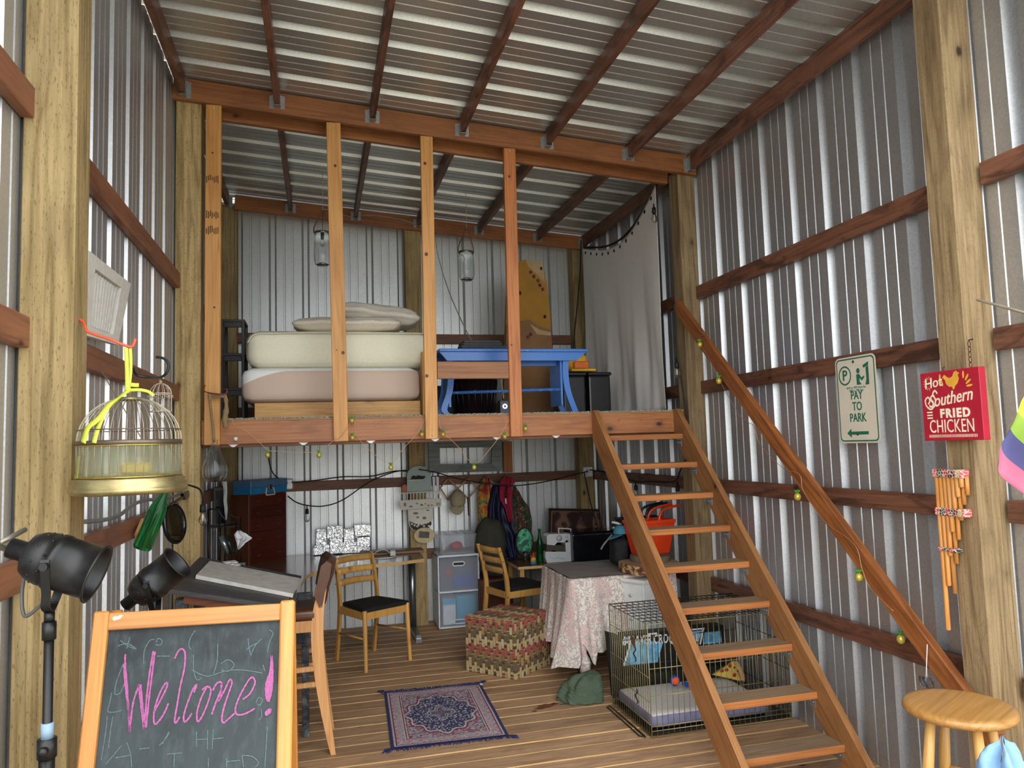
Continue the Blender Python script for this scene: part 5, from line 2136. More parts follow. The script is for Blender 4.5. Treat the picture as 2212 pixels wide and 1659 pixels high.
# blue tool box
t = thing('toolbox', 'blue two-tone metal toolbox with a white handle on top of the mahogany chest', 'toolbox', (0, 0, 0), M=Mch @ Matrix.Translation((0, 0, Hc+.002)))
mb = MB()
mb.box((.0, -.02, 0), (Wc-.01, .19, .062), .003)
mb.build('box_body', plain('bright_blue_enamel', '#2c84bd', .35), t, local=True)
mb = MB()
mb.box((-.002, -.022, .062), (Wc-.008, .192, .122), .004)
mb.build('lid', plain('slate_blue_enamel', '#5b7fa6', .35), t, local=True)
mb = MB()
mb.tube([(.175, -.030, .050), (.160, -.034, .0), (.165, -.034, -.012), (.26, -.034, -.012), (.265, -.034, 0.0), (.25, -.030, .050)], .007, 8)
mb.build('handle', plain('cream_plastic', '#d8d4c6', .5), t, local=True)
mb = MB()
mb.box((.195, -.036, .035), (.232, -.022, .075), .003)
mb.build('latch', plain('bronze_latch', '#6a5848', .3, .8), t, local=True)

# electrical boxes
M_BOXW = plain('galvanised_box_face', '#dcdcd6', .4, .3)
for u, v, yv, lab in ((621, 1046, 7.29, 'square metal outlet box on the back rail beside the blue toolbox'), (1271, 1019, 7.16, 'metal outlet box on the back right corner post')):
    c = P(u, v, 'y', yv)
    mb = MB()
    mb.box((c.x-.05, yv, c.z-.05), (c.x+.05, yv+.03, c.z+.05), .008)
    mb.tube([(c.x-.01, yv-.02, c.z+.01), (c.x-.01, yv+.01, c.z+.01)], .016, 12)
    mb.tube([(c.x-.03, yv-.015, c.z-.055), (c.x-.012, yv-.02, c.z+.0)], .010, 8)
    tag(mb.build('outlet_box', M_BOXW), lab, 'outlet')
# foil pictures
n = NT('crinkled_foil')
co = n.coord()
g = n.noise(n.scale(co, (14, 14, 9)), 2.0, 3, .5, 2.5)
n.bump(g, .8, .012)
M_FOIL = n.out(Base_Color=(.95, .96, .96, 1), Metallic=.9, Roughness=.22)
cF = P(738, 1193, 'y', 7.2)
t = thing('foil_wall_art', 'cluster of crinkled silver foil squares leaning on the wall above the desk', 'artwork', (cF.x, 7.2, DZ))
for i, (a, b, c_, d_) in enumerate(((682, 1143, 706, 1178), (706, 1137, 742, 1161), (742, 1142, 765, 1172), (765, 1134, 802, 1160), (676, 1178, 712, 1197), (712, 1161, 741, 1195), (738, 1172, 772, 1195), (771, 1158, 800, 1193))):
    p0, p1 = P(a, b, 'y', 7.23-.012*(i % 2)), P(c_, d_, 'y', 7.23-.012*(i % 2))
    mb = MB()
    mb.box((p0.x+.001, p0.y, max(DZ+.003, p1.z)), (p1.x-.001, p0.y+.028, p0.z), .003)
    mb.build('foil_panel', M_FOIL, t)

# black rack corner
t = thing('magazine_rack', 'black wire rack holding papers and rolls in the left corner', 'rack', P(490, 1215, 'y', 6.2))
zr = DZ+.002


def R_(u, v, d=0):
    return P(u, v, 'y', 6.2+d)


for pts in ([(452, 1100), (470, 1102), (482, 1118), (492, 1126), (508, 1128)], [(497, 1112), (506, 1117), (518, 1117)]):
    MB().tube(catmull([R_(*p) for p in pts], 5), .006, 8).build('top_rail', M_DARKP, t)
for u, v0 in ((450, 1100), (474, 1112), (486, 1124), (510, 1128), (520, 1115)):
    for d in ((0, .16) if u != 486 else (0,)):
        a, b = R_(u, v0, d), R_(u, 1215, d)
        b.z = zr
        MB().tube([a, (a.x, a.y, zr)], .006, 8).build('upright', M_DARKP, t)
a, b = R_(448, 1140), R_(512, 1140)
MB().box((a.x, 6.2, a.z-.006), (b.x, 6.38, a.z+.004)).build('shelf', M_DARKP, t)
a, b = R_(448, 1200), R_(520, 1200)
MB().box((a.x, 6.2, zr), (b.x, 6.38, zr+.03)).build('base', M_DARKP, t)
# things in the rack
p0, p1 = R_(461, 1053, .1), R_(489, 1135, .1)
mb = MB()
mb.box((p0.x, 6.30, p1.z), (p1.x, 6.325, p0.z), .002)
o = mb.build('picture_frame', plain('dark_olive_frame', '#4a4436', .5))
tag(o, 'dark framed picture leaning in the left corner above the wire rack', 'picture')
p0, p1 = R_(466, 1060, .098), R_(485, 1130, .098)
MB().box((p0.x, 6.296, p1.z), (p1.x, 6.30, p0.z)).build('glass', plain('dark_picture', '#101316', .1), o)
o = hang('plastic_wrap', [(1040, 480, 490), (1060, 483, 491), (1080, 482, 490), (1100, 484, 492), (1124, 487, 490)], 6.22, plain('shiny_white_wrap', '#e8ecec', .1), .02, 3, .002)
tag(o, 'strip of shiny white plastic wrap hanging beside the dark framed picture', 'plastic wrap')
p0, p1 = R_(495, 1155, -.1), R_(529, 1190, -.1)
t2 = thing('tissue_box', 'pale teal tissue box with a white tissue in the left corner', 'tissue box', ((p0.x+p1.x)/2, 6.1, zr))
MB().box((p0.x, 6.02, DZ+.001), (p1.x, 6.14, DZ+.13), .003).build('carton', plain('pale_teal_print', '#9fd0cf', .6, var=.2, sc=25), t2)
o = hang('tissue', [(1146, 512, 520), (1155, 505, 535), (1162, 508, 545), (1175, 512, 528), (1186, 514, 518)], 6.05, M_WHT, .03, 2, .002, t2, seed=3)
for i, (ua, ub, lab, m) in enumerate(((478, 492, 'silver tube leaning in the wire rack, left one', plain('silver_tube', '#b9bcbe', .2, .8)), (489, 503, 'dark glossy tube leaning in the wire rack, right one', plain('dark_tube', '#3c3e3e', .25, .3)))):
    a, b = R_(ua, 1158, -.03), R_(ub, 1192, -.03)
    mb = MB()
    mb.tube([a, b+V((0, 0, -.01))], .020, 14)
    tag(mb.build('tube_roll', m), lab, 'tube')
mb = MB()
a, b = R_(452, 1192, -.2), R_(490, 1206, -.2)
mb.box((a.x, 5.96, DZ+.001), (b.x, 6.06, DZ+.06), .002)
mb.box((a.x, 5.97, DZ+.061), (b.x-.01, 6.05, DZ+.08), .002, mi=1)
tag(mb.build('small_carton', [plain('red_carton', '#a82430', .6), plain('orange_carton', '#c98a3a', .6)]), 'red and orange small carton at the back of the drafting table', 'carton')
mb = MB()
a, b = R_(497, 1205, -.12), R_(533, 1214, -.12)
mb.box((a.x, 6.0, DZ+.001), (b.x, 6.07, DZ+.045), .002)
tag(mb.build('small_carton', plain('cream_carton', '#cfccb4', .6)), 'cream small carton in front of the mahogany chest', 'carton')

# ---------------- organiser on the middle post
M_WW = plain('whitewashed_wood', '#dcd7c8', .6, 0, var=.06, sc=12)
YO = 7.16
t = thing('letter_rack', 'painted letter rack with an arched grey-green back on the middle post', 'organiser', P(905, 1100, 'y', YO))


def O_(cx_, cy_, d=0):
    return P(840+cx_/6.9125, 980+cy_/6.9125, 'y', YO+d)


arch = [(272, 570), (272, 330), (290, 260), (340, 210), (400, 187), (470, 183), (540, 198), (600, 240), (630, 300), (645, 570)]
MB().prism([O_(*p) for p in arch], (0, .014, 0)).build('arched_back', plain('grey_green_paint', '#a3b3ac', .5, var=.05), t)
MB().prism([O_(285, 405, -.02), O_(515, 395, -.02), O_(515, 383, -.02), O_(285, 388, -.02)], (0, .02, 0)).build('ledge', M_WW, t)
MB().prism([O_(*p, -.012) for p in [(285, 388), (330, 378), (345, 335), (380, 325), (400, 340), (440, 322), (500, 335), (535, 330), (545, 350), (505, 385)]], (0, .006, 0)).build('cat_figure', plain('black_cutout', '#16181a', .7), t)
MB().prism([O_(165, 700, -.055), O_(785, 665, -.055), O_(785, 790, -.055), O_(170, 845, -.055)], (0, .010, 0)).build('front_panel', M_WW, t)
MB().prism([O_(170, 845, -.045), O_(785, 790, -.045), O_(785, 775), O_(170, 820)], (0, 0, .006)).build('tray_bottom', M_WW, t)
MB().prism([O_(165, 600, -.055), O_(785, 570, -.055), O_(785, 556, -.055), O_(165, 585, -.055)], (0, .012, 0)).build('top_rail', M_WW, t)
for k in range(13):
    x_ = 180+k*48
    y_ = 600-(x_-165)*.048
    MB().prism([O_(x_-6, y_, -.052), O_(x_+6, y_, -.052), O_(x_+6, y_+105, -.052), O_(x_-6, y_+105, -.052)], (0, .008, 0)).build('slat', M_WW, t)
MB().prism([O_(285, 830), O_(660, 800), O_(655, 1000), O_(600, 1130), O_(500, 1160), O_(370, 1150), O_(310, 1090), O_(290, 1000)], (0, .012, 0)).build('lower_panel', M_WW, t)
mb = MB()
for a, b in (((310, 830), (480, 715)),):
    pass
for (x_, y_, w_, h_) in ((330, 790, 30, 12), (420, 745, 20, 8), (490, 765, 22, 16), (545, 750, 16, 8), (590, 775, 16, 14), (640, 770, 18, 10), (735, 740, 36, 8), (735, 765, 36, 8), (240, 760, 20, 30)):
    mb.add([O_(x_+w_*math.cos(a), y_+h_*math.sin(a), -.0565) for a in [2*PI*i/10 for i in range(10)]], [tuple(range(10))])
for (x_, y_, w_, h_) in ((400, 890, 40, 18), (580, 845, 26, 12), (530, 960, 30, 22), (430, 950, 24, 14)):
    mb.add([O_(x_+w_*math.cos(a), y_+h_*math.sin(a), -.001) for a in [2*PI*i/10 for i in range(10)]], [tuple(range(10))])
mb.build('brush_marks', plain('grey_brush_print', '#7c786c', .7), t)['kind'] = 'stuff'
mb = MB()
mb.add([O_(x, y, -.001) for x, y in [(305, 1000), (400, 1050), (520, 1055), (630, 1010), (640, 1050), (590, 1125), (500, 1155), (375, 1145), (320, 1090)]], [tuple(range(9))])
mb.build('dark_meadow_print', plain('dark_print', '#34342f', .7), t)
mb = MB()
for (x_, y_) in ((335, 1010), (345, 1050), (385, 1070), (425, 1085), (445, 1065), (525, 1080), (560, 1035), (600, 1080), (590, 1020), (490, 1055)):
    mb.add([O_(x_+17*math.cos(a), y_+15*math.sin(a), -.002) for a in [2*PI*i/8 for i in range(8)]], [tuple(range(8))])
mb.build('flower_print', plain('white_print', '#dcd8cc', .7), t)['kind'] = 'stuff'
for x_ in (670, 725):
    MB().prism([O_(x_-20, 345, -.03), O_(x_+20, 345, -.03), O_(x_+24, 600, -.03), O_(x_-4, 605, -.03)], (0, .010, 0)).build('white_peg', M_WHT, t)
tag(MB().prism([O_(195, 600, -.03), O_(200, 480, -.03), O_(240, 455, -.03), O_(270, 480, -.03), O_(262, 600, -.03)], (0, .018, 0)).build('orange_pouch', plain('burnt_orange', '#b5561c', .5)), 'small orange pouch in the left end of the letter rack', 'pouch')
c = O_(530, 1220, -.03)
t = thing('oval_frame', 'cream oval picture frame with a dark square opening below the letter rack', 'picture frame', c)
mb = MB()
ov = [(c.x+.096*math.cos(a), c.y, c.z+.073*math.sin(a)) for a in [2*PI*i/36 for i in range(36)]]
mb.prism(ov, (0, .014, 0))
mb.build('oval_mat', plain('cream_board', '#cdbb8c', .6), t)
MB().prism([O_(455, 1155, -.033), O_(608, 1168, -.033), O_(600, 1262, -.033), O_(443, 1255, -.033)], (0, .002, 0)).build('picture', plain('dark_photo', '#3e352c', .4, var=.6, sc=30), t)

# accordion rack
t = thing('peg_rack', 'wooden accordion peg rack below the back rail', 'rack', P(1020, 1060, 'y', 7.27))
W_ACC = wood('accordion_rack_wood', '#b98c5c', '#9a7044', 'X', 0, .5)


def K_(x, y, d=0):
    return P(840+x/6.9125, 980+y/6.9125, 'y', 7.27+d)


segs = [((765, 510), (885, 370)), ((765, 510), (875, 680)), ((885, 370), (1190, 650+30)), ((875, 680), (1180, 370)), ((1180, 370), (1490, 680)), ((1190, 660), (1465, 360)), ((1465, 360), (1650, 520)), ((1490, 680), (1740, 330))]
for i, (a, b) in enumerate(segs):
    MB().bar(K_(*a, -.006*(i % 2)), K_(*b, -.006*(i % 2)), .005, .015, up=(0, 1, 0)).build('lath', W_ACC, t)
for p in ((885, 370), (1180, 370), (1465, 360), (1740, 330), (875, 680), (1320, 520), (1610, 480)):
    a = K_(*p, -.01)
    MB().tube([a, a+V((0, -.045, .004)), a+V((0, -.052, .004))], [.008, .008, .012], 10).build('peg', W_ACC, t)
# cap
c = P(990, 1083, 'y', 7.17)
t = thing('baseball_cap', 'beige baseball cap hanging from the peg rack', 'cap', P(990, 1117, 'y', 7.17))
M_BEI = plain('beige_cotton', '#a89c80', .9, 0, var=.06, sc=60)
mb = MB()


def capf(u, v):
    a = 2*PI*u
    r_ = math.sin(v*PI/2)
    return (c.x+.075*r_*math.cos(a), c.y+.02-.07*math.cos(v*PI/2), c.z+.015+.095*r_*math.sin(a))


mb.grid(capf, 24, 10)
mb.build('crown', M_BEI, t)
mb = MB()
mb.shell(lambda u, v: (c.x-.012+(.085-.018*v)*math.cos(PI+PI*u)-.006, c.y-.02-.03*math.sin(PI*u)*v, c.z-.05-.075*math.sin(PI*u)*v-.0), 16, 6, (0, .004, 0))
mb.build('visor', M_BEI, t)
mb = MB()
mb.ball((c.x, c.y-.055, c.z-.045), .008, 8, (1.3, .4, .8))
mb.build('buckle', M_CHR, t)
# hanging clothes
n = NT('tie_dye_fabric')
co = n.coord(rnd=False)
g = n.noise(co, 7, 3, .5, 1.2)
M_TIE = n.out(Base_Color=n.ramp(g, [(.25, srgb('#26324e')), (.38, srgb('#3c7a6a')), (.46, srgb('#c9a63a')), (.55, srgb('#b8402e')), (.65, srgb('#6a2c48')), (.8, srgb('#2f4a7a'))]), Roughness=.85)
n = NT('green_paisley_fabric')
co = n.coord(rnd=False)
g = n.n('TexVoronoi', {'Vector': co, 'Scale': 34.0}).outputs['Distance']
g2 = n.noise(co, 12, 3)
M_PAI = n.out(Base_Color=n.mix(n.ramp(g, [(.15, 1.), (.4, 0.)]), n.ramp(g2, [(.4, srgb('#22402c')), (.6, srgb('#5e2a30'))]), srgb('#8f8a52')), Roughness=.85)
M_NAV = plain('navy_nylon', '#15193a', .55, 0, var=.2)
M_REDF = plain('crimson_fabric', '#9c1836', .8, 0)
tag(hang('hanging_shirt', [(1032, 1044, 1058), (1055, 1036, 1060), (1075, 1033, 1063), (1100, 1033, 1066), (1130, 1034, 1064), (1165, 1034, 1062)], 7.17, M_TIE, .04, 3, .012, seed=1), 'tie-dyed multicoloured garment hanging at the left of the coats', 'garment')
tag(hang('hanging_jacket', [(1048, 1066, 1080), (1070, 1060, 1090), (1100, 1054, 1098), (1125, 1052, 1108), (1160, 1070, 1116), (1205, 1090, 1118)], 7.12, M_NAV, .05, 3, .03, seed=2), 'navy blue jacket hanging on the peg rack in the middle of the coats', 'jacket')
tag(hang('hanging_shirt', [(1031, 1087, 1106), (1040, 1081, 1113), (1050, 1080, 1106), (1076, 1079, 1105), (1100, 1092, 1106), (1128, 1099, 1106)], 7.04, M_REDF, .03, 2, .02, seed=4), 'crimson red garment hanging on the rightmost peg', 'garment')
tag(hang('hanging_scarf', [(1048, 1107, 1113), (1070, 1107, 1125), (1100, 1110, 1144), (1125, 1112, 1149), (1160, 1114, 1148), (1205, 1116, 1150)], 7.14, M_PAI, .03, 3, .012, seed=5), 'dark green paisley scarf hanging right of the navy jacket', 'scarf')
tag(hang('hanging_strap', [(1074, 1009, 1012), (1095, 1010, 1013), (1114, 1011, 1014)], 7.15, plain('dark_red_strap', '#4a1e22', .7), .002, 1, .003, nu=2, nv=6), 'thin dark red strap hanging right of the cap', 'strap')
mb = MB()
a = P(1090, 1040, 'y', 7.0)
mb.tube([P(1094, 1050, 'y', 6.98), P(1092, 1085, 'y', 6.98)], .006, 6)
mb.tube([P(1092, 1066, 'y', 6.975), P(1092, 1074, 'y', 6.975)], .011, 10)
mb.tube([P(1092, 1076, 'y', 6.975), P(1093, 1088, 'y', 6.975)], .007, 10, mi=1)
tag(mb.build('hanging_bulb', [M_DARKP, M_WHT]), 'small black cord end with a white tip in front of the red garment', 'cord')
# round green bag
c = P(1133, 1170, 'y', 7.02)
t = thing('round_bag', 'round bag patterned in bright green fabric, hanging under the paisley scarf', 'bag', c)
n = NT('green_mosaic_fabric')
co = n.coord(rnd=False)
vo = n.n('TexVoronoi', {'Vector': co, 'Scale': 22.0})
M_GRN = n.out(Base_Color=n.mix(n.ramp(vo.outputs['Distance'], [(.1, 1.), (.3, 0.)]), n.ramp(n.noise(co, 10, 2), [(.4, srgb('#1f7a58')), (.5, srgb('#63c79a')), (.6, srgb('#2b5a4a'))]), srgb('#16342e')), Roughness=.7)
mb = MB()
M = Matrix.Translation(c) @ Matrix.Rotation(PI/2, 4, 'X')
mb.lathe([(0, .025), (.06, .022), (.075, .01), (.08, 0), (.075, -.02), (0, -.03)], n=30, M=M @ Matrix.Diagonal((1, 1.6, 1, 1)))
mb.build('bag_body', M_GRN, t)
mb = MB()
mb.tube([c+V((.082*math.cos(a), -.004, .13*math.sin(a))) for a in [2*PI*i/30 for i in range(30)]], .007, 6, closed=True)
mb.build('bag_rim', plain('dark_maroon_trim', '#3c2226', .8), t)
# olive backpack
c = P(1062, 1192, 'y', 7.0)
mb = MB()
vs, fs = cushion((c.x-.15, 6.90, .44), (c.x+.14, 7.12, .98), .10, seed=12, amp=.03, pill=.0)
for v in vs:
    k = max(0, (v.z-.70)/.28)
    v.x = c.x+(v.x-c.x)*(1-.35*k*k)
mb.add(vs, fs, 0, True)
o = mb.build('backpack', plain('olive_canvas', '#37362a', .85, 0, var=.25, sc=14, bump=.3))
tag(o, 'olive dark backpack slumped behind the right honey wood chair', 'backpack')
mb = MB()
mb.box((c.x-.15, 6.86, .005), (c.x+.16, 7.2, .435), .005)
tag(mb.build('slatted_crate', wood('red_brown_slats', '#7a4630', '#5a3020', 'Z', 0, .5)), 'red-brown slatted wooden box under the olive backpack', 'box')

# ---------------- plastic storage tower
n = NT('frosted_plastic')
M_FRO = n.out(Base_Color=(.86, .90, .96, 1), Roughness=.35, Transmission_Weight=.75, IOR=1.1, Alpha=.55)
M_WPL = plain('white_translucent_frame', '#e6edf5', .4, 0, var=.03)
t = thing('drawer_tower', 'white frosted two-drawer plastic storage tower by the back wall', 'storage drawers', (1.235, 7.12, 0))
x0, x1, y0, y1 = 1.045, 1.435, 6.95, 7.30
zb = [.012, .325, .655]
for z_ in (.006, .325, .65):
    mb = MB()
    mb.box((x0, y0, z_), (x1, y1, z_+.018), .004)
    mb.build('frame_shelf', M_WPL, t)
for xx in (x0, x1-.014):
    mb = MB()
    mb.box((xx, y0, .006), (xx+.014, y1, .668), .003)
    mb.build('frame_side', M_WPL, t)
MB().box((x0, y1-.006, .006), (x1, y1, .668)).build('frame_back', M_WPL, t)
for k, (za, zb2) in enumerate(((.028, .320), (.346, .645))):
    mb = MB()
    xa, xb_ = x0+.018, x1-.018
    ya = y0+.004
    mb.box((xa, ya, za), (xb_, ya+.004, zb2))
    mb.box((xa, ya, za), (xb_, y1-.02, za+.004))
    mb.box((xa, ya, za), (xa+.003, y1-.02, zb2-.02))
    mb.box((xb_-.003, ya, za), (xb_, y1-.02, zb2-.02))
    d_ = mb.build('drawer', M_FRO, t)
    mb = MB()
    zc2 = zb2-.06 if k else za+.035
    hp = [((x0+x1)/2+(.035 if math.cos(a) > 0 else -.035)+.020*math.cos(a), ya-.004, zc2+.018*math.sin(a)) for a in [2*PI*i/20+.01 for i in range(20)]]
    mb.tube(hp, .006, 6, closed=True)
    mb.build('handle', M_WHT, d_)
    if k:
        mb = MB()
        mb.add([(p[0], ya-.001, p[2]) for p in hp], [tuple(range(20))])
        mb.build('handle_opening', M_DARKP, d_)
MB().box((1.20, 7.02, .36), (1.41, 7.25, .47), .02).build('blue_contents', plain('blue_pouch', '#2046a8', .6), t)
MB().ball((1.16, 7.03, .50), .035, 12).build('red_contents', plain('coral_ball', '#d84a3c', .5), t)
MB().box((1.08, 7.10, .35), (1.42, 7.28, .60), .02).build('dark_contents', plain('dark_contents', '#5c5e6c', .7), t)
MB().box((1.09, 6.98, .035), (1.21, 7.2, .265), .004).build('white_contents', plain('white_box_blue_lid', '#dfe6ea', .5), t)
MB().box((1.09, 6.977, .215), (1.21, 6.979, .262)).build('blue_label', plain('cyan_label', '#3ab0d8', .4), t)
MB().box((1.22, 6.99, .035), (1.40, 7.2, .285), .01).build('cyan_contents', plain('cyan_bag', '#35a8cc', .35, var=.3, sc=30), t)
t = thing('storage_bin', 'grey translucent lidded bin on top of the drawer tower', 'bin', (1.24, 7.12, .672))
mb = MB()
for f_ in ((0, 0), (1, 0), (1, 1), (0, 1)):
    pass
a, b = 1.065, 1.415
bt = [(a+.015, 6.99), (b-.015, 6.99), (b-.015, 7.28), (a+.015, 7.28)]
tp_ = [(a, 6.975), (b, 6.975), (b, 7.295), (a, 7.295)]
vs = [V((x, y, .672)) for x, y in bt]+[V((x, y, .835)) for x, y in tp_]
mb.add(vs, [(0, 1, 2, 3), (0, 1, 5, 4), (1, 2, 6, 5), (2, 3, 7, 6), (3, 0, 4, 7)])
mb.build('bin_body', M_FRO, t)
mb = MB()
mb.box((a-.008, 6.967, .835), (b+.008, 7.303, .852), .004)
for k in range(1, 4):
    mb.box((a+k*(b-a)/4-.003, 6.985, .852), (a+k*(b-a)/4+.003, 7.285, .857))
mb.build('lid', M_FRO, t)
MB().ball((1.25, 7.12, .73), .045, 12, (1.4, 1, .9)).build('red_cup', plain('red_mug', '#b8433c', .4), t)
MB().tube([(1.12, 7.05+.03*math.cos(a_), .74+.03*math.sin(a_)) for a_ in [2*PI*i/16 for i in range(16)]], .010, 6, closed=True).build('white_roll', M_WHT, t)

# ---------------- low table with things
LT = .56
t = thing('low_table', 'low blond-edged table under the coats by the back wall', 'table', (2.1, 6.95, 0))
mb = MB()
slab(mb, [(1.74, 6.68), (2.68, 6.68), (2.68, 7.19), (1.74, 7.19)], LT-.025, LT)
mb.build('table_top', [M_DESK, M_DESKE], t)
for xx, yy in ((1.78, 6.72), (2.64, 6.72), (1.78, 7.15), (2.64, 7.15)):
    MB().box((xx-.02, yy-.02, 0), (xx+.02, yy+.02, LT-.025), .002).build('leg', W_CH, t)
# bottles, toy, glass
n = NT('green_bottle_glass')
M_GBOT = n.out(Base_Color=(.03, .30, .08, 1), Roughness=.03, Transmission_Weight=.9, IOR=1.3)


def bottle(label, M, L=.30, r_=.036, cat='bottle'):
    mb = MB()
    pr = [(0, 0), (r_*.9, .0), (r_, .008), (r_, L*.52), (r_*.9, L*.62), (r_*.5, L*.76), (r_*.36, L*.86), (r_*.36, L*.965), (r_*.44, L*.97), (r_*.44, L), (r_*.3, L)]
    mb.lathe(pr, n=22, M=M)
    return tag(mb.build('green_bottle', M_GBOT), label, cat)


c = P(1167, 1207, 'y', 6.85)
bottle('green glass bottle standing left of the framed picture on the low table', Matrix.Translation((c.x, 6.85, LT+.001)), .31, .034)
bottle('green glass bottle hanging tilted on the left wall below the brass birdcage', Matrix.Translation(P(306, 1186, 'y', 3.2)) @ (P(354, 1068, 'y', 3.2)-P(306, 1186, 'y', 3.2)).to_track_quat('Z', 'Y').to_matrix().to_4x4(), .27, .034)
c = P(1152, 1205, 'y', 6.8)
t = thing('ring_toy', 'small wooden stacking ring toy in rainbow colours on the low table', 'toy', (c.x, 6.8, LT+.001))
for i, (r_, cl) in enumerate(((.034, '#3a76b0'), (.031, '#7a9c50'), (.029, '#d8a83a'), (.026, '#e0c43c'), (.022, '#d8703a'))):
    MB().lathe([(0, 0), (r_-.004, 0), (r_, .006), (r_-.004, .013), (0, .013)], (c.x, 6.8, LT+.001+.0135*i), 18).build('ring', plain('ring_paint_%s' % ('blue', 'green', 'amber', 'yellow', 'orange')[i], cl, .4), t)
MB().lathe([(0, 0), (.016, .0), (.018, .010), (.010, .022), (.008, .032), (0, .036)], (c.x, 6.8, LT+.0685), 14).build('top_knob', plain('red_knob_paint', '#c02030', .4), t)
c = P(1135, 1212, 'y', 6.78)
mb = MB()
mb.lathe([(0, 0), (.026, .0), (.024, .004), (.004, .008), (.004, .045), (.020, .06), (.026, .09), (.024, .12), (.023, .12), (.025, .09), (.018, .062), (0, .055)], (c.x, 6.78, LT+.001), 18)
tag(mb.build('stem_glass', M_GLS), 'small stemmed glass on the low table left of the ring toy', 'glass')
# framed picture
n = NT('dim_brown_picture')
co = n.coord(rnd=False)
g = n.noise(co, 7, 2, .3)
rr = n.ramp(g, [(.3, srgb('#3a2a26')), (.45, srgb('#57423c')), (.5, srgb('#7a5c4c')), (.6, srgb('#4a3834'))])
rr.node.color_ramp.interpolation = 'CONSTANT'
M_PICT = n.out(Base_Color=rr, Roughness=.2)
q = [P(1185, 1098, 'y', 7.16), P(1303, 1100, 'y', 7.16), P(1300, 1190, 'y', 7.03), P(1179, 1195, 'y', 7.03)]
for v in q[2:]:
    v.z = LT+.004
q[2].y = q[3].y = 6.98
t = thing('framed_picture', 'large dark framed picture leaning against the wall behind the sewing machine', 'picture', (q[2]+q[3])/2)
cq = sum(q, V())/4
MB().prism([cq+(p-cq)*.86 for p in q], (0, .008, 0)).build('picture', M_PICT, t)
fn_ = (q[1]-q[0]).cross(q[3]-q[0]).normalized()
for i in range(4):
    a, b = q[i], q[(i+1) % 4]
    ai, bi = cq+(a-cq)*.88, cq+(b-cq)*.88
    MB().prism([a, b, bi, ai], (0, .022, 0)).build('frame_side', plain('dark_walnut_frame', '#2e2018', .35), t)
    ai2, bi2 = cq+(a-cq)*.90, cq+(b-cq)*.90
    MB().prism([ai2+V((0, -.003, 0)), bi2+V((0, -.003, 0)), bi+V((0, -.003, 0)), ai+V((0, -.003, 0))], (0, .003, 0)).build('gilt_strip', plain('dull_gilt', '#8a7048', .4, .6), t)

# sewing machine
c = P(1205, 1212, 'y', 6.78)
t = thing('sewing_machine', 'white sewing machine on the low table beside the black bin', 'sewing machine', (c.x, 6.85, LT))
M_SEW = plain('white_machine_shell', '#d9dadc', .3, 0, var=.02)


def Q_(x, y, d=0):
    return P(1120+x/3.95, 1040+y/3.95, 'y', 6.78+d)


base = [(232, 600), (228, 650), (245, 685), (452, 682), (452, 600)]
for nm, pl, th in (('base', base, .16), ('pillar', [(395, 450), (440, 445), (452, 605), (405, 608)], .14), ('arm', [(240, 470), (262, 450), (440, 445), (440, 520), (330, 520), (310, 545), (245, 540)], .13)):
    pts = [Q_(*p) for p in pl]
    if nm == 'base':
        for p in pts[1:4]:
            p.z = LT+.002 if p.z < LT+.02 or p in pts[2:4] else p.z
        pts[2].z = pts[3].z = LT+.002
    MB().prism(pts, (0, th, 0)).build(nm, M_SEW, t)
MB().prism([Q_(240, 545, .01), Q_(405, 545, .01), Q_(408, 608, .01), Q_(235, 606, .01)], (0, .12, 0)).build('needle_bay', plain('dark_bay', '#4a4038', .5), t)
MB().tube([Q_(295, 520, .03), Q_(298, 600, .03)], .005, 8).build('needle_bar', M_CHR, t)
MB().box((Q_(285, 590).x, 6.79, Q_(285, 602).z), (Q_(320, 590).x, 6.82, Q_(285, 592).z)).build('presser_foot', M_CHR, t)
M = Matrix.Translation(Q_(346, 483, -.004)) @ Matrix.Rotation(PI/2, 4, 'X')
MB().lathe([(0, .014), (.014, .013), (.020, .008), (.022, 0), (.030, .001), (.030, -.002)], n=20, M=M).build('dial', plain('pale_grey_dial', '#bfc2c4', .3), t)
MB().tube(catmull([Q_(345, 445, .06), Q_(342, 405, .06), Q_(350, 400, .06), Q_(440, 405, .06), Q_(447, 412, .06), Q_(445, 445, .06)], 3), .006, 8).build('handle', M_SEW, t)
mb = MB()
for k, pts in enumerate(([(265, 640), (285, 655), (310, 660), (330, 650)], [(320, 660), (345, 650), (375, 652), (395, 660), (370, 664), (345, 662)])):
    stroke(mb, pts, lambda x, y: Q_(x, y, -.002), (0, -1, 0), .006, .0005)
mb.build('wave_decal', plain('pale_blue_decal', '#a8c6d6', .4), t)['kind'] = 'stuff'
text_obj('lettering', 'SINGER', .010, plain('grey_print', '#7c7f84', .4), Matrix.Translation(Q_(410, 478, -.002)) @ Matrix.Rotation(PI/2, 4, 'X'), t)
# black shiny bin
mb = MB()
a, b = P(1236, 1150, 'y', 6.72), P(1325, 1210, 'y', 6.72)
t = thing('storage_bin', 'glossy black storage bin beside the sewing machine', 'bin', ((a.x+b.x)/2, 6.85, LT))
MB().box((a.x, 6.70, LT+.002), (b.x, 6.98, a.z-.02), .012).build('bin_body', plain('glossy_black_plastic', '#14161c', .12), t)
MB().box((a.x-.005, 6.69, a.z-.02), (b.x+.005, 6.985, a.z), .008).build('lid', plain('glossy_black_plastic', '#14161c', .12), t)

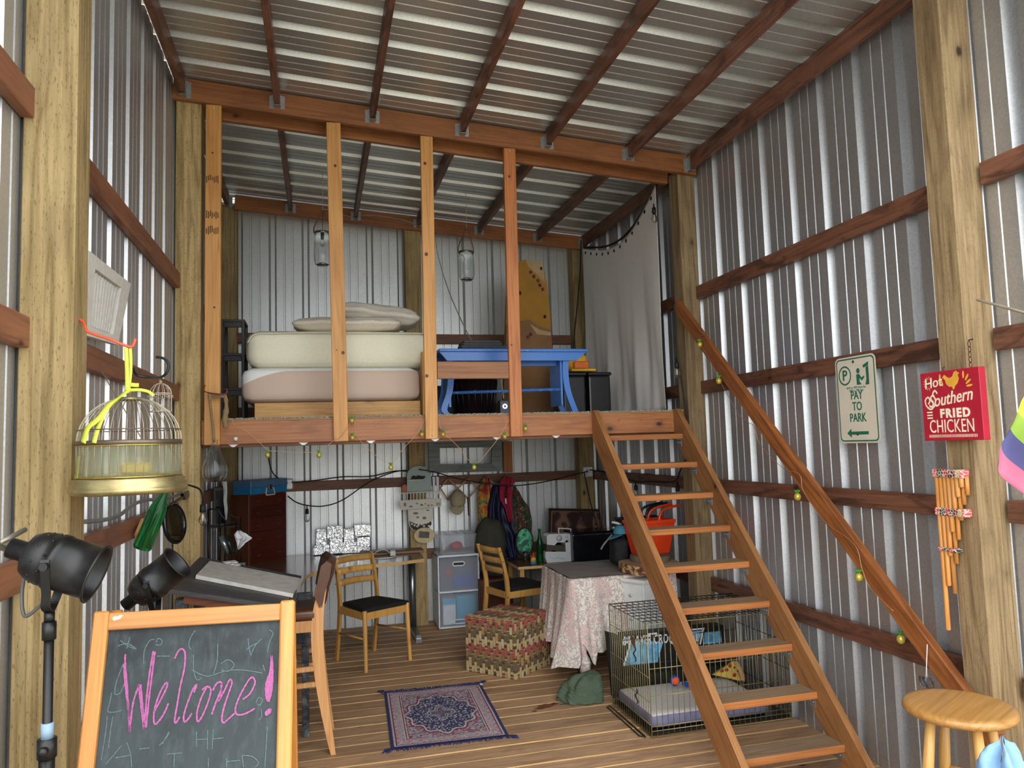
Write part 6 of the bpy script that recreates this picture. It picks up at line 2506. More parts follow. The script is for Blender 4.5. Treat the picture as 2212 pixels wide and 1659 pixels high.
# ---------------- tablecloth table
TZ = .72
fl_ = P(1233, 1250, 'z', TZ)
X0t, X1t, Y0t, Y1t = fl_.x, 2.50, fl_.y, 5.74
t = thing('side_table', 'small table hidden under the pink paisley tablecloth', 'table', ((X0t+X1t)/2, (Y0t+Y1t)/2, 0))
MB().box((X0t+.01, Y0t+.01, TZ-.03), (X1t-.01, Y1t-.01, TZ-.004)).build('table_top', plain('black_table', '#17171a', .5), t)
for xx, yy in ((X0t+.05, Y0t+.03), (X1t-.05, Y0t+.06), (X0t+.05, Y1t-.05), (X1t-.05, Y1t-.05)):
    MB().tube([(xx, yy, 0), (xx, yy, TZ-.03)], .013, 10).build('leg', plain('black_table', '#17171a', .5), t)
n = NT('pink_paisley_cotton')
co = n.coord(rnd=False)
w1 = n.noise(co, 9, 1, .5, 0)
vv = n.n('VectorMath', {0: co, 1: n.n('VectorMath', {0: n.n('TexNoise', {'Vector': co, 'Scale': 14.0}).outputs['Color'], 1: (.10, .10, .10)}, operation='MULTIPLY').outputs[0]}, operation='ADD').outputs[0]
vo = n.n('TexVoronoi', {'Vector': vv, 'Scale': 34.0}, feature='F1').outputs['Distance']
pk = n.math('PINGPONG', n.math('MULTIPLY', vo, 3.6), 1.0)
line = n.ramp(pk, [(.25, 1.), (.45, 0.)])
col = n.mix(line, srgb('#e6ddd2'), srgb('#b9adaa'))
big = n.noise(co, 6, 2)
col = n.mix(n.math('MULTIPLY', n.ramp(big, [(.5, 0.), (.58, .8)]), n.ramp(pk, [(.5, 0.), (.7, 1.)])), col, srgb('#d69a98'))
M_PAIS = n.out(Base_Color=col, Roughness=.85)
tcl = thing('tablecloth', 'grey-topped pink and cream paisley tablecloth gathered at the front corner', 'tablecloth', ((X0t+X1t)/2, (Y0t+Y1t)/2, TZ))
M_TCT = plain('worn_grey_cloth_top', '#8f8784', .85, 0, var=.1, sc=9)
mb = MB()
mb.grid(lambda u, v: (X0t-.004+(X1t-X0t+.008)*u, Y0t-.004+(Y1t-Y0t+.008)*v, TZ+.003+.003*math.sin(u*17+v*3)*math.sin(v*13)), 30, 20)
mb.build('cloth_top', M_TCT, tcl)
# skirt: perimeter parameter
per = [(X0t, Y1t), (X0t, Y0t), (X1t, Y0t), (X1t, Y1t)]
Ls = [(V(per[i+1])-V(per[i])).length for i in range(3)]
Lt = sum(Ls)


def skirt(u, v):
    s = u*Lt
    i = 0
    while i < 2 and s > Ls[i]:
        s -= Ls[i]
        i += 1
    a, b = V(per[i]), V(per[i+1])
    d_ = (b-a)/Ls[i]
    nrm2 = V((d_.y, -d_.x))
    p = a+d_*s
    sc = u*Lt-Ls[0]     # signed distance from the front left corner
    hem = .17+.05*math.sin(u*9)+.015*math.sin(u*31)
    if abs(sc) < .30:
        hem = .17-.06*math.cos(sc/.30*PI/2)+.17*math.exp(-((sc-.06)/.05)**2)
    if sc > .15:
        hem = max(hem, .23)
    z = TZ+(hem-TZ)*v
    fold = .020*math.sin(s*34+i*2)+.012*math.sin(s*71+1)
    g_ = math.exp(-(sc/.22)**2)
    out = .012+v*(.045+fold*1.2)+v*v*.05*g_
    # radial pleats towards the gather
    out += .010*v*g_*math.sin(sc*90)
    p = p+nrm2*out
    if g_ > .02:
        cor = V((X0t, Y0t))
        dirc = V((-.7, -.7))
        p = p+dirc*(.03*g_*v)
    return (p.x, p.y, z)


mb = MB()
mb.shell(skirt, 170, 26, (0, 0, .0012))
mb.build('cloth_skirt', M_PAIS, tcl)
k0 = P(1262, 1418, 'y', Y0t-.06)
mb = MB()
k1 = P(1263, 1455, 'y', Y0t-.06)
kd = [P(1250, 1385, 'y', Y0t-.03), P(1258, 1405, 'y', Y0t-.055), k0, P(1264, 1432, 'y', Y0t-.065), k1]
mb.tube(catmull(kd, 4), [.055, .052, .048, .040, .034, .026, .022, .022, .024, .028, .032, .036, .038, .038, .036, .034, .02][:len(catmull(kd, 4))], 16)
for v in mb.v:
    a = math.atan2(v.y-k0.y, v.x-k0.x)
    v += V((math.cos(a), math.sin(a), 0))*.004*math.sin(9*a+v.z*40)
mb.build('gathered_knot', M_PAIS, tcl)

# white small dresser
DZT = .700
cL, cM, cR = P(1352, 1249, 'z', DZT), P(1391, 1254, 'z', DZT), P(1458, 1249, 'z', DZT)

# ================================================================ dresser, logs, baskets
d1 = (cL-cM)
d1.z = 0
d1.normalize()
d2 = V((-d1.y, d1.x, 0))
if d2.dot(cR-cM) < 0:
    d2 = -d2
wF = .20
wR = .30
t = thing('small_dresser', 'small white dresser with beadboard side standing behind the wire crate', 'dresser', (cM.x, cM.y, 0))
M_DRW = plain('white_painted_wood', '#e4e6e4', .45, 0, var=.03)
c4 = [cM+d1*.006+d2*.006, cM+d1*(wF-.006)+d2*.006, cM+d1*(wF-.006)+d2*(wR-.006), cM+d1*.006+d2*(wR-.006)]
MB().prism([V((p.x, p.y, .002)) for p in c4], (0, 0, DZT-.024)).build('carcass', M_DRW, t)
c4 = [cM-d1*.01-d2*.01, cM+d1*(wF+.01)-d2*.01, cM+d1*(wF+.01)+d2*(wR+.01), cM-d1*.01+d2*(wR+.01)]
MB().prism([V((p.x, p.y, DZT-.022)) for p in c4], (0, 0, .022)).build('dresser_top', M_DRW, t)
for k in range(4):
    z1 = DZT-.035-k*.16
    z0 = z1-.15
    a = cM+d1*.018-d2*.002
    b = cM+d1*(wF-.018)-d2*.002
    o = MB().prism([V((a.x, a.y, z0)), V((b.x, b.y, z0)), V((b.x, b.y, z1)), V((a.x, a.y, z1))], -d2*.008).build('drawer', M_DRW, t)
    m_ = (a+b)/2
    mb = MB()
    mb.tube([V((m_.x, m_.y, (z0+z1)/2))-d2*.008, V((m_.x, m_.y, (z0+z1)/2))-d2*.020, V((m_.x, m_.y, (z0+z1)/2))-d2*.026], [.005, .006, .013], 12)
    mb.build('knob', M_DRW, o)
for k in range(5):
    a = cM+d2*(.012+k*.057)-d1*.0
    b = a+d2*.052
    MB().prism([V((a.x, a.y, .03)), V((b.x, b.y, .03)), V((b.x, b.y, DZT-.035)), V((a.x, a.y, DZT-.035))], -d1*.005).build('side_plank', M_DRW, t)

# log slabs
n = NT('bark')
co = n.coord()
g = n.noise(co, 16, 4, .6, 1.0)
M_BARK = n.out(Base_Color=n.ramp(g, [(.35, srgb('#4a2a20')), (.5, srgb('#7a4a38')), (.56, srgb('#cfae74')), (.75, srgb('#d8bb84'))]), Roughness=.85)
M_CUT = plain('pale_cut_wood', '#a98e6c', .8, 0, var=.15, sc=7)


def log(name, label, c, r_, h, ex=1.0, seed=0, mats=None):
    mb = MB()
    N_ = 40
    vs = []
    for z in (0, h*.5, h):
        for i in range(N_):
            a = 2*PI*i/N_
            rr_ = r_*(1+.07*math.sin(3*a+seed)+.05*fbm((math.cos(a)*2+seed, math.sin(a)*2, z*6), 1, 3))*(1.02 if z == h*.5 else 1)
            vs.append(V((c.x+rr_*ex*math.cos(a), c.y+rr_*math.sin(a), c.z+z)))
    mb.add(vs, [tuple(range(N_))[::-1], tuple(range(2*N_, 3*N_))], 1)
    fs = []
    for k in range(2):
        for i in range(N_):
            fs.append((k*N_+i, k*N_+(i+1) % N_, (k+1)*N_+(i+1) % N_, (k+1)*N_+i))
    mb.add(vs, fs, 0, True)
    return tag(mb.build(name, mats or [M_BARK, M_CUT]), label, 'wood slab')


lc = P(1402, 1228, 'z', TZ+.05)
lc.z = TZ+.009
log('log_slab', 'thick log slice with rough bark on the tablecloth, the lower one', V((2.305, 5.10, TZ+.009)), .205, .062, 1.0, 1)
log('log_slab', 'smaller log slice with grey bark stacked under the orange basket', V((2.36, 5.18, TZ+.073)), .145, .040, 1.0, 5, [plain('grey_bark', '#6e604c', .85, 0, var=.35, sc=14), plain('grey_cut', '#7a6a58', .8)])
# baskets
M_ORB = plain('orange_red_plastic', '#e2431c', .28, 0, var=.04)


def basket(label, c, w0, w1, h, mat, lift_handles, dirx, rz=0, k1=1.0, dpt=1.0):
    t = thing('shopping_basket', label, 'basket', c, rz)
    mb = MB()
    bo = [(-w0/2, -w0*.32*dpt), (w0/2, -w0*.32*dpt), (w0/2, w0*.32*dpt), (-w0/2, w0*.32*dpt)]
    tp_ = [(-w1/2, -w1*.34*dpt), (w1/2, -w1*.34*dpt), (w1/2, w1*.34*dpt), (-w1/2, w1*.34*dpt)]
    vs = [V((x, y, 0)) for x, y in bo]+[V((x, y, h)) for x, y in tp_]
    vs += [V((x*.97, y*.97, .006)) for x, y in bo]+[V((x*.97, y*.97, h)) for x, y in tp_]
    fs = [(3, 2, 1, 0), (8, 9, 10, 11)]
    for i in range(4):
        j = (i+1) % 4
        fs.append((i, j, 4+j, 4+i))
        fs.append((8+j, 8+i, 12+i, 12+j))
    mb.add(vs, fs)
    mb.build('basket_body', mat, t, local=True)
    mb = MB()
    for i in range(4):
        a, b = V((*tp_[i], h)), V((*tp_[(i+1) % 4], h))
        mb.bar(a, b, .022, .012)
    mb.build('rim', mat, t, local=True)
    for s_ in (-1, 1):
        mb = MB()
        y_ = s_*w1*.30*dpt
        mb.tube(catmull([(w1*.10*dirx, y_, h-.02), (w1*.16*dirx, y_*.9, h+.05), (w1*.30*dirx, y_*.8, h+.085), (w1*.62*dirx, y_*.7, h+.105), (w1*.72*dirx, y_*.7, h+.108)], 5), .010, 10)
        mb.build('handle', mat, t, local=True)
    mb = MB()
    for i in range(8):
        for j in range(3):
            mb.box((-w1*.32+i*w1*.08, w1*.33*dpt-.006, h*.60+j*.03), (-w1*.32+i*w1*.08+.012, w1*.33*dpt-.003, h*.60+j*.03+.014))
    mb.build('vent_holes', M_DARKP, t, local=True)['kind'] = 'stuff'
    return t


bc_ = V((2.385, 5.24, TZ+.114))
basket('bright orange plastic shopping basket standing on the log slices under the stairs', bc_, .25, .34, .235, M_ORB, 1, 1, .12, dpt=.8)
t = basket('black plastic basket with black handles right behind the orange basket', V((2.44, 5.56, TZ+.009)), .25, .34, .33, plain('black_basket_plastic', '#15161a', .3), 1, 1, .05, dpt=.55)
# cap & dark bag
c = P(1340, 1148, 'y', 5.36)
t = thing('teal_cap', 'teal cloth cap lying on the dark bag left of the orange basket', 'cap', (c.x, c.y, c.z-.03))
M_TEAL = plain('teal_cotton', '#3f7c92', .9, 0, bump=.1)
mb = MB()
mb.grid(lambda u, v: (c.x+.055*math.cos(2*PI*u)*math.cos(v*PI/2)**.7, c.y+.055*math.sin(2*PI*u)*math.cos(v*PI/2)**.7, c.z-.015+.065*math.sin(v*PI/2)), 20, 8)
mb.build('crown', M_TEAL, t)
mb = MB()
mb.shell(lambda u, v: (c.x-.02-.075*v*math.sin(PI*u)*1.2, c.y-.055+.10*u-.03*v, c.z-.018-.035*v*math.sin(PI*u)), 12, 6, (0, 0, .003))
mb.build('visor', M_TEAL, t)
mb = MB()
cB2 = P(1335, 1190, 'y', 5.42)
vs, fs = cushion((cB2.x-.07, 5.30, TZ+.010), (cB2.x+.055, 5.46, c.z-.045), .05, seed=20, amp=.02)
mb.add(vs, fs, 0, True)
tag(mb.build('dark_bag', plain('black_canvas', '#15181c', .8, 0, bump=.3)), 'black bag on the tablecloth under the teal cap', 'bag')
for i, (a, b) in enumerate((((1302, 1180), (1322, 1150)), ((1310, 1152), (1335, 1138)), ((1324, 1133), (1345, 1142)))):
    pass
mb = MB()
mb.tube(catmull([P(1298, 1187, 'y', 5.36), P(1303, 1178, 'y', 5.36), P(1311, 1168, 'y', 5.38), P(1322, 1155, 'y', 5.42)], 5), .007, 8)
tag(mb.build('grey_strap', plain('grey_webbing', '#77787a', .8)), 'grey strap end dangling left of the teal cap', 'strap')
mb = MB()
for k in range(3):
    a = P(1322+k*1, 1128+k*6, 'y', 5.45-.01*k)
    b = P(1342+k*1, 1134+k*6, 'y', 5.42-.01*k)
    mb.tube([a, (a+b)/2+V((0, -.01, .004)), b], .010, 8, mi=k % 2)
    mb.tube([a+V((0, 0, -.014)), (a+b)/2+V((0, -.01, -.010)), b+V((0, 0, -.014))], .009, 8, mi=1)
tag(mb.build('striped_gloves', [plain('white_stripe', '#d8dcdc', .8), plain('dark_stripe', '#1a1e24', .8)]), 'black and white striped fabric bundle behind the teal cap', 'bundle')

# ---------------- wire crate
n = NT('dull_brass_wire')
M_CW = n.out(Base_Color=srgb('#b3a878'), Roughness=.4, Metallic=.75)
M_CWD = plain('dark_wire', '#3a3630', .5, .5)
cx0, cx1, cy0, cy1, cH = 1.795, 2.695, 4.03, 4.61, .62
t = thing('wire_dog_crate', 'brass-toned wire dog crate under the stairs', 'crate', ((cx0+cx1)/2, (cy0+cy1)/2, 0))


def wire(name, pts, r_, parent, mat=None):
    return MB().tube(pts, r_, 5).build(name, mat or M_CW, parent)


def panel(nm, o, ex, ey, nx, ny, mat=M_CW, hs=None, r_=.0019):
    o, ex, ey = V(o), V(ex), V(ey)
    fr = MB()
    fr.tube([o, o+ex, o+ex+ey, o+ey], .0032, 6, closed=True)
    p = fr.build(nm, mat, t)
    for i in range(1, nx):
        a = o+ex*i/nx
        wire('wire', [a, a+ey], r_, p, mat)
    for h_ in (hs or [j/ny for j in range(1, ny)]):
        a = o+ey*h_
        wire('cross_wire', [a, a+ex], .0026, p, mat)


W9, D6 = cx1-cx0, cy1-cy0
panel('front_panel', (cx0, cy0, .008), (W9, 0, 0), (0, 0, cH), 26, 0, hs=[.05, .09, .36, .60])
panel('back_panel', (cx0, cy1, .008), (W9, 0, 0), (0, 0, cH), 22, 0, hs=[.1, .36, .62], mat=M_CWD)
panel('left_panel', (cx0, cy0, .008), (0, D6, 0), (0, 0, cH), 18, 0, hs=[.10, .3, .52, .8])
panel('right_panel', (cx1, cy0, .008), (0, D6, 0), (0, 0, cH), 14, 0, hs=[.2, .45, .7], mat=M_CWD)
panel('top_panel', (cx0, cy0, .008+cH), (W9, 0, 0), (0, D6, 0), 24, 8, mat=M_CWD)
# door latch
mb = MB()
for yy, zz in ((4.20, .40), (4.20, .16)):
    mb.tube(catmull([(cx0-.008, yy, zz+.06), (cx0-.012, yy-.02, zz+.05), (cx0-.010, yy+.02, zz+.02), (cx0-.012, yy-.02, zz), (cx0-.008, yy, zz-.02)], 4), .004, 6)
mb.build('latch', M_CWD, t)['kind'] = 'stuff'
MB().prism([(cx0-.006, 4.26, .47), (cx0-.006, 4.20, .455), (cx0-.006, 4.20, .505), (cx0-.006, 4.26, .52)], (.002, 0, 0)).build('tag_plate', plain('brown_plate', '#6a5138', .5), t)
MB().box((cx0+.006, cy0+.006, .012), (cx1-.006, cy1-.006, .030), .006).build('floor_tray', M_DARKP, t)
# folded-out door frame on the floor
mb = MB()
mb.tube([(cx0-.03, cy0+.02, .006), (cx0-.03, cy1-.02, .006), (cx0-.055, cy1-.04, .006), (cx0-.055, cy0+.05, .006)], .004, 6, closed=True)
mb.build('floor_rod', M_CWD, t)
# bed pad
t2 = thing('dog_bed', 'white-topped grey-violet dog bed pad inside the wire crate', 'pet bed', ((cx0+cx1)/2-.05, (cy0+cy1)/2, .031))
mb = MB()
vs, fs = cushion((cx0+.02, cy0+.03, .032), (cx1-.12, cy1-.03, .115), .03, seed=31, amp=.006)
mb.add(vs, fs, 0, True)
for i, f in enumerate(mb.f):
    if sum((mb.v[j] for j in f), V()).z/len(f) > .107:
        mb.m[i] = 1
mb.build('mattress_pad', [plain('grey_violet_fabric', '#7a7a98', .8, 0, bump=.2), plain('white_fleece', '#d8d6d0', .95, 0, var=.06, sc=80, bump=.6)], t2)
# toys
def toyp(u, v, y):
    return P(u, v, 'y', y)


c = toyp(1575, 1470, 4.47)
t3 = thing('pizza_toy', 'yellow pizza slice plush toy with red dots on the dog bed', 'toy', (c.x, c.y, .125))
M_PZ = plain('yellow_plush', '#e2c05c', .9, 0, bump=.3)
mb = MB()
tri = [(-.115, 0, .01), (.06, 0, .075), (.075, 0, -.045)]
Mz = Matrix.Translation((c.x, c.y, .150)) @ Matrix.Rotation(-.5, 4, 'X')
mb.shell(lambda u, v: tuple(Mz @ V((-.115+.185*u, -.018*math.sin(PI*min(1, u*1.1))*math.sin(PI*v), .01+(.068*(1-v)-.058*v)*u))), 14, 10, (0, .02, 0))
mb.build('slice', M_PZ, t3)
mb = MB()
mb.tube(catmull([Mz @ V((.07, 0, .075)), Mz @ V((.085, 0, .03)), Mz @ V((.09, 0, -.02)), Mz @ V((.08, 0, -.05))], 4), .016, 10)
mb.build('crust', plain('tan_plush', '#c49a6a', .9), t3)
for x, z in ((-.05, .022), (-.015, .025), (.03, -.01), (.02, .05)):
    mb = MB()
    mb.ball(Mz @ V((x, -.016, z)), .013, 10, (1, .4, 1))
    mb.build('pepperoni_dot', plain('dark_red_felt', '#a82c1e', .9), t3)
mb = MB()
for x, z in ((.045, .035), (.058, .012)):
    mb.ball(Mz @ V((x, -.018, z)), .007, 8, (1, .4, 1))
mb.build('eye', plain('black_felt', '#141414', .8), t3)['kind'] = 'stuff'
mb = MB()
mb.ball(toyp(1558, 1487, 4.42), .022, 10, (1.6, 1, .9))
mb.tube(catmull([toyp(1535, 1476, 4.44), toyp(1548, 1483, 4.42), toyp(1560, 1490, 4.41), toyp(1578, 1484, 4.42)], 4), .012, 8)
tag(mb.build('orange_toy', plain('orange_plush', '#e07038', .9, 0, bump=.4)), 'crumpled orange toy lying in front of the pizza slice toy', 'toy')
c = toyp(1480, 1478, 4.40)
t3 = thing('butterfly_toy', 'blue toy with round orange wings lying on the dog bed', 'toy', (c.x, c.y, .118))
M_BP, M_OPL = plain('royal_blue_plush', '#1f3f9c', .85), plain('bright_orange_plush', '#e8602a', .85)
zt3 = .118
for (u, v, r_) in ((1458, 1470, .034), (1521, 1452, .030), (1535, 1492, .024)):
    p = toyp(u, v, 4.40)
    o = MB().ball(p, r_, 14, (1, .45, 1)).build('wing', M_BP, t3)
    MB().ball(p+V((0, -.010, 0)), r_*.74, 12, (1, .45, .95)).build('wing_patch', M_OPL, o)
MB().tube(catmull([toyp(1475, 1476, 4.39), toyp(1495, 1480, 4.385), toyp(1520, 1475, 4.39), toyp(1534, 1468, 4.40)], 4), [.014]*12+[.01], 8).build('body', M_BP, t3)
for u, v, y_, r_, lab in ((1652, 1475, 4.53, .034, 'fluffy pale pink toy in the back right of the wire crate'), (1700, 1522, 4.20, .04, 'fluffy pink toy in the front right corner of the wire crate')):
    c = toyp(u, v, y_)
    mb = MB()
    mb.grid(lambda a, b: tuple(c+V((math.cos(2*PI*a)*math.sin(PI*b)*1.3, math.sin(2*PI*a)*math.sin(PI*b)*.8, math.cos(PI*b)*.9))*r_*(1+.35*fbm((math.cos(2*PI*a)*3, math.sin(2*PI*a)*3, b*7), 1, 3))), 24, 16)
    tag(mb.build('plush_toy', plain('pale_pink_plush', '#d6ab9c', .95, 0, bump=.5), weld=True), lab, 'toy')

# croquet box behind crate
yq = 4.70
t = thing('croquet_box', 'black and blue cardboard game box lettered 6-PLAYER CROQUET SET behind the crate', 'box', (2.15, yq+.04, .0))
a, b = P(1345, 1372, 'y', yq), P(1562, 1350, 'y', yq)
zT, zB = a.z, P(1345, 1450, 'y', yq).z
M_BXK = plain('black_carton_print', '#101216', .5)
MB().box((a.x, yq, .14), (b.x+.0, yq+.09, zT+.0), .002).build('carton', M_BXK, t)
MB().box((a.x+.002, yq+.01, 0), (b.x, yq+.08, .14), .002).build('lower_carton', plain('olive_dark_carton', '#2a2c20', .7), t)
mb = MB()


def bq(u, v, d=.002):
    return P(u, v, 'y', yq-d)


mb.prism([bq(1368, 1380), bq(1432, 1388), bq(1420, 1432), bq(1350, 1438)], (0, .001, 0))
mb.prism([bq(1325+22, 1378), bq(1362, 1375), bq(1358, 1390), bq(1347, 1388)], (0, .001, 0))
mb.prism([bq(1485, 1365), bq(1516, 1362), bq(1510, 1385), bq(1487, 1388)], (0, .001, 0))
mb.prism([bq(1522, 1366), bq(1556, 1362), bq(1560, 1388), bq(1520, 1392)], (0, .001, 0))
mb.build('blue_photo_print', plain('sky_blue_print', '#6fb2dc', .5, 0, var=.45, sc=26), t)['kind'] = 'stuff'
mb = MB()
mb.prism([bq(1340+5, 1440), bq(1362, 1383), bq(1366, 1383), bq(1349, 1440)], (0, .001, 0))
mb.prism([bq(1400, 1368), bq(1420, 1366), bq(1421, 1370), bq(1400, 1372)], (0, .001, 0))
mb.prism([bq(1480, 1360), bq(1522, 1356), bq(1522, 1359), bq(1480, 1363)], (0, .001, 0))
mb.prism([bq(1517, 1358), bq(1521, 1358), bq(1514, 1392), bq(1511, 1392)], (0, .001, 0))
mb.build('white_stripe', M_WHT, t)['kind'] = 'stuff'
text_obj('lettering', '6-PLAYER CROQUET SET', .080, M_WHT, Matrix.Translation(bq(1428, 1381, .004)) @ Matrix.Rotation(.04, 4, 'Y') @ Matrix.Rotation(PI/2, 4, 'X'), t, sx=.62, bold=.0018)
a = P(1318, 1372, 'y', 4.74)
mb = MB()
mb.prism([P(1312, 1366, 'y', 4.72), P(1334, 1372, 'y', 4.72), P(1342, 1470, 'y', 4.72), P(1325, 1470, 'y', 4.72)], (0, .05, 0))
for v in mb.v:
    if v.z < .22:
        v.z = .002
tag(mb.build('black_case', plain('black_fabric_case', '#1c1d20', .8)), 'black fabric case standing between the tablecloth and the crate', 'case')
# green canvas jacket heap
g0 = P(1283, 1520, 'z', 0)
mb = MB()


def gj(u, v):
    a = 2*PI*u
    sx_ = .165*(1-v**3)+.012
    sy_ = .10*(1-v**2)+.012
    zz = .165*math.sin(v*PI/2)**.7*(1+.12*math.sin(a*2+1)*(1-v)+.10*math.cos(a)*(1-v))
    p = V((g0.x-.02+sx_*math.cos(a)*(1+.10*math.sin(5*a))+.105*v, g0.y+.09+sy_*math.sin(a), max(.003, zz)))
    q_ = fbm(p*10, 1, 3)*.022+.014*math.sin(9*a+7*v)*v*(1-v)*2.5+.010*math.sin(23*a*(.5+v))*(1-v)
    return p+V((math.cos(a), math.sin(a), .3))*q_+V((0, 0, .004))


mb.grid(gj, 70, 40)
for v in mb.v:
    v.z = max(.002, v.z)
    v.x = min(v.x, 1.755)
tag(mb.build('green_jacket', plain('dark_green_canvas', '#4d5c4a', .85, 0, var=.12, sc=18, bump=.3), weld=True), 'dark green canvas garment heaped on the deck left of the crate', 'garment')
mb = MB()
s0 = P(1198, 1535, 'z', .004) if False else P(1210, 1521, 'z', .004)
mb.tube(catmull([s0, P(1225, 1520, 'z', .005), P(1242, 1518, 'z', .01), g0+V((.0, .02, .03))], 4), .003, 6)
tag(mb.build('drawstring', M_DARKP), 'thin black drawstring end beside the green garment', 'string')
# wet stain on deck
mb = MB()
sc3 = P(1181, 1525, 'z', .0)
for (dx, dy, r1, r2) in ((0, 0, .055, .030), (-.05, -.03, .035, .018), (.06, .02, .03, .016), (-.10, -.07, .018, .010)):
    mb.add([V((sc3.x+dx+r1*math.cos(a)*(1+.25*math.sin(3*a)), sc3.y+dy+r2*math.sin(a)*(1+.2*math.cos(4*a)), .0030)) for a in [2*PI*i/18 for i in range(18)]], [tuple(range(18))])
mb.build('deck_stain', plain('reddish_brown_stain', '#7a4630', .5), fl)['kind'] = 'stuff'

# ---------------- grey window frame, stud, hanging glass etc
M_GRW = wood('weathered_grey_wood', '#949b97', '#6e7674', 'X', 0, .8)
yw = 7.1
t = thing('grey_window_frame', 'weathered grey empty wooden window frame hanging under the loft', 'frame', P(1005, 1020, 'y', yw))
oc = [P(925, 952, 'y', yw), P(1085, 947, 'y', yw), P(1083, 1018, 'y', yw), P(927, 1022, 'y', yw)]
ic = [P(950, 968, 'y', yw), P(1063, 966, 'y', yw), P(1062, 1001, 'y', yw), P(951, 1003, 'y', yw)]
for i in range(4):
    j = (i+1) % 4
    MB().prism([oc[i], oc[j], ic[j], ic[i]], (0, .03, 0)).build('frame_board', M_GRW, t)
hx = (oc[0]+oc[1])/2
mb = MB()
for p in (oc[0].lerp(oc[1], .15), oc[0].lerp(oc[1], .85)):
    mb.tube([p+V((0, .015, 0)), V((p.x, p.y+.015, 1.728))], .002, 5)
if mb.v:
    mb.build('hanging_wire', M_CWD, t)['kind'] = 'stuff'
c = P(1097, 985, 'y', 7.25)
board('short_stud', (c.x, 7.26, 1.395), (c.x, 7.26, 1.70), .09, .038, wood('orange_stud_wood', '#b5733e', '#8f5628', 'X', .3), up=(1, 0, 0), label='short orange-brown upright on the back rail right of the grey window frame', cat='stud')

# teardrop glass on twisted jute
n = NT('smoky_glass')
M_TG = n.out(Base_Color=(.9, .92, .92, 1), Roughness=.01, Transmission_Weight=1.0, IOR=1.3, Alpha=.85)
yt = 4.80
b = P(464, 1042, 'y', yt)
tp_ = P(462, 955, 'y', yt)
Ht = tp_.z-b.z
t = thing('teardrop_vase', 'clear teardrop glass vase hanging on twisted jute below the first stud', 'vase', b)
R9 = .072
mb = MB()
pr = [(0, .002), (R9*.6, .004), (R9*.93, .03), (R9, .065), (R9*.95, .10), (R9*.62, .165), (R9*.32, .215), (.016, Ht-.01), (.015, Ht), (.020, Ht+.012)]
mb.lathe(pr, b, 30)
mb.lathe([(r_-.002 if r_ > .004 else 0, z_+.003) for r_, z_ in pr[::-1]], b, 30)
mb.build('glass_body', M_TG, t)
M_JUTE = plain('tan_jute', '#8a7454', .9, 0, var=.2, sc=120, bump=.5)
mb = MB()
top = P(452, 850, 'y', yt)
mb.tube(catmull([tp_+V((0, 0, .0)), P(460, 920, 'y', yt), P(455, 880, 'y', yt), top], 5), .008, 8)
for k in range(9):
    f_ = k/8
    p = P(452, 852, 'y', yt).lerp(P(487, 856, 'y', yt), f_)
    mb.ball(p, .013, 8, (.8, 1, 1.1))
mb.tube(catmull([P(487, 856, 'y', yt), P(489, 880, 'y', yt), P(486, 905, 'y', yt), P(488, 925, 'y', yt)], 5), [.008, .011, .014, .012, .010, .012, .016, .018, .015, .016, .018, .016, .014, .015, .014, .010], 10)
mb.build('jute_tie', M_JUTE, t)['kind'] = 'stuff'
mb = MB()
M_RHK = plain('dark_red_hook', '#7a2a22', .4)
mb.tube(catmull([P(443, 832, 'y', 4.855), P(440, 840, 'y', 4.83), P(443, 846, 'y', 4.80), P(465, 851, 'y', 4.78), P(488, 850, 'y', 4.78), P(490, 840, 'y', 4.78)], 4), .0035, 8)
tag(mb.build('utility_hook', M_RHK), 'dark red hook on the leftmost stud holding the jute', 'hook')

# vent shutter
t = thing('louvered_shutter', 'small tilted white louvered shutter on the left wall rail', 'shutter', P(225, 745, 'x', -.80))
xs = -.805
ocn = [P(178, 541, 'x', xs), P(271, 613, 'x', xs), P(242, 745, 'x', xs), P(170, 724, 'x', xs)]
M_SHW = plain('chipped_white_paint', '#d4d0c8', .6, 0, var=.08, sc=40)
ctr = sum(ocn, V())/4


def sh(a, b):
    return ocn[0].lerp(ocn[1], a).lerp(ocn[3].lerp(ocn[2], a), b)


for a0, b0, a1, b1 in ((0, 0, 1, .16), (0, .88, 1, 1), (0, .16, .14, .88), (.78, .16, 1, .88)):
    MB().prism([sh(a0, b0), sh(a1, b0), sh(a1, b1), sh(a0, b1)], (.022, 0, 0)).build('frame_board', M_SHW, t)
for k in range(9):
    a0 = .16+k*.068
    MB().prism([sh(a0, .18), sh(a0+.030, .18), sh(a0+.030, .86), sh(a0, .86)], (.014, 0, 0)).build('slat', M_SHW, t)
MB().prism([sh(.12, .14)+V((-.003, 0, 0)), sh(.8, .14)+V((-.003, 0, 0)), sh(.8, .9)+V((-.003, 0, 0)), sh(.12, .9)+V((-.003, 0, 0))], (.002, 0, 0)).build('backing', plain('matt_black_gap', '#0c0c0c', 1.0), t)

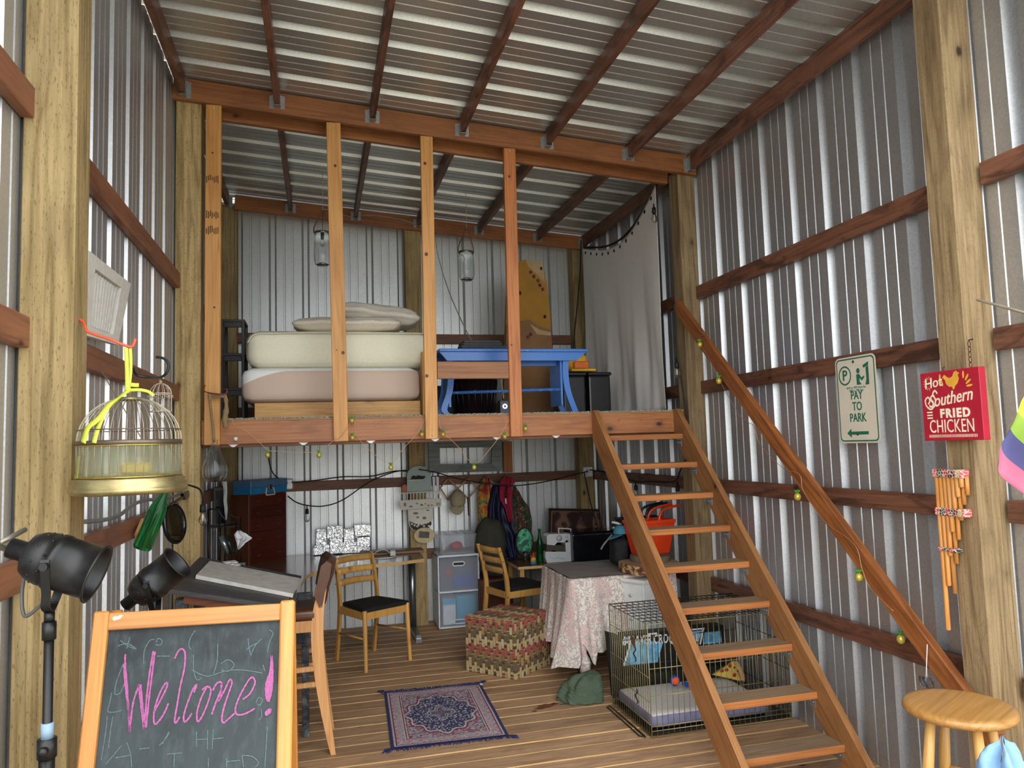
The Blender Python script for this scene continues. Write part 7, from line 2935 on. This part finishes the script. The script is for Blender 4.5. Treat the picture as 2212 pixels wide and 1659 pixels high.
# round black mirror
c = P(377, 1131, 'x', -.74)
nm = V((.93, -.32, .12)).normalized()
Mq = Matrix.Translation(c) @ nm.to_track_quat('Z', 'Y').to_matrix().to_4x4()
t = thing('round_mirror', 'round black-rimmed mirror on the left wall beside the hanging green bottle', 'mirror', c)
MB().lathe([(.090, -.012), (.104, -.008), (.108, .004), (.100, .012), (.088, .008), (.086, .002)], n=36, M=Mq).build('rim', plain('gloss_black', '#0f0f12', .15), t)
n = NT('mirror_glass')
MB().lathe([(0, .003), (.088, .003)], n=36, M=Mq).build('mirror_glass', n.out(Base_Color=(.8, .84, .86, 1), Metallic=1.0, Roughness=.03), t)
MB().lathe([(0, -.012), (.09, -.012)], n=36, M=Mq).build('back_plate', M_DARKP, t)
MB().tube(catmull([c+V((-.02, .02, .10)), P(392, 1075, 'x', -.77), P(396, 1065, 'x', -.80)], 3), .009, 8).build('clip', M_DARKP, t)
# conduit cord on left girt
mb = MB()
mb.tube(catmull([P(182, 1127, 'x', -.79), P(225, 1123, 'x', -.79), P(258, 1113, 'x', -.79), P(285, 1092, 'x', -.79), P(315, 1080, 'x', -.79), P(350, 1079, 'x', -.79), P(385, 1068, 'x', -.78), P(398, 1050, 'x', -.76)], 6), .008, 8)
tag(mb.build('grey_conduit', plain('grey_conduit', '#6c6a68', .5)), 'grey cable running along the left wall rail toward the corner post', 'cable')
mb = MB()
mb.prism([P(388, 1066, 'x', -.78), P(400, 1060, 'x', -.78), P(404, 1072, 'x', -.78), P(394, 1080, 'x', -.78)], (.02, 0, 0))
tag(mb.build('cable_box', M_DARKP), 'small dark junction clamp at the end of the grey cable', 'junction box')
# bottle string
mb = MB()
mb.tube([P(354, 1068, 'y', 3.2), P(357, 1050, 'y', 3.2), P(350, 1000, 'y', 3.2)+V((-.02, 0, 0)), V((-.815, 3.2, 2.0))], .002, 5)
tag(mb.build('bottle_string', M_JUTE), 'thin string holding the hanging green bottle', 'string')
mb = MB()
mb.prism([P(293, 1165, 'x', -.80), P(310, 1142, 'x', -.80), P(305, 1120, 'x', -.80), P(290, 1155, 'x', -.80)], (.015, 0, 0))
tag(mb.build('wood_scrap', W_RAW), 'small pale wood scrap behind the hanging green bottle', 'wood')

# ---------------- black string lights with bulbs
M_CORD = plain('black_rubber_cord', '#131416', .6)


def sbulb(p, label=None, parent=None, up=(0, 0, 1)):
    t = thing('light_bulb', label, 'bulb', p+V((0, 0, -.13)))
    MB().tube([p, p+V((0, 0, -.03)), p+V((0, 0, -.032)), p+V((0, 0, -.072)), p+V((0, 0, -.076))], [.004, .006, .015, .017, .012], 12).build('socket', M_CORD, t)
    q_ = p+V((0, 0, -.076))
    MB().lathe([(.010, 0), (.014, -.012), (.023, -.035), (.024, -.05), (.016, -.066), (0, -.074)], q_, 16).build('glass_bulb', M_TG, t)
    MB().tube([q_+V((0, 0, -.01)), q_+V((0, 0, -.05))], .005, 8).build('filament', plain('pale_filament', '#e8dcc0', .3), t)
    return t


bulbs = [((1461, 772), 4.86, 'clear bulb hanging beside the right loft post above the handrail'),
         ((1412, 440), 5.10, 'clear bulb hanging by the top right corner of the grey sheet'),
         ((438, 1078), 4.60, 'clear bulb hanging in front of the left loft post'),
         ((663, 1092), 7.05, 'clear bulb hanging low on the cord left of the desk chair'),
         ((1373, 1040), 6.9, 'small clear bulb seen between the upper stair treads, left one'),
         ((1463, 1040), 6.0, 'small clear bulb seen between the upper stair treads, right one')]
bp = []
for (u, v), y_, lab in bulbs:
    p = P(u, v, 'y', y_)
    if p.x > 2.655:
        p = P(u, v, 'x', 2.655)
    sbulb(p, lab)
    bp.append(p)
cords = [([P(1455, 655, 'y', 4.86), P(1459, 700, 'y', 4.86), P(1463, 770, 'y', 4.86), P(1468, 800, 'y', 4.86), P(1476, 850, 'y', 4.86), P(1484, 905, 'y', 4.86), P(1487, 940, 'y', 4.88), P(1484, 985, 'y', 4.89), P(1470, 1015, 'y', 4.91), P(1455, 1040, 'y', 5.5), P(1400, 1040, 'y', 6.5), P(1373, 1040, 'y', 6.9), P(1320, 1024, 'y', 7.13), P(1275, 1015, 'y', 7.13)], 'black light cord hanging down beside the right loft post and stairs'),
         ([P(1270, 1018, 'y', 7.12), P(1230, 1028, 'y', 7.1), P(1170, 1042, 'y', 6.98), P(1110, 1049, 'y', 6.96), P(1050, 1044, 'y', 7.0), P(990, 1034, 'y', 7.05), P(940, 1020, 'y', 7.08), P(905, 1014, 'y', 7.1)], 'black light cord sagging in front of the coats along the back wall'),
         ([P(879, 1016, 'y', 7.12), P(850, 1020, 'y', 7.2), P(800, 1040, 'y', 7.15), P(740, 1080, 'y', 7.1), P(700, 1093, 'y', 7.05), P(665, 1092, 'y', 7.05), P(640, 1085, 'y', 7.1), P(622, 1072, 'y', 7.2)], 'black light cord sagging above the corner desk'),
         ([P(630, 1042, 'y', 7.24), P(680, 1038, 'y', 7.26), P(740, 1030, 'y', 7.26), P(800, 1029, 'y', 7.26), P(850, 1018, 'y', 7.24), P(880, 1018, 'y', 7.14)], 'black cord lying along the top of the back rail left of the middle post'),
         ([P(580, 985, 'y', 7.28), P(583, 1005, 'y', 7.28), P(592, 1025, 'y', 7.28), P(612, 1040, 'y', 7.26)], 'black cord dropping from the loft to the outlet by the blue toolbox'),
         ([P(398, 1046, 'x', -.72), P(415, 1050, 'y', 4.7), P(430, 1056, 'y', 4.65), P(436, 1066, 'y', 4.6), P(438, 1078, 'y', 4.6)], 'black cord looping past the left loft post'),
         ([P(1262, 1020, 'y', 7.13), P(1268, 1050, 'y', 7.12), P(1278, 1095, 'y', 7.0), P(1296, 1152, 'y', 6.9)], 'black cord running down in front of the framed picture')]
for pts, lab in cords:
    pts = [CAM+(p-CAM)*((2.655-CAM.x)/(p.x-CAM.x)) if p.x > 2.655 else p for p in pts]
    tag(MB().tube(catmull(pts, 6), .0055, 6).build('black_cable', M_CORD), lab, 'cord')

# ---------------- copper fairy lights with pineapple ornaments
M_COP = plain('copper_wire', '#c79a76', .4, .6)
M_GOLD = plain('gold_glass_bead', '#c2b24a', .2, .3, Alpha=.9)
M_GLF = plain('green_crown', '#3f9a3a', .3)
yw2 = 4.855
fl1 = [(487, 902), (500, 906), (508, 920), (530, 930), (560, 955), (578, 972), (600, 975), (645, 977), (689, 974), (720, 952), (736, 944), (755, 916), (764, 905), (772, 940), (800, 975), (844, 1000), (872, 968), (900, 938), (917, 905)]
fl2 = [(948, 905), (955, 930), (990, 965), (1024, 1002), (1060, 968), (1087, 930), (1099, 905)]
YD = 4.852


def fpt(u, v):
    return P(u, v, 'y', YD)


tag(MB().tube(catmull([fpt(*p) for p in fl1], 5), .0016, 5).build('fairy_light_wire', M_COP), 'thin copper fairy light wire swagged along the left half of the loft beam', 'wire')
tag(MB().tube(catmull([fpt(*p) for p in fl2], 5), .0016, 5).build('fairy_light_wire', M_COP), 'thin copper fairy light wire swagged between the two right studs', 'wire')


def pineapple(p, lab, s=1.0, tilt=0):
    t = thing('pineapple_ornament', lab, 'ornament', p+V((0, 0, -.045*s)))
    MB().ball(p+V((0, 0, -.026*s)), .0155*s, 12, (1, 1, 1.1)).build('glass_body', M_GOLD, t)
    mb = MB()
    for k in range(6):
        a = 2*PI*k/6
        c0 = p+V((0, 0, -.010*s))
        mb.tube([c0, c0+V((math.cos(a)*.007, math.sin(a)*.007, .008))*s, c0+V((math.cos(a)*.014, math.sin(a)*.014, .012))*s], [.004*s, .0035*s, .001], 5)
    mb.tube([p+V((0, 0, -.012*s)), p+V((0, 0, .006))], .003, 5)
    mb.build('green_leaves', M_GLF, t)['kind'] = 'stuff'


for (u, v), lab in (((578, 974), 'leftmost gold pineapple ornament under the loft beam'), ((689, 974), 'gold pineapple ornament under the loft beam below the left half of the bed'),
                    ((760, 900), 'gold pineapple ornament on the beam top right of the second stud'), ((761, 937), 'gold pineapple ornament on the beam low right of the second stud'),
                    ((844, 1001), 'gold pineapple ornament hanging lowest above the corner desk'), ((911, 930), 'gold pineapple ornament just left of the third stud'),
                    ((957, 930), 'gold pineapple ornament just right of the third stud'), ((1024, 1001), 'gold pineapple ornament hanging in front of the grey window frame'),
                    ((1090, 935), 'gold pineapple ornament just left of the fourth stud'), ((1135, 918), 'gold pineapple ornament just right of the fourth stud')):
    pineapple(fpt(u, v), lab)
p = fpt(509, 948)
t = thing('glass_pendant', 'tiny pale round glass pendant at the left end of the loft beam', 'ornament', p)
MB().ball(p, .013, 12, (1, .5, 1)).build('disc', plain('pale_glass_bead', '#c6ccc6', .15), t)
MB().tube([p+V((0, 0, .012)), fpt(508, 918)], .0015, 5).build('wire', M_COP, t)
HX = 2.505
for (u, v), lab in (((1511, 734), 'green-gold ornament near the top of the handrail'), ((1552, 812), 'gold ornament on the handrail beside the second post rail'), ((1722, 1060), 'gold ornament in the middle of the handrail'),
                    ((1854, 1232), 'large gold ornament on the lower half of the handrail'), ((1945, 1365), 'gold ornament behind the lower end of the handrail')):
    pineapple(P(u, v, 'x', HX-.02 if v != 1365 else HX+.03), lab, 1.25)
hr = [(1522, 716), (1508, 735), (1530, 770), (1549, 812), (1600, 900), (1628, 920), (1642, 960), (1690, 1010), (1727, 1025), (1736, 1062), (1780, 1125), (1845, 1175), (1862, 1228), (1880, 1270), (1930, 1320)]
tag(MB().tube(catmull([P(u, v, 'x', HX-.012) for u, v in hr], 5), .0015, 5).build('fairy_light_wire', M_COP), 'thin copper fairy light wire winding down the handrail', 'wire')
# battery box hanging at the bottom
c = P(2000, 1470, 'x', 2.50)
t = thing('battery_pack', 'clear plastic battery pack hanging by a wire behind the stool', 'battery pack', c)
MB().tube([P(2003, 1392, 'x', 2.50), P(2001, 1445, 'x', 2.50), c], .0018, 5).build('wire', M_WHT, t)
MB().box((c.x-.012, c.y-.035, c.z-.03), (c.x+.012, c.y+.03, c.z+.015), .004).build('clear_case', M_TG, t)
MB().tube([c+V((0, -.012, -.022)), c+V((0, .012, .010))], .006, 8).build('battery', plain('blue_battery', '#2c4058', .4), t)
MB().ball(P(2008, 1556, 'x', 2.60), .022, 12, (.4, 1, 1)).build('shell_disc', plain('pale_shell', '#c8c6c0', .3), t)
# coat hooks on loft rim under top tread
mb = MB()
for u in (1336, 1385, 1430):
    p = P(u, 908, 'y', 4.895)
    mb.tube([p, p+V((0, -.012, 0)), p+V((0, -.014, .014))], .002, 5)
mb.build('cup_hook', plain('brass_hook', '#c8a870', .3, .8), loft)['kind'] = 'stuff'
# light switch box on right, shutter etc done
print('objects', len(bpy.data.objects))
